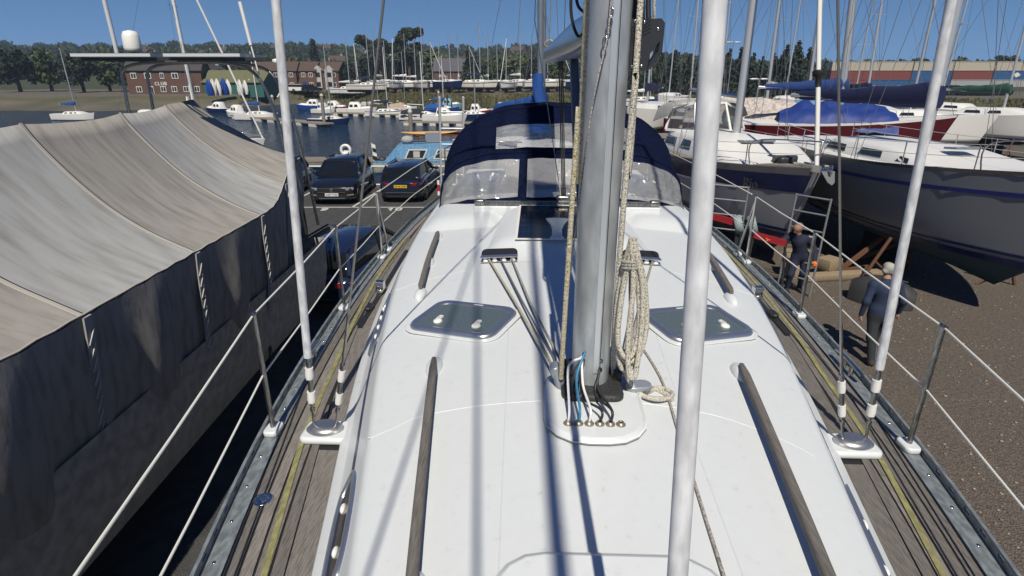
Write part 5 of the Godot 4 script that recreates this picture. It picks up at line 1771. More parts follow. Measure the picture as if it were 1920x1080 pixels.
	st = ST()
	bx(st, Vector3(0, 0.29, f - 0.012), Vector3(W * 1.1, 0.03, 0.03))
	obj("bumper_strip", st, M("alloy_rim"), T)
	for s in [-1.0, 1.0]:
		st = ST()
		slab(st, 0.34, 0.115, 0.06, 0.04, 0.02, Transform3D(Basis(Vector3.UP, s * -0.5) * Basis(Vector3.RIGHT, -PI / 2), Vector3(s * W * 0.74, ny + 0.02, f + 0.10)))
		var hl := obj("headlight", st, M("headlight_lens", 0.50, 0.52, 0.55, 0.08, 0.6), T)
		st = ST()
		bx(st, Vector3(s * W * 0.78, 0.42, f + 0.045), Vector3(0.26, 0.035, 0.04), Basis(Vector3.UP, s * -0.4))
		obj("fog_lamp", st, M("headlight_lens"), hl)
	if D.get("badge", false):
		st = ST()
		var ring := []
		for i in 21: ring.append(Vector3(0.062 * cos(TAU * i / 20), ny - 0.02 + 0.062 * sin(TAU * i / 20), f - 0.035))
		tube(st, ring, 0.008, 6, false)
		for e in [[-0.045, 0.04, -0.0, -0.02], [0.045, 0.04, 0.0, -0.02], [-0.055, -0.005, -0.025, -0.05], [0.055, -0.005, 0.025, -0.05], [-0.025, -0.05, 0.0, 0.0], [0.025, -0.05, 0.0, 0.0]]:
			bar(st, Vector3(e[0], ny - 0.02 + e[1], f - 0.035), Vector3(e[2], ny - 0.02 + e[3], f - 0.035), 0.01, 0.01)
		obj("badge", st, chrome, T)
	var pb := M("plate_black", 0.01, 0.01, 0.01, 0.6)
	for e in [[f - 0.035, PI, ny - 0.19, M("plate_white", 0.72, 0.72, 0.70, 0.4)], [r + 0.012, 0.0, bl * D.get("plate_y", 0.72), M("plate_yellow", 0.62, 0.42, 0.03, 0.4)]]:
		st = ST()
		bx(st, Vector3(0, e[2], e[0]), Vector3(0.52, 0.115, 0.012))
		var np := obj("number_plate", st, e[3], T)
		words(D.plate, 0.075, pb, np, Transform3D(Basis(Vector3.UP, e[1]), Vector3(0, e[2], e[0] + (0.008 if e[1] == 0.0 else -0.008))), true)
	# tail
	for s in [-1.0, 1.0]:
		st = ST()
		slab(st, 0.40, 0.13, 0.06, 0.04, 0.015, Transform3D(Basis(Vector3.UP, s * 0.35) * Basis(Vector3.RIGHT, PI / 2), Vector3(s * W * 0.70, bl * 0.82, r - 0.075)))
		obj("tail_light", st, M("tail_red", 0.20, 0.008, 0.012, 0.12), T)
		st = ST()
		tube(st, [Vector3(s * W * 0.55, 0.28, r - 0.1), Vector3(s * W * 0.55, 0.28, r - 0.005)], 0.04, 10)
		obj("exhaust", st, chrome, T)
	st = ST()
	bx(st, Vector3(0, 0.44, r - 0.005), Vector3(W * 1.35, 0.022, 0.02))
	bx(st, Vector3(0, bl * 0.90, r - 0.03), Vector3(W * 0.9, 0.018, 0.02))
	obj("chrome_strip", st, chrome, T)
	st = ST()
	bx(st, Vector3(0, 0.32, r - 0.03), Vector3(W * 1.3, 0.16, 0.06))
	obj("rear_diffuser", st, trimm, T)
	st = ST()
	bar(st, Vector3(0, H + 0.02, r - 1.0), Vector3(0, H + 0.09, r - 0.85), 0.035, 0.02)
	obj("roof_aerial", st, trimm, roof)
	return T

func build_quay():
	var suv := {"L": 4.25, "W": 1.84, "H": 1.58, "paint": [0.008, 0.009, 0.014], "paint_key": "black", "plate": "AX67 FAM", "badge": true}
	var T := car("parked_car", "black car parked nose out beside the navy estate, plate AX67 FAM", suv)
	T.position = Vector3(-7.22, 0.004, -24.85)
	T.rotation.y = PI + deg_to_rad(2.0)
	var st := ST()
	bx(st, Vector3(0.38, 1.34, -0.32), Vector3(0.36, 0.10, 0.02), Basis(Vector3.RIGHT, -0.5))
	obj("sun_visor", st, M("visor_grey", 0.45, 0.47, 0.45, 0.7), T)
	var est := {"L": 4.65, "W": 1.82, "H": 1.45, "paint": [0.008, 0.011, 0.028], "paint_key": "navy", "plate": "GV16 UKG", "tail": 0.62, "plate_y": 0.74, "rail_m": M("car_black_trim")}
	T = car("parked_car", "dark navy estate car parked tail out towards the yacht, yellow plate GV16 UKG", est)
	T.position = Vector3(-4.42, 0.004, -25.45)
	T.rotation.y = deg_to_rad(-1.5)
	var near := {"L": 4.4, "W": 1.80, "H": 1.46, "paint": [0.010, 0.016, 0.045], "paint_key": "midnight", "plate": "", "tail": 0.62}
	T = car("parked_car", "midnight blue hatchback parked close beside the covered boat", near)
	T.position = Vector3(-3.85, 0.004, -13.55)
	T.rotation.y = deg_to_rad(-8.0)
	var dk := {"L": 4.3, "W": 1.8, "H": 1.5, "paint": [0.012, 0.013, 0.016], "paint_key": "charcoal", "plate": ""}
	T = car("parked_car", "charcoal car half hidden behind the grey boat cover", dk)
	T.position = Vector3(-10.15, 0.004, -24.9)
	T.rotation.y = PI
	# railing at the quay edge
	var rail_m := M("pale_blue_paint", 0.50, 0.60, 0.64, 0.5)
	T = thing("quay_railing", "pale blue two-rail railing along the quay behind the parked cars", "railing", Vector3(0, 0, -27.15))
	for y in [0.90, 0.05]:
		st = ST()
		tube(st, [Vector3(-60, y, 0), Vector3(-2.55, y, 0)], 0.04, 8)
		obj("rail", st, rail_m, T)
	for k in 22:
		st = ST()
		tube(st, [Vector3(-2.6 - k * 2.7, 0.0, 0), Vector3(-2.6 - k * 2.7, 0.93, 0)], 0.035, 8)
		obj("post", st, rail_m, T)
	# timber pontoon in the water beyond
	var wood := []
	for k in 3: wood.append(tri(M("pontoon_wood_%d" % k, 0.20 + 0.03 * k, 0.185 + 0.025 * k, 0.16 + 0.02 * k, 0.9), mats["teak_grain"], Vector3(0.4, 3, 3)))
	T = thing("timber_pontoon", "weathered timber pontoon lying off the quay", "pontoon", Vector3(-24.0, -1.1, -44.3))
	for k in 5:
		st = ST()
		bx(st, Vector3(0, 0, -0.95 + k * 0.47), Vector3(31.0, 0.08, 0.44))
		obj("board", st, wood[k % 3], T)
	st = ST()
	bx(st, Vector3(0, -0.22, 1.22), Vector3(31.0, 0.28, 0.12))
	obj("fender_beam", st, wood[0], T)
	for k in 8:
		st = ST()
		bx(st, Vector3(-14.0 + k * 4.0, -0.35, 0.0), Vector3(1.6, 0.4, 2.0))
		obj("float", st, M("float_grey", 0.33, 0.32, 0.29, 0.8), T)
	T = thing("lifebuoy", "white lifebuoy on its stand on the timber pontoon", "lifebuoy", Vector3(-12.3, -1.06, -43.6))
	st = ST()
	var ring := []
	for i in 25: ring.append(Vector3(0.33 * cos(TAU * i / 24), 0.75 + 0.33 * sin(TAU * i / 24), 0.08))
	tube(st, ring, 0.11, 10, false)
	obj("ring", st, M("white_plastic"), T)
	st = ST()
	bx(st, Vector3(0, 0.35, 0), Vector3(0.34, 0.7, 0.08))
	obj("stand", st, M("white_plastic"), T)
	blue_boat()
	# piles
	for p in [[-7.8, -46.0, 1.9, 0.16, "tall weathered pile with pale cap beside the blue cabin boat"], [-25.1, -80.0, 2.0, 0.22, "stout grey pile at the end of the far pontoon"], [-34.8, -88.0, 1.6, 0.2, "grey pile halfway along the far pontoon"], [-10.4, -86.0, 2.2, 0.15, "slim dark pile by the moored white yachts"]]:
		T = thing("mooring_pile", p[4], "pile", Vector3(p[0], WATER, p[1]))
		st = ST()
		tube(st, [Vector3(0, -2, 0), Vector3(0, 1.9 + p[2], 0)], p[3], 10)
		obj("post", st, wood[1], T)
		st = ST()
		lathe(st, [[p[3] * 1.1, 0.0], [p[3] * 1.1, 0.12], [0.02, 0.3]], 10, Transform3D(Basis(), Vector3(0, 1.9 + p[2], 0)))
		obj("cap", st, M("pale_cap", 0.42, 0.48, 0.44, 0.7), T)
	# far pontoons
	for p in [[-44.1, -96.0, -24.4, -79.0, "long low floating pontoon with white floats across the river"], [-15.0, -83.0, -2.1, -80.0, "floating pontoon under the moored white yachts"], [-30.4, -103.0, -17.0, -98.0, "dark floating pontoon behind the moored cruisers"]]:
		var a := Vector3(p[0], WATER + 0.42, p[1])
		var b := Vector3(p[2], WATER + 0.42, p[3])
		T = thing("floating_pontoon", p[4], "pontoon")
		st = ST()
		bar(st, a, b, 2.0, 0.16)
		obj("walkway", st, wood[2], T)
		for k in 7:
			st = ST()
			bar(st, a.lerp(b, (k + 0.2) / 7.0) - Vector3(0, 0.25, 0), a.lerp(b, (k + 0.65) / 7.0) - Vector3(0, 0.25, 0), 2.1, 0.34)
			obj("float", st, M("float_white", 0.55, 0.54, 0.5, 0.7), T)
	# marker post and aluminium ladder by our stern
	T = thing("marker_post", "short red and white marker post at the edge of the car park", "post", Vector3(-2.95, 0, -23.1))
	st = ST()
	tube(st, [Vector3(0, 0, 0), Vector3(0, 0.8, 0)], 0.05, 10)
	obj("post", st, M("marker_red", 0.36, 0.02, 0.025, 0.5), T)
	for y in [0.35, 0.78]:
		st = ST()
		tube(st, [Vector3(0, y, 0), Vector3(0, y + 0.16, 0)], 0.053, 10)
		obj("white_band", st, M("white_plastic"), T)
	T = thing("boarding_ladder", "aluminium ladder leaning against the yacht's stern", "ladder")
	var la := Vector3(-1.25, 0.0, -11.3)
	var lb := Vector3(-1.02, 4.55, -10.2)
	for s in [-0.2, 0.2]:
		st = ST()
		bar(st, la + Vector3(s, 0, 0), lb + Vector3(s, 0, 0), 0.03, 0.07)
		obj("stile", st, M("panel_alloy"), T)
	for k in 16:
		st = ST()
		var c := la.lerp(lb, (k + 0.6) / 16.5)
		tube(st, [c + Vector3(-0.2, 0, 0), c + Vector3(0.2, 0, 0)], 0.016, 6)
		obj("rung", st, M("panel_alloy"), T)

func blue_boat():
	var T := thing("cabin_boat", "sky blue and cream cabin boat moored by the quay", "boat", Vector3(-9.75, WATER, -42.0), deg_to_rad(1.5))
	var cream := tri(M("cream_hull", 0.56, 0.54, 0.48, 0.6), grey_noise("satin_mottle", 0.7, 1.0, 0.03, 4), Vector3(0.3, 0.6, 0.3))
	var sky_m := tri(M("sky_blue_paint", 0.12, 0.30, 0.52, 0.5), grey_noise("pvc_mottle", 0.82, 1.0, 0.02, 5), Vector3(0.4, 0.4, 0.4))
	var st := ST()
	var rings := []
	for i in 12:
		var t := i / 11.0
		var x := lerpf(0.0, 9.5, t)
		var w := 1.35 * (0.88 + 0.12 * smoothstep(0.0, 0.2, t)) * (1.0 - pow(maxf(t - 0.6, 0.0) / 0.4, 2.2))
		var top := 0.72 + 0.18 * t * t
		rings.append(PackedVector3Array([Vector3(x, top, -w), Vector3(x, 0.1, -w * 0.95), Vector3(x, -0.3, -w * 0.6), Vector3(x, -0.3, w * 0.6), Vector3(x, 0.1, w * 0.95), Vector3(x, top, w)]))
	loft(st, rings, false, true)
	obj("hull", st, cream, T)
	st = ST()
	rings = []
	for i in 12:
		var t := i / 11.0
		var x := lerpf(0.0, 9.5, t)
		var w := 1.36 * (0.88 + 0.12 * smoothstep(0.0, 0.2, t)) * (1.0 - pow(maxf(t - 0.6, 0.0) / 0.4, 2.2))
		var top := 0.72 + 0.18 * t * t
		rings.append(PackedVector3Array([Vector3(x, top, -w), Vector3(x, top + 0.10, -w), Vector3(x, top + 0.10, w), Vector3(x, top, w)]))
	loft(st, rings, true, true, -1)
	obj("gunwale", st, sky_m, T)
	var cab := PackedVector2Array([Vector2(0.75, 0.80), Vector2(1.75, 1.92), Vector2(5.6, 1.98), Vector2(5.75, 2.2), Vector2(7.2, 2.22), Vector2(8.3, 0.88)])
	st = ST()
	rings = []
	for z in [[-1.22, 0.0], [-0.98, 1.0], [0.98, 1.0], [1.22, 0.0]]:
		var ring := PackedVector3Array()
		for p in cab: ring.append(Vector3(p.x, p.y if z[1] > 0 else minf(p.y, 0.82), z[0]))
		rings.append(ring)
	loft(st, rings, true, true, -1)
	var cb := obj("cabin", st, sky_m, T)
	for x in [2.35, 4.35, 6.35]:
		var o := func(a, b, lift): return Vector3(x + a + (b - 0.3) * 0.5, 0.98 + b * 1.05, 1.17 - b * 0.225 + lift)
		st = ST()
		loft(st, [PackedVector3Array([o.call(0.0, 0.0, 0.0), o.call(1.35, 0.0, 0.0), o.call(1.35, 0.62, 0.0), o.call(0.0, 0.62, 0.0)]), PackedVector3Array([o.call(0.0, 0.0, 0.05), o.call(1.35, 0.0, 0.05), o.call(1.35, 0.62, 0.05), o.call(0.0, 0.62, 0.05)])], true, true, -1)
		var wf := obj("window", st, M("window_cream", 0.5, 0.5, 0.46, 0.5), cb)
		st = ST()
		loft(st, [PackedVector3Array([o.call(0.1, 0.07, 0.052), o.call(1.25, 0.07, 0.052), o.call(1.25, 0.55, 0.052), o.call(0.1, 0.55, 0.052)]), PackedVector3Array([o.call(0.1, 0.07, 0.06), o.call(1.25, 0.07, 0.06), o.call(1.25, 0.55, 0.06), o.call(0.1, 0.55, 0.06)])], true, true, -1)
		obj("pane", st, M("dark_window", 0.02, 0.025, 0.03, 0.08), wf)
		st = ST()
		bx(st, o.call(0.72, 0.3, 0.07), Vector3(0.45, 0.42, 0.02), Basis(Vector3.RIGHT, -0.21))
		obj("curtain", st, M("curtain", 0.36, 0.35, 0.33, 0.9), wf)
	st = ST()
	ball(st, Vector3(2.35, 2.18, 0.2), Vector3(0.45, 0.3, 0.4), 9)
	obj("rolled_cover", st, M("grey_canvas"), T)
	st = ST()
	bx(st, Vector3(4.1, 2.33, 0.1), Vector3(1.0, 0.7, 0.06), Basis(Vector3.RIGHT, -0.3))
	obj("roof_panel", st, M("hatch_blue_grey"), T)
	st = ST()
	tube(st, [Vector3(2.8, 2.12, 0.5), Vector3(3.7, 2.14, 0.5)], 0.07, 8)
	tube(st, [Vector3(3.0, 2.1, 0.3), Vector3(3.6, 2.22, 0.3)], 0.05, 8)
	obj("deck_gear", st, M("dark_fitting", 0.03, 0.03, 0.03, 0.5), T)
	st = ST()
	lathe(st, [[0.04, 0.0], [0.36, 0.03], [0.38, 0.1], [0.2, 0.22]], 14, Transform3D(Basis(), Vector3(0.55, 0.82, 0.5)))
	obj("round_vent", st, M("dark_fitting"), T)
	st = ST()
	tube(st, [Vector3(0.05, 0.8, 1.0), Vector3(-0.05, 2.1, 1.0)], 0.02, 6)
	var fs := obj("flag_staff", st, M("white_plastic"), T)
	for k in 4:
		st = ST()
		sheet(st, 4, 3, func(u, v): return Vector3(-0.03 + 0.28 * u + 0.03 * sin(u * 7 + k), 0.95 + 0.27 * k + 0.27 * v - 0.1 * u, 1.0 + 0.06 * sin(u * 5 + k * 1.3)))
		obj("flag_panel", st, M("white_plastic") if k % 2 else M("black_plastic"), fs)
	# kayak and rusty beam behind it
	var K := thing("kayak", "sand coloured kayak lying beyond the blue boat's roof", "kayak", Vector3(-6.2, 0.75, -44.6), 0.05)
	st = ST()
	rings = []
	for i in 13:
		var t := i / 12.0
		var w := 0.34 * pow(sin(PI * (0.03 + 0.94 * t)), 0.7)
		var ring2 := PackedVector3Array()
		for j in 10: ring2.append(Vector3(lerpf(-2.1, 2.1, t), 0.2 * sin(TAU * j / 10) * w * 2.2 + 0.12 * pow(absf(2 * t - 1), 3.0) + 0.06 * t, w * cos(TAU * j / 10)))
		rings_add(rings, ring2, i)
	loft(st, rings.slice(rings.size() - 13), true, true)
	obj("shell", st, M("sand_plastic", 0.55, 0.34, 0.12, 0.45), K)
	var R := thing("steel_beam", "rusty red steel beam on trestles beyond the blue boat", "beam", Vector3(-5.2, 0.52, -47.0))
	st = ST()
	bx(st, Vector3(0, 0.14, 0), Vector3(5.2, 0.06, 0.3))
	bx(st, Vector3(0, 0, 0), Vector3(5.2, 0.25, 0.06))
	bx(st, Vector3(0, -0.14, 0), Vector3(5.2, 0.06, 0.3))
	obj("girder", st, tri(M("rust", 0.22, 0.065, 0.03, 0.9), grey_noise("web_dirt", 0.55, 1.0, 0.03, 5), Vector3(0.7, 2, 2)), R)
	for x in [-2.3, 2.3]:
		st = ST()
		bx(st, Vector3(x, -1.2, 0), Vector3(0.2, 2.1, 0.2))
		obj("trestle", st, M("cradle_rust", 0.12, 0.055, 0.03, 0.85), R)

func rings_add(all: Array, ring: PackedVector3Array, i: int):
	if i == 0: all.clear()
	all.append(ring)

# ================================================================ people and what stands round them
# bones: [from, to, radius from, radius to, colour index]; joined by a smooth minimum and meshed as surface nets
func body_mesh(bones: Array, cell: float, blend: float, cols: Array) -> ArrayMesh:
	var lo := Vector3(1e9, 1e9, 1e9)
	var hi := -lo
	for b in bones:
		for e in [0, 1]:
			var rr: float = b[2 + e] + cell * 2
			lo = lo.min(b[e] - Vector3.ONE * rr)
			hi = hi.max(b[e] + Vector3.ONE * rr)
	var n := Vector3i(((hi - lo) / cell).ceil()) + Vector3i.ONE
	var val := PackedFloat32Array()
	val.resize(n.x * n.y * n.z)
	val.fill(1.0)
	var who := PackedInt32Array()
	who.resize(val.size())
	var best := PackedFloat32Array()
	best.resize(val.size())
	best.fill(1e9)
	for b in bones:
		var a: Vector3 = b[0]
		var d: Vector3 = b[1] - a
		var dd := maxf(d.length_squared(), 1e-9)
		var reach: float = maxf(b[2], b[3]) + blend * 2.0 + cell * 2
		var p0 := Vector3i((((a.min(b[1]) - Vector3.ONE * reach) - lo) / cell).floor()).clamp(Vector3i.ZERO, n - Vector3i.ONE)
		var p1 := Vector3i((((a.max(b[1]) + Vector3.ONE * reach) - lo) / cell).ceil()).clamp(Vector3i.ZERO, n - Vector3i.ONE)
		for x in range(p0.x, p1.x + 1):
			for y in range(p0.y, p1.y + 1):
				for z in range(p0.z, p1.z + 1):
					var p := lo + Vector3(x, y, z) * cell
					var t := clampf((p - a).dot(d) / dd, 0.0, 1.0)
					var v: float = (p - a - d * t).length() - lerpf(b[2], b[3], t)
					var i := (x * n.y + y) * n.z + z
					if v < best[i]:
						best[i] = v
						who[i] = b[4]
					var h := clampf(0.5 + 0.5 * (val[i] - v) / blend, 0.0, 1.0)
					val[i] = lerpf(val[i], v, h) - blend * h * (1.0 - h)
	var vert := {}
	var st := ST()
	st.set_smooth_group(0)
	var offs := [Vector3i(0, 0, 0), Vector3i(1, 0, 0), Vector3i(0, 1, 0), Vector3i(1, 1, 0), Vector3i(0, 0, 1), Vector3i(1, 0, 1), Vector3i(0, 1, 1), Vector3i(1, 1, 1)]
	var edges := [[0, 1], [2, 3], [4, 5], [6, 7], [0, 2], [1, 3], [4, 6], [5, 7], [0, 4], [1, 5], [2, 6], [3, 7]]
	for x in n.x - 1:
		for y in n.y - 1:
			for z in n.z - 1:
				var i0 := (x * n.y + y) * n.z + z
				var v := PackedFloat32Array()
				var ins := 0
				for o in offs:
					var q: float = val[i0 + (o.x * n.y + o.y) * n.z + o.z]
					v.append(q)
					if q < 0.0: ins += 1
				if ins == 0 or ins == 8: continue
				var c := Vector3.ZERO
				var m := 0
				for e in edges:
					var a := v[e[0]]
					var b := v[e[1]]
					if (a < 0.0) != (b < 0.0):
						c += Vector3(offs[e[0]]).lerp(Vector3(offs[e[1]]), a / (a - b))
						m += 1
				vert[i0] = [lo + (Vector3(x, y, z) + c / m) * cell, cols[who[i0]]]
	for i0 in vert:
		var z: int = i0 % n.z
		var y: int = (i0 / n.z) % n.y
		var x: int = i0 / (n.y * n.z)
		for ax in 3:
			var step: int = [n.y * n.z, n.z, 1][ax]
			var u: int = [n.z, 1, n.y * n.z][ax]
			var w: int = [1, n.y * n.z, n.z][ax]
			if (val[i0] < 0.0) == (val[i0 + step] < 0.0): continue
			var q := [i0, i0 - u, i0 - u - w, i0 - w]
			var ok := true
			for k in q: ok = ok and vert.has(k)
			if not ok: continue
			if val[i0] >= 0.0: q.reverse()
			for k in [0, 1, 2, 0, 2, 3]:
				st.set_color(vert[q[k]][1])
				st.add_vertex(vert[q[k]][0])
	st.generate_normals()
	return st.commit()

func figure_part(called: String, bones: Array, cell: float, blend: float, cols: Array, parent: Node) -> MeshInstance3D:
	var m := M("figure_" + called, 1, 1, 1, 0.85)
	m.vertex_color_use_as_albedo = true
	m.albedo_color = Color(1, 1, 1)
	var mi := MeshInstance3D.new()
	mi.name = called
	mi.mesh = body_mesh(bones, cell, blend, cols)
	mi.mesh.surface_set_material(0, m)
	parent.add_child(mi, true)
	return mi

# fingers and palm from a wrist, pointing along d with the thumb towards t
func hand_bones(w: Vector3, d: Vector3, t: Vector3, curl: float, c: int) -> Array:
	d = d.normalized()
	t = (t - d * t.dot(d)).normalized()
	var palm := d.cross(t).normalized()
	var out := [[w, w + d * 0.085, 0.026, 0.030, c], [w + t * 0.018 + d * 0.03, w + t * 0.022 + d * 0.08, 0.018, 0.016, c], [w - t * 0.018 + d * 0.03, w - t * 0.026 + d * 0.08, 0.018, 0.015, c]]
	for k in 4:
		var base := w + d * 0.085 + t * (0.030 - 0.020 * k)
		var ln: float = [0.040, 0.045, 0.042, 0.033][k]
		var a := base + (d * cos(curl * 0.6) + palm * sin(curl * 0.6)) * ln
		var b := a + (d * cos(curl * 1.5) + palm * sin(curl * 1.5)) * ln * 0.8
		out.append([base, a, 0.0095, 0.009, c])
		out.append([a, b, 0.009, 0.008, c])
	var th := w + d * 0.025 + t * 0.028
	var t1 := th + (t * 0.7 + d * 0.7).normalized() * 0.038
	out.append([th, t1, 0.012, 0.0105, c])
	out.append([t1, t1 + (d * 0.8 + palm * 0.5 * curl + t * 0.2).normalized() * 0.03, 0.0105, 0.009, c])
	return out

func head_bones(c: Vector3, face: Vector3, skin: int, dark: int) -> Array:
	face = face.normalized()
	var side := face.cross(Vector3.UP).normalized()
	var up := side.cross(face).normalized()
	var out := [[c + up * 0.035 - face * 0.02, c + up * 0.03 + face * 0.02, 0.092, 0.085, skin], [c - up * 0.03 + face * 0.035, c - up * 0.075 + face * 0.055, 0.068, 0.045, skin], [c + face * 0.095 + up * 0.012, c + face * 0.118 - up * 0.022, 0.011, 0.015, skin], [c + face * 0.088 + up * 0.028 - side * 0.035, c + face * 0.088 + up * 0.028 + side * 0.035, 0.013, 0.013, skin], [c + face * 0.098 - up * 0.052 - side * 0.02, c + face * 0.098 - up * 0.052 + side * 0.02, 0.008, 0.008, dark]]
	for s in [-1.0, 1.0]:
		out.append([c + side * s * 0.083 + up * 0.02, c + side * s * 0.088 - up * 0.025, 0.014, 0.012, skin])
		out.append([c + face * 0.092 + side * s * 0.032 + up * 0.008, c + face * 0.093 + side * s * 0.034 + up * 0.008, 0.009, 0.009, dark])
	return out

func build_people():
	# man in navy overalls and orange gloves, bent over the scaffold frame, steadying a red beam
	var cols := [Color(0.013, 0.017, 0.040), Color(0.30, 0.16, 0.11), Color(0.75, 0.17, 0.02), Color(0.02, 0.02, 0.022), Color(0.45, 0.44, 0.40), Color(0.16, 0.14, 0.12)]
	var P := thing("person", "person in navy overalls and orange gloves bent beside the scaffold frame", "person", Vector3(6.72, 0, -12.95))
	var hip := Vector3(0.05, 0.93, 0.0)
	var chest := Vector3(-0.08, 1.30, 0.06)
	var neck := Vector3(-0.14, 1.46, 0.10)
	var shl := Vector3(-0.22, 1.40, -0.05)
	var shr := Vector3(0.10, 1.38, 0.14)
	var elr := Vector3(0.24, 1.12, 0.24)
	var wrr := Vector3(0.20, 0.90, 0.36)
	var ell := Vector3(-0.50, 1.26, 0.02)
	var wrl := Vector3(-0.74, 1.30, 0.06)
	var b := [[hip, chest, 0.155, 0.16, 0], [chest, neck - Vector3(0, 0.05, 0), 0.15, 0.09, 0], [hip + Vector3(-0.07, 0, 0), hip + Vector3(0.07, 0, 0), 0.135, 0.135, 0],
		[chest, shl, 0.12, 0.075, 0], [chest, shr, 0.12, 0.075, 0], [shr, elr, 0.070, 0.056, 0], [elr, wrr, 0.056, 0.042, 0], [shl, ell, 0.070, 0.056, 0], [ell, wrl, 0.056, 0.042, 0],
		[hip + Vector3(-0.10, -0.04, 0), Vector3(-0.16, 0.50, 0.12), 0.105, 0.075, 0], [Vector3(-0.16, 0.50, 0.12), Vector3(-0.14, 0.10, 0.0), 0.075, 0.058, 0], [hip + Vector3(0.10, -0.04, 0), Vector3(0.16, 0.50, 0.06), 0.105, 0.075, 0], [Vector3(0.16, 0.50, 0.06), Vector3(0.20, 0.10, -0.08), 0.075, 0.058, 0],
		[Vector3(-0.14, 0.06, -0.03), Vector3(-0.16, 0.045, 0.15), 0.055, 0.045, 3], [Vector3(0.20, 0.06, -0.11), Vector3(0.20, 0.045, 0.07), 0.055, 0.045, 3], [neck - Vector3(0, 0.04, 0), neck + Vector3(-0.04, 0.08, 0.04), 0.055, 0.052, 1]]
	figure_part("body", b, 0.02, 0.05, cols, P)
	figure_part("head", head_bones(neck + Vector3(-0.06, 0.15, 0.06), Vector3(-0.75, -0.45, 0.45), 1, 5), 0.010, 0.018, cols, P)
	var hc := neck + Vector3(-0.06, 0.15, 0.06)
	figure_part("hair", [[hc + Vector3(0.03, 0.055, -0.02), hc + Vector3(0.0, 0.06, 0.0), 0.085, 0.08, 5], [hc + Vector3(0.05, 0.0, -0.03), hc + Vector3(0.055, -0.02, -0.03), 0.06, 0.05, 5]], 0.014, 0.02, cols, P)
	figure_part("glove", hand_bones(wrr, Vector3(0.0, -0.5, 0.8), Vector3(-1, 0, 0), 1.1, 2), 0.007, 0.006, cols, P)
	figure_part("glove", hand_bones(wrl, Vector3(-1, 0.1, 0.1), Vector3(0, 0.4, 1), 1.2, 2), 0.007, 0.006, cols, P)
	var st := ST()
	bar(st, shr + Vector3(-0.03, 0.062, 0.03), shr + Vector3(0.05, 0.045, 0.06), 0.06, 0.02)
	obj("shoulder_patch", st, M("reflective_tape", 0.5, 0.5, 0.5, 0.5), P)
	# man in a blue jumper walking off along the yard
	cols = [Color(0.012, 0.026, 0.060), Color(0.36, 0.20, 0.15), Color(0.022, 0.024, 0.030), Color(0.05, 0.04, 0.032), Color(0.36, 0.35, 0.32), Color(0.2, 0.12, 0.09)]
	P = thing("person", "grey-haired person in a blue jumper and dark jeans walking over the gravel", "person", Vector3(6.55, 0, -9.45))
	hip = Vector3(0, 0.95, 0)
	chest = Vector3(0.02, 1.32, -0.05)
	neck = Vector3(0.03, 1.54, -0.09)
	shl = Vector3(-0.20, 1.44, -0.06)
	shr = Vector3(0.24, 1.44, -0.07)
	ell = Vector3(-0.31, 1.16, 0.02)
	wrl = Vector3(-0.33, 0.90, -0.02)
	elr = Vector3(0.34, 1.16, 0.02)
	wrr = Vector3(0.36, 0.92, -0.06)
	b = [[hip, chest, 0.16, 0.175, 0], [chest, neck - Vector3(0, 0.06, 0), 0.165, 0.085, 0], [hip + Vector3(-0.07, 0.04, 0), hip + Vector3(0.07, 0.04, 0), 0.145, 0.145, 0],
		[chest + Vector3(0, 0.06, 0), shl, 0.12, 0.08, 0], [chest + Vector3(0, 0.06, 0), shr, 0.12, 0.08, 0], [shl, ell, 0.075, 0.06, 0], [ell, wrl, 0.06, 0.042, 0], [shr, elr, 0.075, 0.06, 0], [elr, wrr, 0.06, 0.042, 0],
		[hip + Vector3(-0.06, -0.06, 0), hip + Vector3(0.06, -0.06, 0), 0.14, 0.14, 2], [hip + Vector3(-0.10, -0.08, 0), Vector3(-0.13, 0.50, 0.10), 0.11, 0.078, 2], [Vector3(-0.13, 0.50, 0.10), Vector3(-0.12, 0.10, 0.22), 0.078, 0.06, 2], [hip + Vector3(0.10, -0.08, 0), Vector3(0.13, 0.52, -0.18), 0.11, 0.078, 2], [Vector3(0.13, 0.52, -0.18), Vector3(0.13, 0.10, -0.22), 0.078, 0.06, 2],
		[Vector3(-0.12, 0.06, 0.25), Vector3(-0.13, 0.045, 0.07), 0.055, 0.045, 3], [Vector3(0.13, 0.06, -0.19), Vector3(0.13, 0.045, -0.38), 0.055, 0.045, 3], [neck - Vector3(0, 0.05, 0), neck + Vector3(0, 0.06, -0.02), 0.06, 0.056, 1]]
	figure_part("body", b, 0.02, 0.05, cols, P)
	hc = neck + Vector3(0.0, 0.16, -0.03)
	figure_part("head", head_bones(hc, Vector3(0.25, -0.12, -1), 1, 5), 0.010, 0.018, cols, P)
	figure_part("hair", [[hc + Vector3(0, 0.045, 0.02), hc + Vector3(0, 0.05, -0.01), 0.094, 0.085, 4], [hc + Vector3(-0.06, -0.01, 0.03), hc + Vector3(0.05, -0.02, 0.04), 0.055, 0.055, 4]], 0.012, 0.02, cols, P)
	figure_part("hand", hand_bones(wrl, Vector3(0.05, -1, -0.1), Vector3(0.1, 0, -1), 0.7, 1), 0.007, 0.006, cols, P)
	figure_part("hand", hand_bones(wrr, Vector3(-0.05, -1, -0.15), Vector3(-0.1, 0, -1), 0.7, 1), 0.007, 0.006, cols, P)
	# scaffold ladder frames
	var galv := tri(M("galvanised_tube", 0.42, 0.44, 0.45, 0.45, 0.6), grey_noise("alu_mottle", 0.62, 1.0, 0.02, 5), Vector3(3, 3, 3))
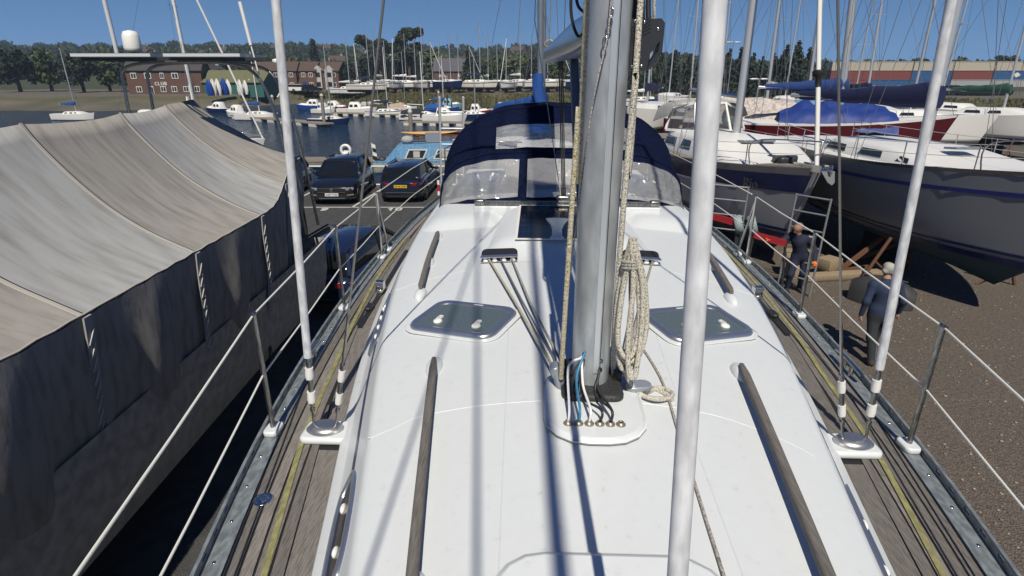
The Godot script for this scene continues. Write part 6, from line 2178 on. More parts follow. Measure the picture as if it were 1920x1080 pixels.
	for f in [[Vector3(6.50, 0, -13.25), Vector3(6.98, 0, -12.62), 2.32, Vector3(0.10, 0, -0.05), "galvanised scaffold frame in front of the person in overalls", 6], [Vector3(5.07, 0, -14.8), Vector3(5.86, 0, -14.35), 2.28, Vector3(0.06, 0, -0.05), "galvanised scaffold frame beside the padded rollers", 6]]:
		var T := thing("scaffold_frame", f[4], "scaffold", Vector3.ZERO, 0.0, "")
		for e in [0, 1]:
			st = ST()
			tube(st, [f[e], f[e] + Vector3(0, f[2], 0) + f[3]], 0.025, 10)
			obj("upright", st, galv, T)
		for k in f[5]:
			var h: float = f[2] * (k + 1.0) / f[5] - (0.03 if k == f[5] - 1 else 0.0)
			st = ST()
			tube(st, [f[0] + Vector3(0, h, 0) + f[3] * h / f[2], f[1] + Vector3(0, h, 0) + f[3] * h / f[2]], 0.021, 8)
			obj("rung", st, galv, T)
	# red beams, padded rollers, steel trestle, timber, bundle
	for r in [[Vector3(5.62, 1.42, -13.0), Vector3(6.30, 1.27, -12.8), "red steel beam held by the person in orange gloves"], [Vector3(5.0, 1.58, -14.2), Vector3(5.55, 1.48, -13.9), "red steel beam lying by the padded rollers"]]:
		var T := thing("red_beam", r[2], "beam")
		st = ST()
		bar(st, r[0], r[1], 0.10, 0.13)
		obj("channel", st, M("red_paint", 0.24, 0.012, 0.018, 0.45), T)
		st = ST()
		bar(st, r[0] + Vector3(0.02, -0.07, 0.02), r[1] + Vector3(0.0, -0.07, 0.02), 0.12, 0.015)
		obj("flange", st, M("red_paint"), T)
		st = ST()
		for e in [0, 1]: tube(st, [r[e] - Vector3(0, 0.05, 0), Vector3(r[e].x + 0.1 * (1 if e else -1), 0.0, r[e].z)], 0.03, 8)
		obj("legs", st, M("dark_casting"), T)
	for k in 2:
		var c := Vector3(5.62 + 0.32 * k, 1.42, -13.95 + 0.05 * k)
		var T := thing("padded_roller", ["pale wrapped roller on a stand by the scaffold frame", "pale wrapped roller behind the guard stanchion"][k], "roller", Vector3(c.x, 0, c.z))
		st = ST()
		lathe(st, [[0.05, -0.10], [0.20, -0.10], [0.235, -0.07], [0.235, 0.07], [0.20, 0.10], [0.05, 0.10]], 18, Transform3D(Basis(Vector3.FORWARD, 1.25) * Basis(Vector3.RIGHT, 0.3), Vector3(0, 1.42, 0)))
		obj("wrapping", st, tri(M("pale_wrap", 0.33, 0.42, 0.44, 0.6), grey_noise("satin_mottle", 0.7, 1.0, 0.03, 4), Vector3(2, 2, 2), bump_noise("canvas_bump", 0.02, 5, 5.0), 0.8), T)
		st = ST()
		tube(st, [Vector3(0, 0, 0), Vector3(0, 1.25, 0)], 0.05, 8)
		bx(st, Vector3(0, 0.03, 0), Vector3(0.5, 0.06, 0.5))
		obj("stand", st, M("dark_casting"), T)
	var Q := thing("steel_trestle", "rusty steel trestle under the second yacht", "trestle", Vector3(9.6, 0, -14.6))
	for l in [[Vector3(-1.0, 0.05, 0.2), Vector3(0.3, 1.1, 0)], [Vector3(0.9, 0.05, 0.1), Vector3(0.9, 1.2, 0)], [Vector3(-1.0, 0.05, 0.2), Vector3(0.9, 0.3, 0.1)], [Vector3(-0.4, 0.05, -0.5), Vector3(0.9, 0.9, 0)]]:
		st = ST()
		bar(st, l[0], l[1], 0.09, 0.09)
		obj("leg", st, M("cradle_rust", 0.12, 0.055, 0.03, 0.85), Q)
	var lumber := tri(M("pale_timber", 0.30, 0.235, 0.16, 0.85), mats["teak_grain"], Vector3(1, 4, 4))
	for t in [[Vector3(8.4, 0.10, -13.9), Vector3(2.2, 0.18, 0.25), 0.15, "pale timber baulk on the gravel beneath the second yacht"], [Vector3(8.2, 0.30, -14.2), Vector3(0.5, 0.35, 0.4), 0.5, "short chocked timber block beneath the second yacht's keel"], [Vector3(7.35, 0.55, -14.1), Vector3(0.7, 0.25, 0.5), -0.3, "pale timber block chocked under the big yacht's stem"]]:
		var o := thing("timber_block", t[3], "timber", t[0], t[2])
		st = ST()
		slab(st, t[1].x, t[1].z, t[1].y, 0.02, 0.012, Transform3D(Basis(), Vector3(0, -t[1].y / 2, 0)))
		obj("baulk", st, lumber, o)
		if t[0].y > 0.4:
			st = ST()
			bx(st, Vector3(0, -0.34, 0), Vector3(0.5, 0.42, 0.4))
			obj("packing", st, lumber, o)
	Q = thing("covered_dinghy", "upturned dark dinghy on the gravel under the second yacht", "dinghy", Vector3(8.45, 0, -12.3), 0.9)
	Q.scale = Vector3.ONE * 0.72
	st = ST()
	var rings := []
	for i in 13:
		var t := i / 12.0
		var w := 0.60 * pow(sin(PI * (0.10 + 0.82 * t)), 0.6)
		var ring := PackedVector3Array()
		for j in 9:
			var a := PI * j / 8
			ring.append(Vector3(w * cos(a), 0.02 + 0.85 * pow(sin(a), 0.7) * pow(sin(PI * (0.12 + 0.80 * t)), 0.4), lerpf(-0.9, 0.9, t)))
		rings.append(ring)
	loft(st, rings, false, true)
	var dh := obj("shell", st, M("dark_rubber", 0.035, 0.036, 0.036, 0.55), Q)
	st = ST()
	tube(st, [Vector3(0, 0.80, -0.6), Vector3(0, 0.87, 0.0), Vector3(0, 0.80, 0.6)], 0.03, 6)
	obj("keel_strip", st, M("black_plastic"), dh)

# ================================================================ boats on the river
func build_river_boats():
	var white := M("far_white", 0.70, 0.70, 0.68, 0.35)
	var navy := M("navy_gloss")
	var cover_b := M("bright_blue_cloth")
	var cab1 := {"t0": 0.28, "t1": 0.80, "w": 0.66, "h": 0.38, "wins": [[0.36, 0.44], [0.48, 0.56], [0.6, 0.66]]}
	var wheel := {"t0": 0.30, "t1": 0.62, "w": 0.72, "h": 1.05, "front": 0.25, "drop": 0.5, "wins": [[0.34, 0.43], [0.46, 0.55]]}
	# the yacht moored beyond the covered boat: white sail bundle on its mast, white furled headsail
	var T := boat("moored_yacht", "white yacht with white furled headsail and bundled mainsail, beyond the grey cover", {"category": "yacht", "L": 13.0, "B": 3.9, "F": 0.92, "n": 16, "cabins": [cab1], "mast": 17.0, "mast_r": 0.14, "mast_m": white, "mast_t": 0.58, "furl": 0.085, "rails": true, "wire": 0.012, "spreaders": [0.33, 0.62]})
	moor(T, -21.8 - 6.6, -52.0, -84.0)
	var st := ST()
	var rings := []
	for i in 10:
		var u := i / 9.0
		var ring := PackedVector3Array()
		for j in 16:
			var a := TAU * j / 16
			var rr := lerpf(0.62, 0.13, pow(u, 0.7)) * (1.0 + 0.16 * sin(j * 5.0 + u * 3.0))
			ring.append(Vector3(rr * cos(a), 1.35 + 3.4 * u, -0.55 + rr * sin(a) * 0.8))
		rings.append(ring)
	loft(st, rings)
	obj("sail_bundle", st, M("far_sail", 0.66, 0.66, 0.64, 0.8), T)
	st = ST()
	lathe(st, [[0.02, 0.0], [0.3, 0.02], [0.33, 0.12], [0.28, 0.22], [0.02, 0.25]], 14, Transform3D(Basis(), Vector3(0, 7.9, -1.5)))
	obj("radar_dome", st, white, T)
	var B := [
		["sail", -39.0, -92.0, 262.0, 6.8, 2.4, 0.85, white, 8.5, "white sailing boat with blue cockpit cover at the far pontoon", {"boom": 2.6, "cover": cover_b}],
		["motor", -44.9, -98.0, 60.0, 5.2, 2.1, 0.8, white, 0.0, "small white fishing boat with cuddy near the slipway", {}],
		["motor", -53.6, -110.0, 70.0, 6.0, 2.2, 0.75, navy, 0.0, "small dark blue motor boat near the slipway", {}],
		["motor", -39.4, -119.0, 90.0, 6.6, 2.4, 0.85, M("royal_hull", 0.01, 0.05, 0.28, 0.3), 0.0, "blue hulled white wheelhouse boat alone in midstream", {"top": white}],
		["sail", -25.3, -83.0, 262.0, 6.0, 2.2, 0.75, M("navy_hull", 0.007, 0.017, 0.070, 0.25), 9.0, "small navy hulled sailing boat with cream deck by the stout pile", {"deck": M("cream_deck", 0.62, 0.60, 0.55, 0.6)}],
		["motor", -32.6, -111.0, 250.0, 6.0, 2.3, 0.9, M("red_hull", 0.20, 0.012, 0.02, 0.3), 0.0, "red hulled motor boat moored behind the navy sailing boat", {"top": white}],
		["motor", -33.7, -108.0, 255.0, 4.6, 2.0, 0.7, white, 0.0, "small white open-backed cruiser beside the red motor boat", {}],
		["motor", -27.2, -106.0, 268.0, 7.0, 2.6, 0.9, white, 0.0, "white cabin cruiser with two dark side windows in mid river", {}],
		["sail", -21.0, -100.0, 268.0, 6.6, 2.3, 0.8, white, 9.5, "white sailing boat with black gunwale stripe and navy sail cover", {"boom": 2.6, "cover": M("navy_cover"), "bands": [{"a": 1.0, "b": 0.86, "m": navy}]}],
		["sail", -13.9, -92.0, 268.0, 6.6, 2.3, 0.85, white, 8.5, "white sailing boat with dark cockpit tent on the floating pontoon", {"boom": 2.5, "tent": M("dark_tent", 0.014, 0.016, 0.025, 0.9)}],
		["motor", -9.8, -88.0, 268.0, 6.6, 2.4, 0.9, white, 0.0, "white motor sailer with small square windows on the floating pontoon", {}],
		["sail", -6.0, -93.0, 265.0, 6.0, 2.3, 0.8, M("navy_hull"), 8.0, "dark hulled white decked sailing boat at the pontoon's far end", {}],
		["motor", -5.9, -101.0, 265.0, 5.0, 2.1, 0.8, M("red_hull"), 0.0, "maroon boat with white foredeck near the rusty piles", {"top": white}],
		["sail", -20.2, -112.0, 268.0, 5.8, 2.2, 0.8, white, 0.0, "boat under a tan tarpaulin", {"tent": M("tan_tarp", 0.36, 0.28, 0.21, 0.9)}],
		["sail", -12.8, -110.0, 268.0, 6.4, 2.3, 0.8, M("royal_hull"), 8.5, "boat under bright blue covers", {"boom": 2.6, "cover": cover_b, "tent": cover_b}],
		["sail", -23.8, -132.0, 268.0, 8.0, 2.5, 0.8, navy, 10.0, "long dark hulled sailing boat under the far bank", {}],
		["sail", -30.0, -134.0, 262.0, 6.4, 2.3, 0.8, white, 9.0, "white sailing boat drying out under the far bank", {}],
		["motor", -12.7, -122.0, 262.0, 5.6, 2.2, 0.9, M("pale_blue_hull", 0.16, 0.34, 0.42, 0.4), 0.0, "pale blue cabin boat against the far bank", {"top": M("pale_blue_hull")}],
		["motor", -1.4, -104.0, 250.0, 5.4, 2.2, 0.9, white, 0.0, "white cuddy boat beside the sprayhood's shoulder", {}],
		["sail", -67.0, -92.0, 262.0, 7.0, 2.4, 0.85, white, 9.0, "white sailing boat moored off the clubhouse", {"boom": 2.6, "cover": cover_b}],
		["motor", -50.9, -84.0, 250.0, 6.0, 2.3, 0.8, M("royal_hull"), 0.0, "blue workboat behind the steel arch", {"top": white}],
	]
	for b in B:
		var D := {"L": b[4], "B": b[5], "F": b[6], "n": 10, "hull": b[7], "wire": 0.012}
		if b[0] == "sail":
			D["cabins"] = [cab1]
			D["category"] = "sailing boat"
			if b[8] > 0.0:
				D["mast"] = b[8]
				D["mast_r"] = 0.075
				D["mast_m"] = white if int(b[8] * 2) % 2 else M("spar_alloy", 0.52, 0.53, 0.54, 0.35, 0.5)
				D["mast_rake"] = 0.015
		else:
			D["category"] = "motor boat"
			var w := wheel.duplicate()
			if b[10].has("top"): w["m"] = b[10].top
			D["cabins"] = [w, {"t0": 0.6, "t1": 0.9, "w": 0.62, "h": 0.3}]
		for k in ["boom", "cover", "bands", "deck"]:
			if b[10].has(k): D[k] = b[10][k]
		D["bands"] = D.get("bands", []) + [{"a": 0.08, "b": -0.02, "m": M("antifoul_dark", 0.02, 0.024, 0.035, 0.7), "name": "boot_stripe"}]
		var o := boat("moored_boat" if b[0] == "motor" else "moored_sailing_boat", b[9], D, "boats moored on the river")
		moor(o, b[1], b[2], b[3])
		if b[10].has("tent"): tarp(o, "cover", b[10].tent, b[6] + 0.2, -b[4] * 0.12, b[4] * 0.46, b[5] * 0.5, 0.75, int(b[4] * 10))
		if b[0] == "motor":
			st = ST()
			slab(st, 0.4, 0.35, 0.75, 0.1, 0.04, Transform3D(Basis(), Vector3(0, b[6] - 0.35, b[4] / 2 + 0.22)))
			obj("outboard", st, M("dark_casting"), o)
	# dark mooring stakes along the far channel
	var stake: Node3D = null
	for k in 16:
		var px: float = 660.0 + k * 19.0 + 6.0 * sin(k * 2.3)
		var d := 112.0 + 9.0 * sin(k * 1.7)
		if stake == null:
			stake = thing("mooring_stake", "dark weed-stained mooring stake below the far bank", "stake", Vector3.ZERO, 0.0, "mooring stakes along the far channel")
			st = ST()
			tube(st, [Vector3(0, -1, 0), Vector3(0, 2.6, 0)], 0.14, 7)
			obj("post", st, M("wet_timber", 0.045, 0.035, 0.026, 0.8), stake)
			st = ST()
			tube(st, [Vector3(0, 2.6, 0), Vector3(0, 2.75, 0)], 0.16, 7)
			obj("cap", st, M("cradle_rust", 0.12, 0.055, 0.03, 0.85), stake)
			stake.position = Vector3((px - 960.0) / 1152.6 * d, WATER, -d)
		else:
			copy(stake, Vector3((px - 960.0) / 1152.6 * d, WATER, -d), k, "", 0.85 + 0.06 * (k % 5))

# ================================================================ the far shore
func leafy(lobes: Array, n: int, size: float, sd: int, squash := 1.0) -> SurfaceTool:
	# many small leaf clumps spread through each lobe, most of them near its skin
	var r := RandomNumberGenerator.new()
	r.seed = sd
	var st := ST()
	st.set_smooth_group(-1)
	var vol := 0.0
	for l in lobes: vol += l[1].x * l[1].y
	for l in lobes:
		var m := int(n * l[1].x * l[1].y / vol)
		for k in m:
			var d := Vector3(r.randfn(), r.randfn(), r.randfn()).normalized()
			var p: Vector3 = l[0] + d * l[1] * pow(r.randf(), 0.28) * r.randf_range(0.85, 1.12)
			var s := size * r.randf_range(0.5, 1.35)
			var a := Vector3(r.randfn(), r.randfn(), r.randfn()).normalized()
			var u := a.cross(Vector3(r.randfn(), r.randfn(), r.randfn())).normalized() * s
			var v := a.cross(u).normalized() * s * 0.75 * squash
			st.set_color(Color.WHITE * r.randf_range(0.7, 1.25))
			tri3(st, p - u, p + v * 1.1, p + u * 0.9)
			tri3(st, p - u, p + u * 0.9, p - v)
	return st

func tree(called: String, label: String, cat: String, lobes: Array, h: float, tr: float, leaf: Material, n: int, size: float, sd: int, group := "") -> Node3D:
	var T := thing(called, label, cat, Vector3.ZERO, 0.0, group)
	var bark := M("bark", 0.075, 0.058, 0.045, 0.95)
	var st := ST()
	tube(st, [Vector3(0, -0.5, 0), Vector3(0.05, h * 0.3, 0), Vector3(0.0, h * 0.62, 0.1), Vector3(0.05, h * 0.9, 0)], [tr * 1.3, tr, tr * 0.6, tr * 0.2], 8)
	var trunk := obj("trunk", st, bark, T)
	for k in mini(lobes.size(), 9):
		st = ST()
		var c: Vector3 = lobes[k][0]
		var b := Vector3(0.02, clampf(c.y * 0.55, h * 0.15, h * 0.7), 0)
		tube(st, [b, b.lerp(c, 0.5) + Vector3(0, 0.3, 0), c], [tr * 0.45, tr * 0.3, tr * 0.1], 6)
		obj("limb", st, bark, trunk)
	leaf.vertex_color_use_as_albedo = true
	obj("crown", leafy(lobes, n, size, sd), leaf, T)
	return T

func house(label: String, D: Dictionary, group := "") -> Node3D:
	# front to +z; w wide, d deep, eaves height e, ridge height r
	var T := thing("house", label, "house", Vector3.ZERO, 0.0, group)
	var w: float = D.w
	var d: float = D.d
	var e: float = D.e
	var r: float = D.r
	var st := ST()
	if D.get("gable_front", false):
		prism(st, PackedVector2Array([Vector2(-w / 2, -1), Vector2(w / 2, -1), Vector2(w / 2, e), Vector2(0, r), Vector2(-w / 2, e)]), d)
	else:
		prism(st, PackedVector2Array([Vector2(-d / 2, -1), Vector2(d / 2, -1), Vector2(d / 2, e), Vector2(0, r), Vector2(-d / 2, e)]), w, Transform3D(Basis(Vector3.UP, PI / 2), Vector3.ZERO))
	obj("wall", st, D.wall, T)
	var half: float = (w if D.get("gable_front", false) else d) / 2
	var slope := Vector2(half, e).direction_to(Vector2(0, r))
	for s in [-1.0, 1.0]:
		st = ST()
		var a := Vector3(s * (half + 0.35), e - 0.35 * (r - e) / half, 0)
		var b := Vector3(0, r + 0.08, 0)
		var len_z: float = (d if D.get("gable_front", false) else w) / 2 + 0.3
		var up := Vector3(s * slope.y, -slope.x * s * s * -1.0, 0) * 0.0 + Vector3(0, 0.14, 0)
		var q := [a + Vector3(0, 0, -len_z), a + Vector3(0, 0, len_z), b + Vector3(0, 0, len_z), b + Vector3(0, 0, -len_z)]
		if not D.get("gable_front", false):
			for k in 4: q[k] = Vector3(q[k].z, q[k].y, q[k].x)
		loft(st, [PackedVector3Array(q), PackedVector3Array([q[0] + up, q[1] + up, q[2] + up, q[3] + up])], true, true, -1)
		obj("roof_slope", st, D.roof, T)
	if D.get("chimney", true):
		st = ST()
		bx(st, Vector3(w * 0.3, r + 0.3, 0), Vector3(0.8, 1.3, 0.6))
		bx(st, Vector3(w * 0.3, r + 1.05, 0), Vector3(0.3, 0.35, 0.3))
		obj("chimney", st, D.get("stack", D.wall), T)
	for n in D.get("wins", []):
		st = ST()
		var ww: float = n[2] if n.size() > 2 else 1.1
		var hh: float = n[3] if n.size() > 3 else 1.2
		bx(st, Vector3(n[0], n[1], d / 2), Vector3(ww, hh, 0.16))
		var fr := obj("window", st, M("window_white", 0.68, 0.68, 0.66, 0.5), T)
		for k in 2:
			st = ST()
			bx(st, Vector3(n[0] + (k - 0.5) * ww * 0.45, n[1], d / 2 + 0.06), Vector3(ww * 0.36, hh * 0.78, 0.08))
			obj("pane", st, M("dark_window", 0.02, 0.025, 0.03, 0.08), fr)
	for n in D.get("doors", []):
		st = ST()
		bx(st, Vector3(n[0], 1.0, d / 2), Vector3(0.95, 2.1, 0.18))
		obj("door", st, n[1], T)
	return T

func build_far_shore():
	var st: SurfaceTool
	var r := RandomNumberGenerator.new()
	r.seed = 21
	var green := M("leaf_mid", 0.060, 0.085, 0.026, 0.85)
	var dark := M("leaf_dark", 0.024, 0.037, 0.017, 0.85)
	var olive := M("leaf_olive", 0.038, 0.048, 0.026, 0.85)
	var pale := M("leaf_pale", 0.095, 0.12, 0.042, 0.85)
	var coni := M("leaf_conifer", 0.018, 0.030, 0.014, 0.85)
	for m in [green, dark, olive, pale, coni]:
		m.backlight_enabled = true
		m.backlight = Color(0.06, 0.08, 0.02)
	# gum trees with open crowns
	var gum := []
	for k in 10:
		var a := k * 2.4
		gum.append([Vector3(cos(a) * (1.2 + 0.28 * k), 8.2 + 0.75 * k * (0.5 + 0.5 * sin(k * 1.9)) + 0.35 * k, sin(a) * (1.0 + 0.2 * k)), Vector3(1.5, 1.15, 1.5)])
	gum.append([Vector3(0.3, 15.0, 0), Vector3(2.1, 1.7, 2.0)])
	gum.append([Vector3(-1.6, 13.6, 0.5), Vector3(1.7, 1.3, 1.6)])
	var G := tree("gum_tree", "tall dark gum tree with an open crown, tallest across the river", "tree", gum, 15.0, 0.4, olive, 4200, 0.40, 1)
	G.transform = Transform3D(Basis().scaled(Vector3(1.0, 0.97, 1.0)), Vector3(-28.7, 0.8, -172.0))
	var gum2 := []
	for k in 9:
		var a := k * 1.9 + 0.6
		gum2.append([Vector3(cos(a) * (1.0 + 0.4 * k), 7.5 + 0.5 * k + sin(k * 2.7), sin(a) * 1.6), Vector3(1.6, 1.1, 1.5)])
	G = tree("gum_tree", "shorter dark gum tree with lumpy crown beside the tallest one", "tree", gum2, 11.5, 0.35, olive, 3200, 0.40, 2)
	G.position = Vector3(-36.7, 0.8, -172.0)
	G.scale = Vector3(1.15, 1.1, 1.15)
	# round-headed trees behind the yard
	var kinds := []
	for v in 3:
		var lb := []
		for k in 11:
			lb.append([Vector3(r.randf_range(-2.6, 2.6), r.randf_range(2.4, 7.2), r.randf_range(-2.2, 2.2)), Vector3(r.randf_range(1.2, 2.0), r.randf_range(1.0, 1.8), r.randf_range(1.2, 2.0))])
		kinds.append(lb)
	var names := ["dense dark green tree behind the far boatyard", "mid green spreading tree behind the far boatyard", "pale green airy tree behind the far boatyard"]
	var lms := [dark, green, pale]
	var protos := []
	for v in 3: protos.append(tree("broadleaf_tree", names[v], "tree", kinds[v], 8.0, 0.3, lms[v], 1500, 0.40, 30 + v, "trees behind the far boatyard"))
	var spots := [[642, 178, 0, 0.95], [668, 182, 0, 1.0], [690, 176, 0, 1.05], [706, 186, 1, 1.0], [728, 178, 0, 1.1], [746, 184, 0, 1.15], [770, 180, 0, 1.2], [790, 176, 2, 1.25], [812, 178, 2, 1.3], [832, 180, 2, 1.05], [852, 188, 1, 0.95], [898, 184, 0, 1.0], [915, 178, 1, 1.0], [938, 182, 1, 1.1], [958, 176, 2, 1.1], [980, 182, 1, 1.1], [1005, 178, 0, 1.1], [1030, 176, 1, 1.1], [1055, 184, 1, 1.15], [1080, 178, 2, 1.1], [1110, 176, 1, 1.2], [1140, 178, 0, 1.2], [1170, 176, 1, 1.1], [1200, 172, 1, 1.1], [620, 190, 0, 0.9], [560, 205, 1, 1.1], [535, 215, 0, 1.2], [505, 212, 1, 1.2], [470, 205, 0, 1.1], [440, 190, 1, 1.15], [410, 185, 0, 1.1], [375, 170, 1, 1.0], [250, 150, 0, 1.0], [200, 150, 1, 1.1], [150, 145, 0, 1.1], [90, 150, 1, 1.2], [30, 145, 0, 1.2], [1620, 230, 1, 1.0], [1720, 220, 0, 1.1], [1800, 210, 1, 1.1], [1880, 210, 0, 1.2]]
	var used := [false, false, false]
	for s in spots:
		var x: float = (s[0] - 960.0) / 1152.6 * s[1]
		var z: float = -s[1]
		var at := Vector3(x, land(x, z) - 0.2, z)
		if used[s[2]]: copy(protos[s[2]], at, s[0] * 0.37, "", s[3])
		else:
			protos[s[2]].transform = Transform3D(Basis(Vector3.UP, s[0] * 0.37).scaled(Vector3.ONE * s[3]), at)
			used[s[2]] = true
	# poplar, spruce, hedge of cypresses
	var pop := []
	for k in 9: pop.append([Vector3(0.3 * sin(k * 2.0), 3.0 + 1.75 * k, 0.3 * cos(k * 2.0)), Vector3(2.0 - 0.012 * k * k * 1.5, 1.8, 2.0)])
	G = tree("poplar_tree", "tall narrow poplar standing above the red-roofed houses", "tree", pop, 17.0, 0.4, dark, 2200, 0.42, 51)
	G.position = Vector3(-79.8, land(-79.8, -250.0) - 0.5, -250.0)
	G.scale = Vector3(1.1, 0.86, 1.1)
	var cone := func(h, w, sd): 
		var lb := []
		for k in 9:
			var u := k / 8.0
			lb.append([Vector3(0.15 * sin(sd + k * 2.2), h * (0.08 + 0.86 * u), 0.15 * cos(sd + k * 1.7)), Vector3(w * (1.02 - u) + 0.2, h * 0.09, w * (1.02 - u) + 0.2)])
		return lb
	G = tree("spruce_tree", "dark pointed spruce rising among the yard masts", "tree", cone.call(11.0, 2.6, 1.0), 11.0, 0.25, coni, 1900, 0.34, 61)
	G.position = Vector3(-11.7, 0.9, -166.0)
	var cyp := tree("cypress_tree", "dark feathery cypress in the windbreak beyond the laid up yachts", "tree", cone.call(8.6, 2.5, 2.0), 8.6, 0.25, coni, 1700, 0.36, 62, "cypress windbreak")
	var first := true
	for s in [[1215, 128, 0.98], [1238, 124, 0.95], [1262, 122, 1.0], [1288, 124, 0.92], [1312, 120, 1.04], [1338, 122, 0.98], [1362, 118, 1.02], [1386, 120, 1.06], [1408, 116, 0.92], [1428, 118, 0.86], [1448, 116, 0.92], [1468, 114, 1.08], [1490, 112, 1.16], [1512, 114, 1.02], [1190, 132, 0.9]]:
		var x: float = (s[0] - 960.0) / 1152.6 * s[1]
		var at := Vector3(x, land(x, -s[1]) - 0.2, -s[1])
		if first:
			cyp.transform = Transform3D(Basis(Vector3.UP, s[0]).scaled(Vector3.ONE * s[2]), at)
			first = false
		else: copy(cyp, at, s[0] * 0.7, "", s[2])
	# wooded hill
	var clump := leafy([[Vector3(0, 2.2, 0), Vector3(3.0, 2.6, 3.0)], [Vector3(1.8, 1.6, 0.6), Vector3(2.0, 1.8, 2.0)], [Vector3(-1.7, 1.8, -0.4), Vector3(2.1, 1.9, 2.0)]], 190, 0.75, 77)
	clump.generate_normals()
	var cm: ArrayMesh = clump.commit()
	var hm := M("hill_leaves", 0.042, 0.058, 0.022, 0.9)
	hm.vertex_color_use_as_albedo = true
	cm.surface_set_material(0, hm)
	var mm := MultiMesh.new()
	mm.transform_format = MultiMesh.TRANSFORM_3D
	mm.use_colors = true
	mm.mesh = cm
	mm.instance_count = 2400
	for k in 2400:
		var d := 235.0 + 330.0 * pow(r.randf(), 0.8)
		var x := r.randf_range(-0.95, 0.95) * d
		var at := Vector3(x, land(x, -d) - 0.6, -d)
		var sc := r.randf_range(0.7, 1.5)
		mm.set_instance_transform(k, Transform3D(Basis(Vector3.UP, r.randf() * TAU).scaled(Vector3(sc, sc * r.randf_range(0.8, 1.25), sc)), at))
		mm.set_instance_color(k, [Color(1, 1, 1), Color(0.7, 0.8, 0.8), Color(1.35, 1.25, 0.9), Color(0.55, 0.65, 0.6)][r.randi() % 4])
	var mi := MultiMeshInstance3D.new()
	mi.name = "hill_wood"
	mi.multimesh = mm
	mi.set_meta("kind", "stuff")
	mi.set_meta("label", "distant wooded hillside behind the houses")
	mi.set_meta("category", "wood")
	add_child(mi)
	# houses
	var brick := tri(M("house_brick", 0.115, 0.062, 0.047, 0.9), ramp_noise("brick_tone", 0.06, 4, [[0.0, 0.6, 0.6, 0.6], [0.5, 1.0, 1.0, 1.0], [1.0, 1.3, 1.25, 1.2]]), Vector3(0.7, 0.7, 0.7))
	var slate := tri(M("house_slate", 0.055, 0.051, 0.05, 0.85), mats["brick_tone"], Vector3(0.5, 0.5, 0.5))
	var tile := tri(M("house_tile", 0.085, 0.056, 0.044, 0.9), mats["brick_tone"], Vector3(0.5, 0.5, 0.5))
	var rend := M("house_render", 0.42, 0.41, 0.385, 0.85)
	var blue_r := M("house_blue_render", 0.26, 0.31, 0.40, 0.85)
	var H := house("brick clubhouse with slate roof, white windows and CLUB lettering", {"w": 15.0, "d": 9.0, "e": 4.9, "r": 7.6, "wall": brick, "roof": slate, "wins": [[-6.0, 3.7], [-3.2, 3.7, 1.3], [-0.4, 3.7, 0.8], [2.2, 3.7, 1.3], [-5.4, 0.9], [-3.0, 0.6, 0.9, 1.9], [-0.6, 0.9], [1.6, 0.9], [4.0, 0.9], [6.2, 0.9]], "doors": [[5.2, slate]]})
	H.position = Vector3(-78.0, 1.0, -140.0)
	H.rotation.y = 0.25
	words("CLUB", 0.75, M("sign_white", 0.62, 0.62, 0.6, 0.6), H, Transform3D(Basis(), Vector3(-0.9, 2.05, 4.56)), true)
	H = house("pale blue gabled house beside the clubhouse", {"w": 8.0, "d": 8.0, "e": 3.6, "r": 6.4, "wall": blue_r, "roof": slate, "gable_front": true, "wins": [[0.5, 3.6, 1.2, 1.3], [-2.0, 1.2], [2.0, 1.2]]})
	H.position = Vector3(-73.9, 1.0, -150.0)
	H = house("long grey roofed house behind the dinghy park", {"w": 13.0, "d": 8.0, "e": 3.4, "r": 6.0, "wall": rend, "roof": slate, "wins": [[-4.0, 1.6], [-1.0, 1.6], [2.0, 1.6], [4.5, 1.6]]})
	H.position = Vector3(-87.0, 1.0, -166.0)
	H = house("low shed with mossy green roof and teal doors", {"w": 13.5, "d": 9.0, "e": 2.3, "r": 4.6, "wall": M("teal_boards", 0.02, 0.10, 0.085, 0.7), "roof": M("mossy_roof", 0.12, 0.125, 0.062, 0.9), "chimney": false, "wins": [[-4.5, 1.0]], "doors": [[-1.5, rend], [2.5, M("teal_boards")]]})
	H.position = Vector3(-62.8, 1.1, -142.0)
	for h in [[522, 172, "brick house with white bays in the waterside terrace", tile, 0.1], [560, 174, "brick terrace house with white window frames beside a garage", tile, 0.05], [606, 176, "red-roofed brick house with two white gabled bays", tile, -0.05]]:
		var wins := [[-4.2, 3.9], [-2.2, 3.9], [0.4, 3.9], [2.4, 3.9], [4.4, 3.9], [-4.2, 1.3], [0.4, 1.3], [4.4, 1.3]]
		H = house(h[2], {"w": 11.5, "d": 8.0, "e": 5.0, "r": 7.2, "wall": brick, "roof": h[3], "wins": wins, "doors": [[-1.4, rend], [2.6, M("royal_hull")]]})
		H.position = Vector3((h[0] - 960.0) / 1152.6 * h[1], 1.0, -h[1])
		H.rotation.y = h[4]
		if h[0] == 606:
			for x in [0.2, 3.4]:
				st = ST()
				prism(st, PackedVector2Array([Vector2(-1.1, 0), Vector2(1.1, 0), Vector2(1.1, 5.2), Vector2(0, 6.3), Vector2(-1.1, 5.2)]), 1.4, Transform3D(Basis(), Vector3(x, 0, 4.5)))
				var bay := obj("bay", st, rend, H)
				for y in [1.4, 3.9]:
					st = ST()
					bx(st, Vector3(x, y, 5.2), Vector3(1.5, 1.2, 0.12))
					obj("window", st, M("dark_window"), bay)
	H = house("grey-roofed house half hidden among the yard trees", {"w": 10.0, "d": 8.0, "e": 5.0, "r": 8.0, "wall": brick, "roof": M("violet_slate", 0.085, 0.08, 0.095, 0.8), "wins": [[-2.0, 3.0], [2.0, 3.0]]})
	H.position = Vector3(-16.3, 1.0, -172.0)
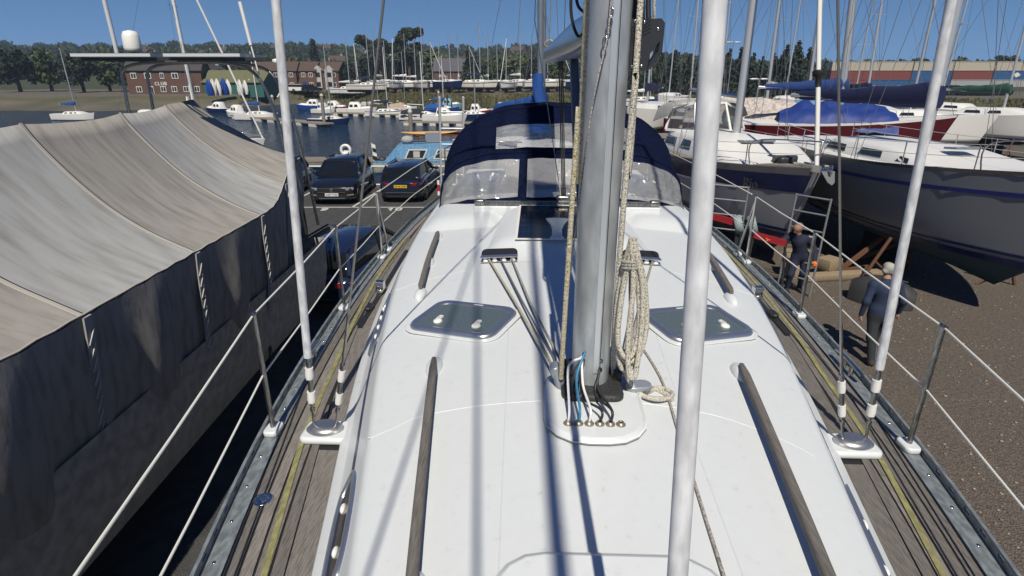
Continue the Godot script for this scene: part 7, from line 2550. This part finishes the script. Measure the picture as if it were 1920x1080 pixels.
	for k in 14:
		var d := 300.0 + 170.0 * r.randf()
		var x := r.randf_range(-0.62, 0.08) * d
		var o := house("small house with pale walls on the distant wooded hill", {"w": 9.0, "d": 7.0, "e": 5.0, "r": 7.4, "wall": [rend, brick][k % 2], "roof": [tile, slate][(k / 2) % 2], "wins": [[-2.0, 3.4], [2.0, 3.4]]} if k % 2 == 0 else {"w": 10.0, "d": 7.0, "e": 4.8, "r": 7.6, "wall": brick, "roof": tile, "wins": [[-2.5, 3.4], [2.5, 3.4]]}, "houses on the hill")
		if k % 2: o.set_meta("label", "small brick house on the distant wooded hill")
		o.position = Vector3(x, land(x, -d) - 1.2, -d)
		o.rotation.y = r.randf_range(-0.7, 0.7)
	# dinghies stood on end along the dinghy park
	var shell := func(m, label):
		var T := thing("dinghy", label, "dinghy", Vector3.ZERO, 0.0, "dinghies stood on end along the shore")
		var s2 := ST()
		var rings := []
		for i in 11:
			var t := i / 10.0
			var w := 0.72 * pow(sin(PI * (0.22 + 0.76 * t)), 0.75)
			var ring := PackedVector3Array()
			for j in 9:
				var a := PI * j / 8
				ring.append(Vector3(w * cos(a), 3.4 * t, w * 0.62 * sin(a)))
			rings.append(ring)
		loft(s2, rings, false, true)
		obj("shell", s2, m, T)
		s2 = ST()
		tube(s2, [Vector3(0, 0.2, 0.42), Vector3(0, 1.7, 0.47), Vector3(0, 3.3, 0.1)], 0.05, 5)
		obj("keel_band", s2, M("dark_fitting", 0.03, 0.03, 0.03, 0.5), T)
		return T
	var dp := [shell.call(M("far_white"), "white dinghy stood on end along the shore"), shell.call(M("cream_deck"), "cream dinghy stood on end along the shore"), shell.call(M("royal_hull"), "blue dinghy stood on end along the shore")]
	var dused := [false, false, false]
	for s in [[388, 2], [395, 1], [404, 0], [416, 2], [424, 0], [446, 0], [456, 0], [465, 1], [473, 0], [489, 2], [494, 1], [500, 0]]:
		var d: float = 128.0 + (s[0] - 388.0) * 0.13
		var at := Vector3((s[0] - 960.0) / 1152.6 * d, 0.75, -d)
		if dused[s[1]]: copy(dp[s[1]], at, 0.15 * sin(s[0]), "", 0.95 + 0.1 * sin(s[0]))
		else:
			dp[s[1]].position = at
			dused[s[1]] = true
	# boats laid up across the river
	var white := M("far_white")
	var kinds2 := []
	for v in 4:
		var D := {"category": "yacht", "L": [9.0, 8.2, 9.6, 7.8][v], "B": [3.0, 2.8, 3.1, 2.7][v], "F": 1.15, "n": 8, "hull": [white, M("navy_hull"), M("cream_deck"), white][v], "stern": 0.86, "cabins": [{"t0": 0.3, "t1": 0.78, "w": 0.64, "h": 0.42, "wins": [[0.38, 0.46], [0.5, 0.58]]}], "mast": [10.5, 9.0, 11.5, 8.5][v], "mast_r": 0.085, "mast_rake": [0.0, 0.03, 0.01, 0.05][v], "wire": 0.013, "ashore": 1.2, "bands": [{"a": 0.8, "b": 0.7, "m": M("navy_gloss")}] if v != 1 else []}
		if v % 2 == 0:
			D["boom"] = 3.2
			D["cover"] = [M("far_sail"), M("navy_cover")][v / 2]
		if v == 3: D["furl"] = 0.06
		kinds2.append(boat("yard_yacht", ["white yacht laid up across the river with white boom cover", "dark hulled yacht laid up across the river", "cream hulled yacht laid up across the river with navy cover", "small white yacht laid up across the river with furled headsail"][v], D, "yachts laid up across the river"))
	var kused := [false, false, false, false]
	var i := 0
	for px in [650, 668, 688, 706, 722, 740, 757, 776, 792, 808, 826, 842, 860, 880, 896, 914, 930, 950, 972, 996, 1022, 1046, 1070, 1096, 1122, 1150, 1176, 1204, 1218]:
		var v: int = [0, 3, 2, 0, 1, 3, 0, 0, 2, 3, 0, 1][i % 12]
		var d := 148.0 + 6.0 * sin(i * 2.1)
		if px > 1180: d = 112.0
		var x: float = (px - 960.0) / 1152.6 * d
		var at := Vector3(x, land(x, -d) + 1.2, -d)
		var turn := deg_to_rad([250.0, 200.0, 265.0, 160.0, 232.0, 182.0, 278.0][i % 7])
		if kused[v]: copy(kinds2[v], at, turn, "", [1.0, 0.92, 1.06][i % 3])
		else:
			kinds2[v].transform = Transform3D(Basis(Vector3.UP, turn), at)
			kused[v] = true
		i += 1
	# containers beyond the far car park
	var cols := {"oxide": M("box_oxide", 0.17, 0.04, 0.028, 0.6), "blue": M("box_blue", 0.016, 0.075, 0.21, 0.6), "beige": M("box_beige", 0.40, 0.36, 0.29, 0.6), "grey": M("box_grey", 0.30, 0.31, 0.31, 0.6)}
	var box: Array = []
	st = ST()
	var prof := PackedVector2Array()
	for k in 33:
		var x := lerpf(-6.1, 6.1, k / 32.0)
		prof.append(Vector2(x, 1.22 if k % 2 else 1.16))
	for k in 33:
		var x := lerpf(6.1, -6.1, k / 32.0)
		prof.append(Vector2(x, -1.22 if k % 2 else -1.16))
	prism(st, prof, 2.5, Transform3D(Basis(Vector3.RIGHT, PI / 2), Vector3(0, 1.3, 0)))
	st.generate_normals()
	var bm: ArrayMesh = st.commit()
	st = ST()
	for x in [-6.05, 6.05]:
		for z in [-1.2, 1.2]: bx(st, Vector3(x, 1.3, z), Vector3(0.16, 2.6, 0.16))
	for y in [0.06, 2.54]:
		for z in [-1.21, 1.21]: bx(st, Vector3(0, y, z), Vector3(12.2, 0.14, 0.14))
	st.generate_normals()
	var fm: ArrayMesh = st.commit()
	for row in [[0, ["oxide", "blue", "blue", "grey", "grey", "blue", "oxide"]], [1, ["oxide", "oxide", "blue", "oxide", "blue", "oxide", "blue"]], [2, ["beige", "beige", "beige", "beige", "beige", "beige", "beige"]]]:
		for k in 7:
			var c: String = row[1][k]
			var T := thing("shipping_container", {"oxide": "rust red shipping container in the far stack", "blue": "blue shipping container in the far stack", "beige": "beige shipping container along the top of the far stack", "grey": "grey shipping container at the foot of the far stack"}[c], "container", Vector3(104.0 + k * 12.5, 0.9 + row[0] * 2.62, -190.0), 0.0, "containers in the far stack")
			for e in [["panels", bm], ["corner_frame", fm]]:
				var pm := MeshInstance3D.new()
				pm.name = e[0]
				pm.mesh = e[1]
				pm.material_override = cols[c]
				T.add_child(pm)
			if c == "blue" and row[0] > 0 and k % 2 == 0:
				st = ST()
				prism(st, PackedVector2Array([Vector2(-1.3, 0), Vector2(0, -0.75), Vector2(1.3, 0), Vector2(0, 0.75)]), 0.05, Transform3D(Basis(), Vector3(1.0, 1.35, 1.3)))
				obj("emblem", st, M("sign_white", 0.62, 0.62, 0.6, 0.6), T)
	# rows of parked cars in front of them
	var cp: Array = []
	for v in 4:
		var T := thing("distant_car", ["white car parked before the containers", "dark car parked before the containers", "silver car parked before the containers", "red car parked before the containers"][v], "car", Vector3.ZERO, 0.0, "cars parked before the containers")
		st = ST()
		prism(st, PackedVector2Array([Vector2(-2.1, 0.25), Vector2(2.1, 0.25), Vector2(2.1, 0.75), Vector2(1.2, 0.92), Vector2(-1.9, 0.98), Vector2(-2.1, 0.8)]), 1.75)
		obj("body", st, [white, M("car_paint_black"), M("alloy_rim"), M("marker_red", 0.36, 0.02, 0.025, 0.5)][v], T)
		st = ST()
		prism(st, PackedVector2Array([Vector2(-1.9, 0.95), Vector2(1.15, 0.92), Vector2(0.4, 1.42), Vector2(-1.5, 1.46)]), 1.5)
		obj("glazing", st, M("car_glass"), T)
		st = ST()
		bx(st, Vector3(-0.55, 1.46, 0), Vector3(1.8, 0.05, 1.45))
		obj("roof", st, [white, M("car_paint_black"), M("alloy_rim"), M("marker_red")][v], T)
		for x in [-1.3, 1.3]:
			for z in [-0.8, 0.8]:
				st = ST()
				tube(st, [Vector3(x, 0.31, z - 0.1), Vector3(x, 0.31, z + 0.1)], 0.31, 12)
				obj("wheel", st, M("tyre"), T)
		cp.append(T)
	var cu := [false, false, false, false]
	i = 0
	for s in range(1526, 1900, 14):
		for rowd in [124.0, 136.0]:
			var d: float = rowd
			var v: int = [1, 2, 1, 0, 1, 3, 1, 2][(i * 3 + int(rowd)) % 8]
			var x: float = (s - 960.0) / 1152.6 * d
			var at := Vector3(x, land(x, -d), -d)
			var turn := 1.2 + 0.1 * sin(i)
			if cu[v]: copy(cp[v], at, turn)
			else:
				cp[v].transform = Transform3D(Basis(Vector3.UP, turn), at)
				cu[v] = true
			i += 1
	# vans and a lamp column near the terrace
	for s in [[560, 150, 0], [572, 152, 2], [582, 149, 1], [548, 151, 0]]:
		var d: float = s[1]
		copy(cp[s[2]], Vector3((s[0] - 960.0) / 1152.6 * d, 1.0, -d), 0.2, ["white car parked below the waterside terrace", "dark car parked below the waterside terrace", "silver car parked below the waterside terrace"][s[2]], 1.15)
	var fence := thing("board_fence", "weathered grey board fence among the cypresses", "fence", Vector3(47.8, land(47.8, -104.0), -104.0))
	for k in 24:
		st = ST()
		bx(st, Vector3(-2.6 + k * 0.225, 1.0, 0), Vector3(0.2, 2.0, 0.04))
		obj("board", st, M("pontoon_wood_2"), fence)
	# lamp columns over the yard
	for s in [[1368, 78, 7.2, "tall lamp column with double head beyond the big yacht's mast"], [1425, 62, 3.0, "short lamp post by the cypress windbreak"]]:
		var T := thing("street_lamp", s[3], "lamp", Vector3((s[0] - 960.0) / 1152.6 * s[1], 0.0, -s[1]))
		st = ST()
		tube(st, [Vector3(0, 0, 0), Vector3(0, s[2] + 1.5, 0)], [0.09, 0.05], 8)
		obj("column", st, M("galvanised_tube"), T)
		st = ST()
		ball(st, Vector3(-0.5, s[2] + 1.5, 0), Vector3(0.5, 0.10, 0.2), 8)
		ball(st, Vector3(0.5, s[2] + 1.5, 0), Vector3(0.5, 0.10, 0.2), 8)
		obj("lamp_head", st, M("panel_alloy"), T)
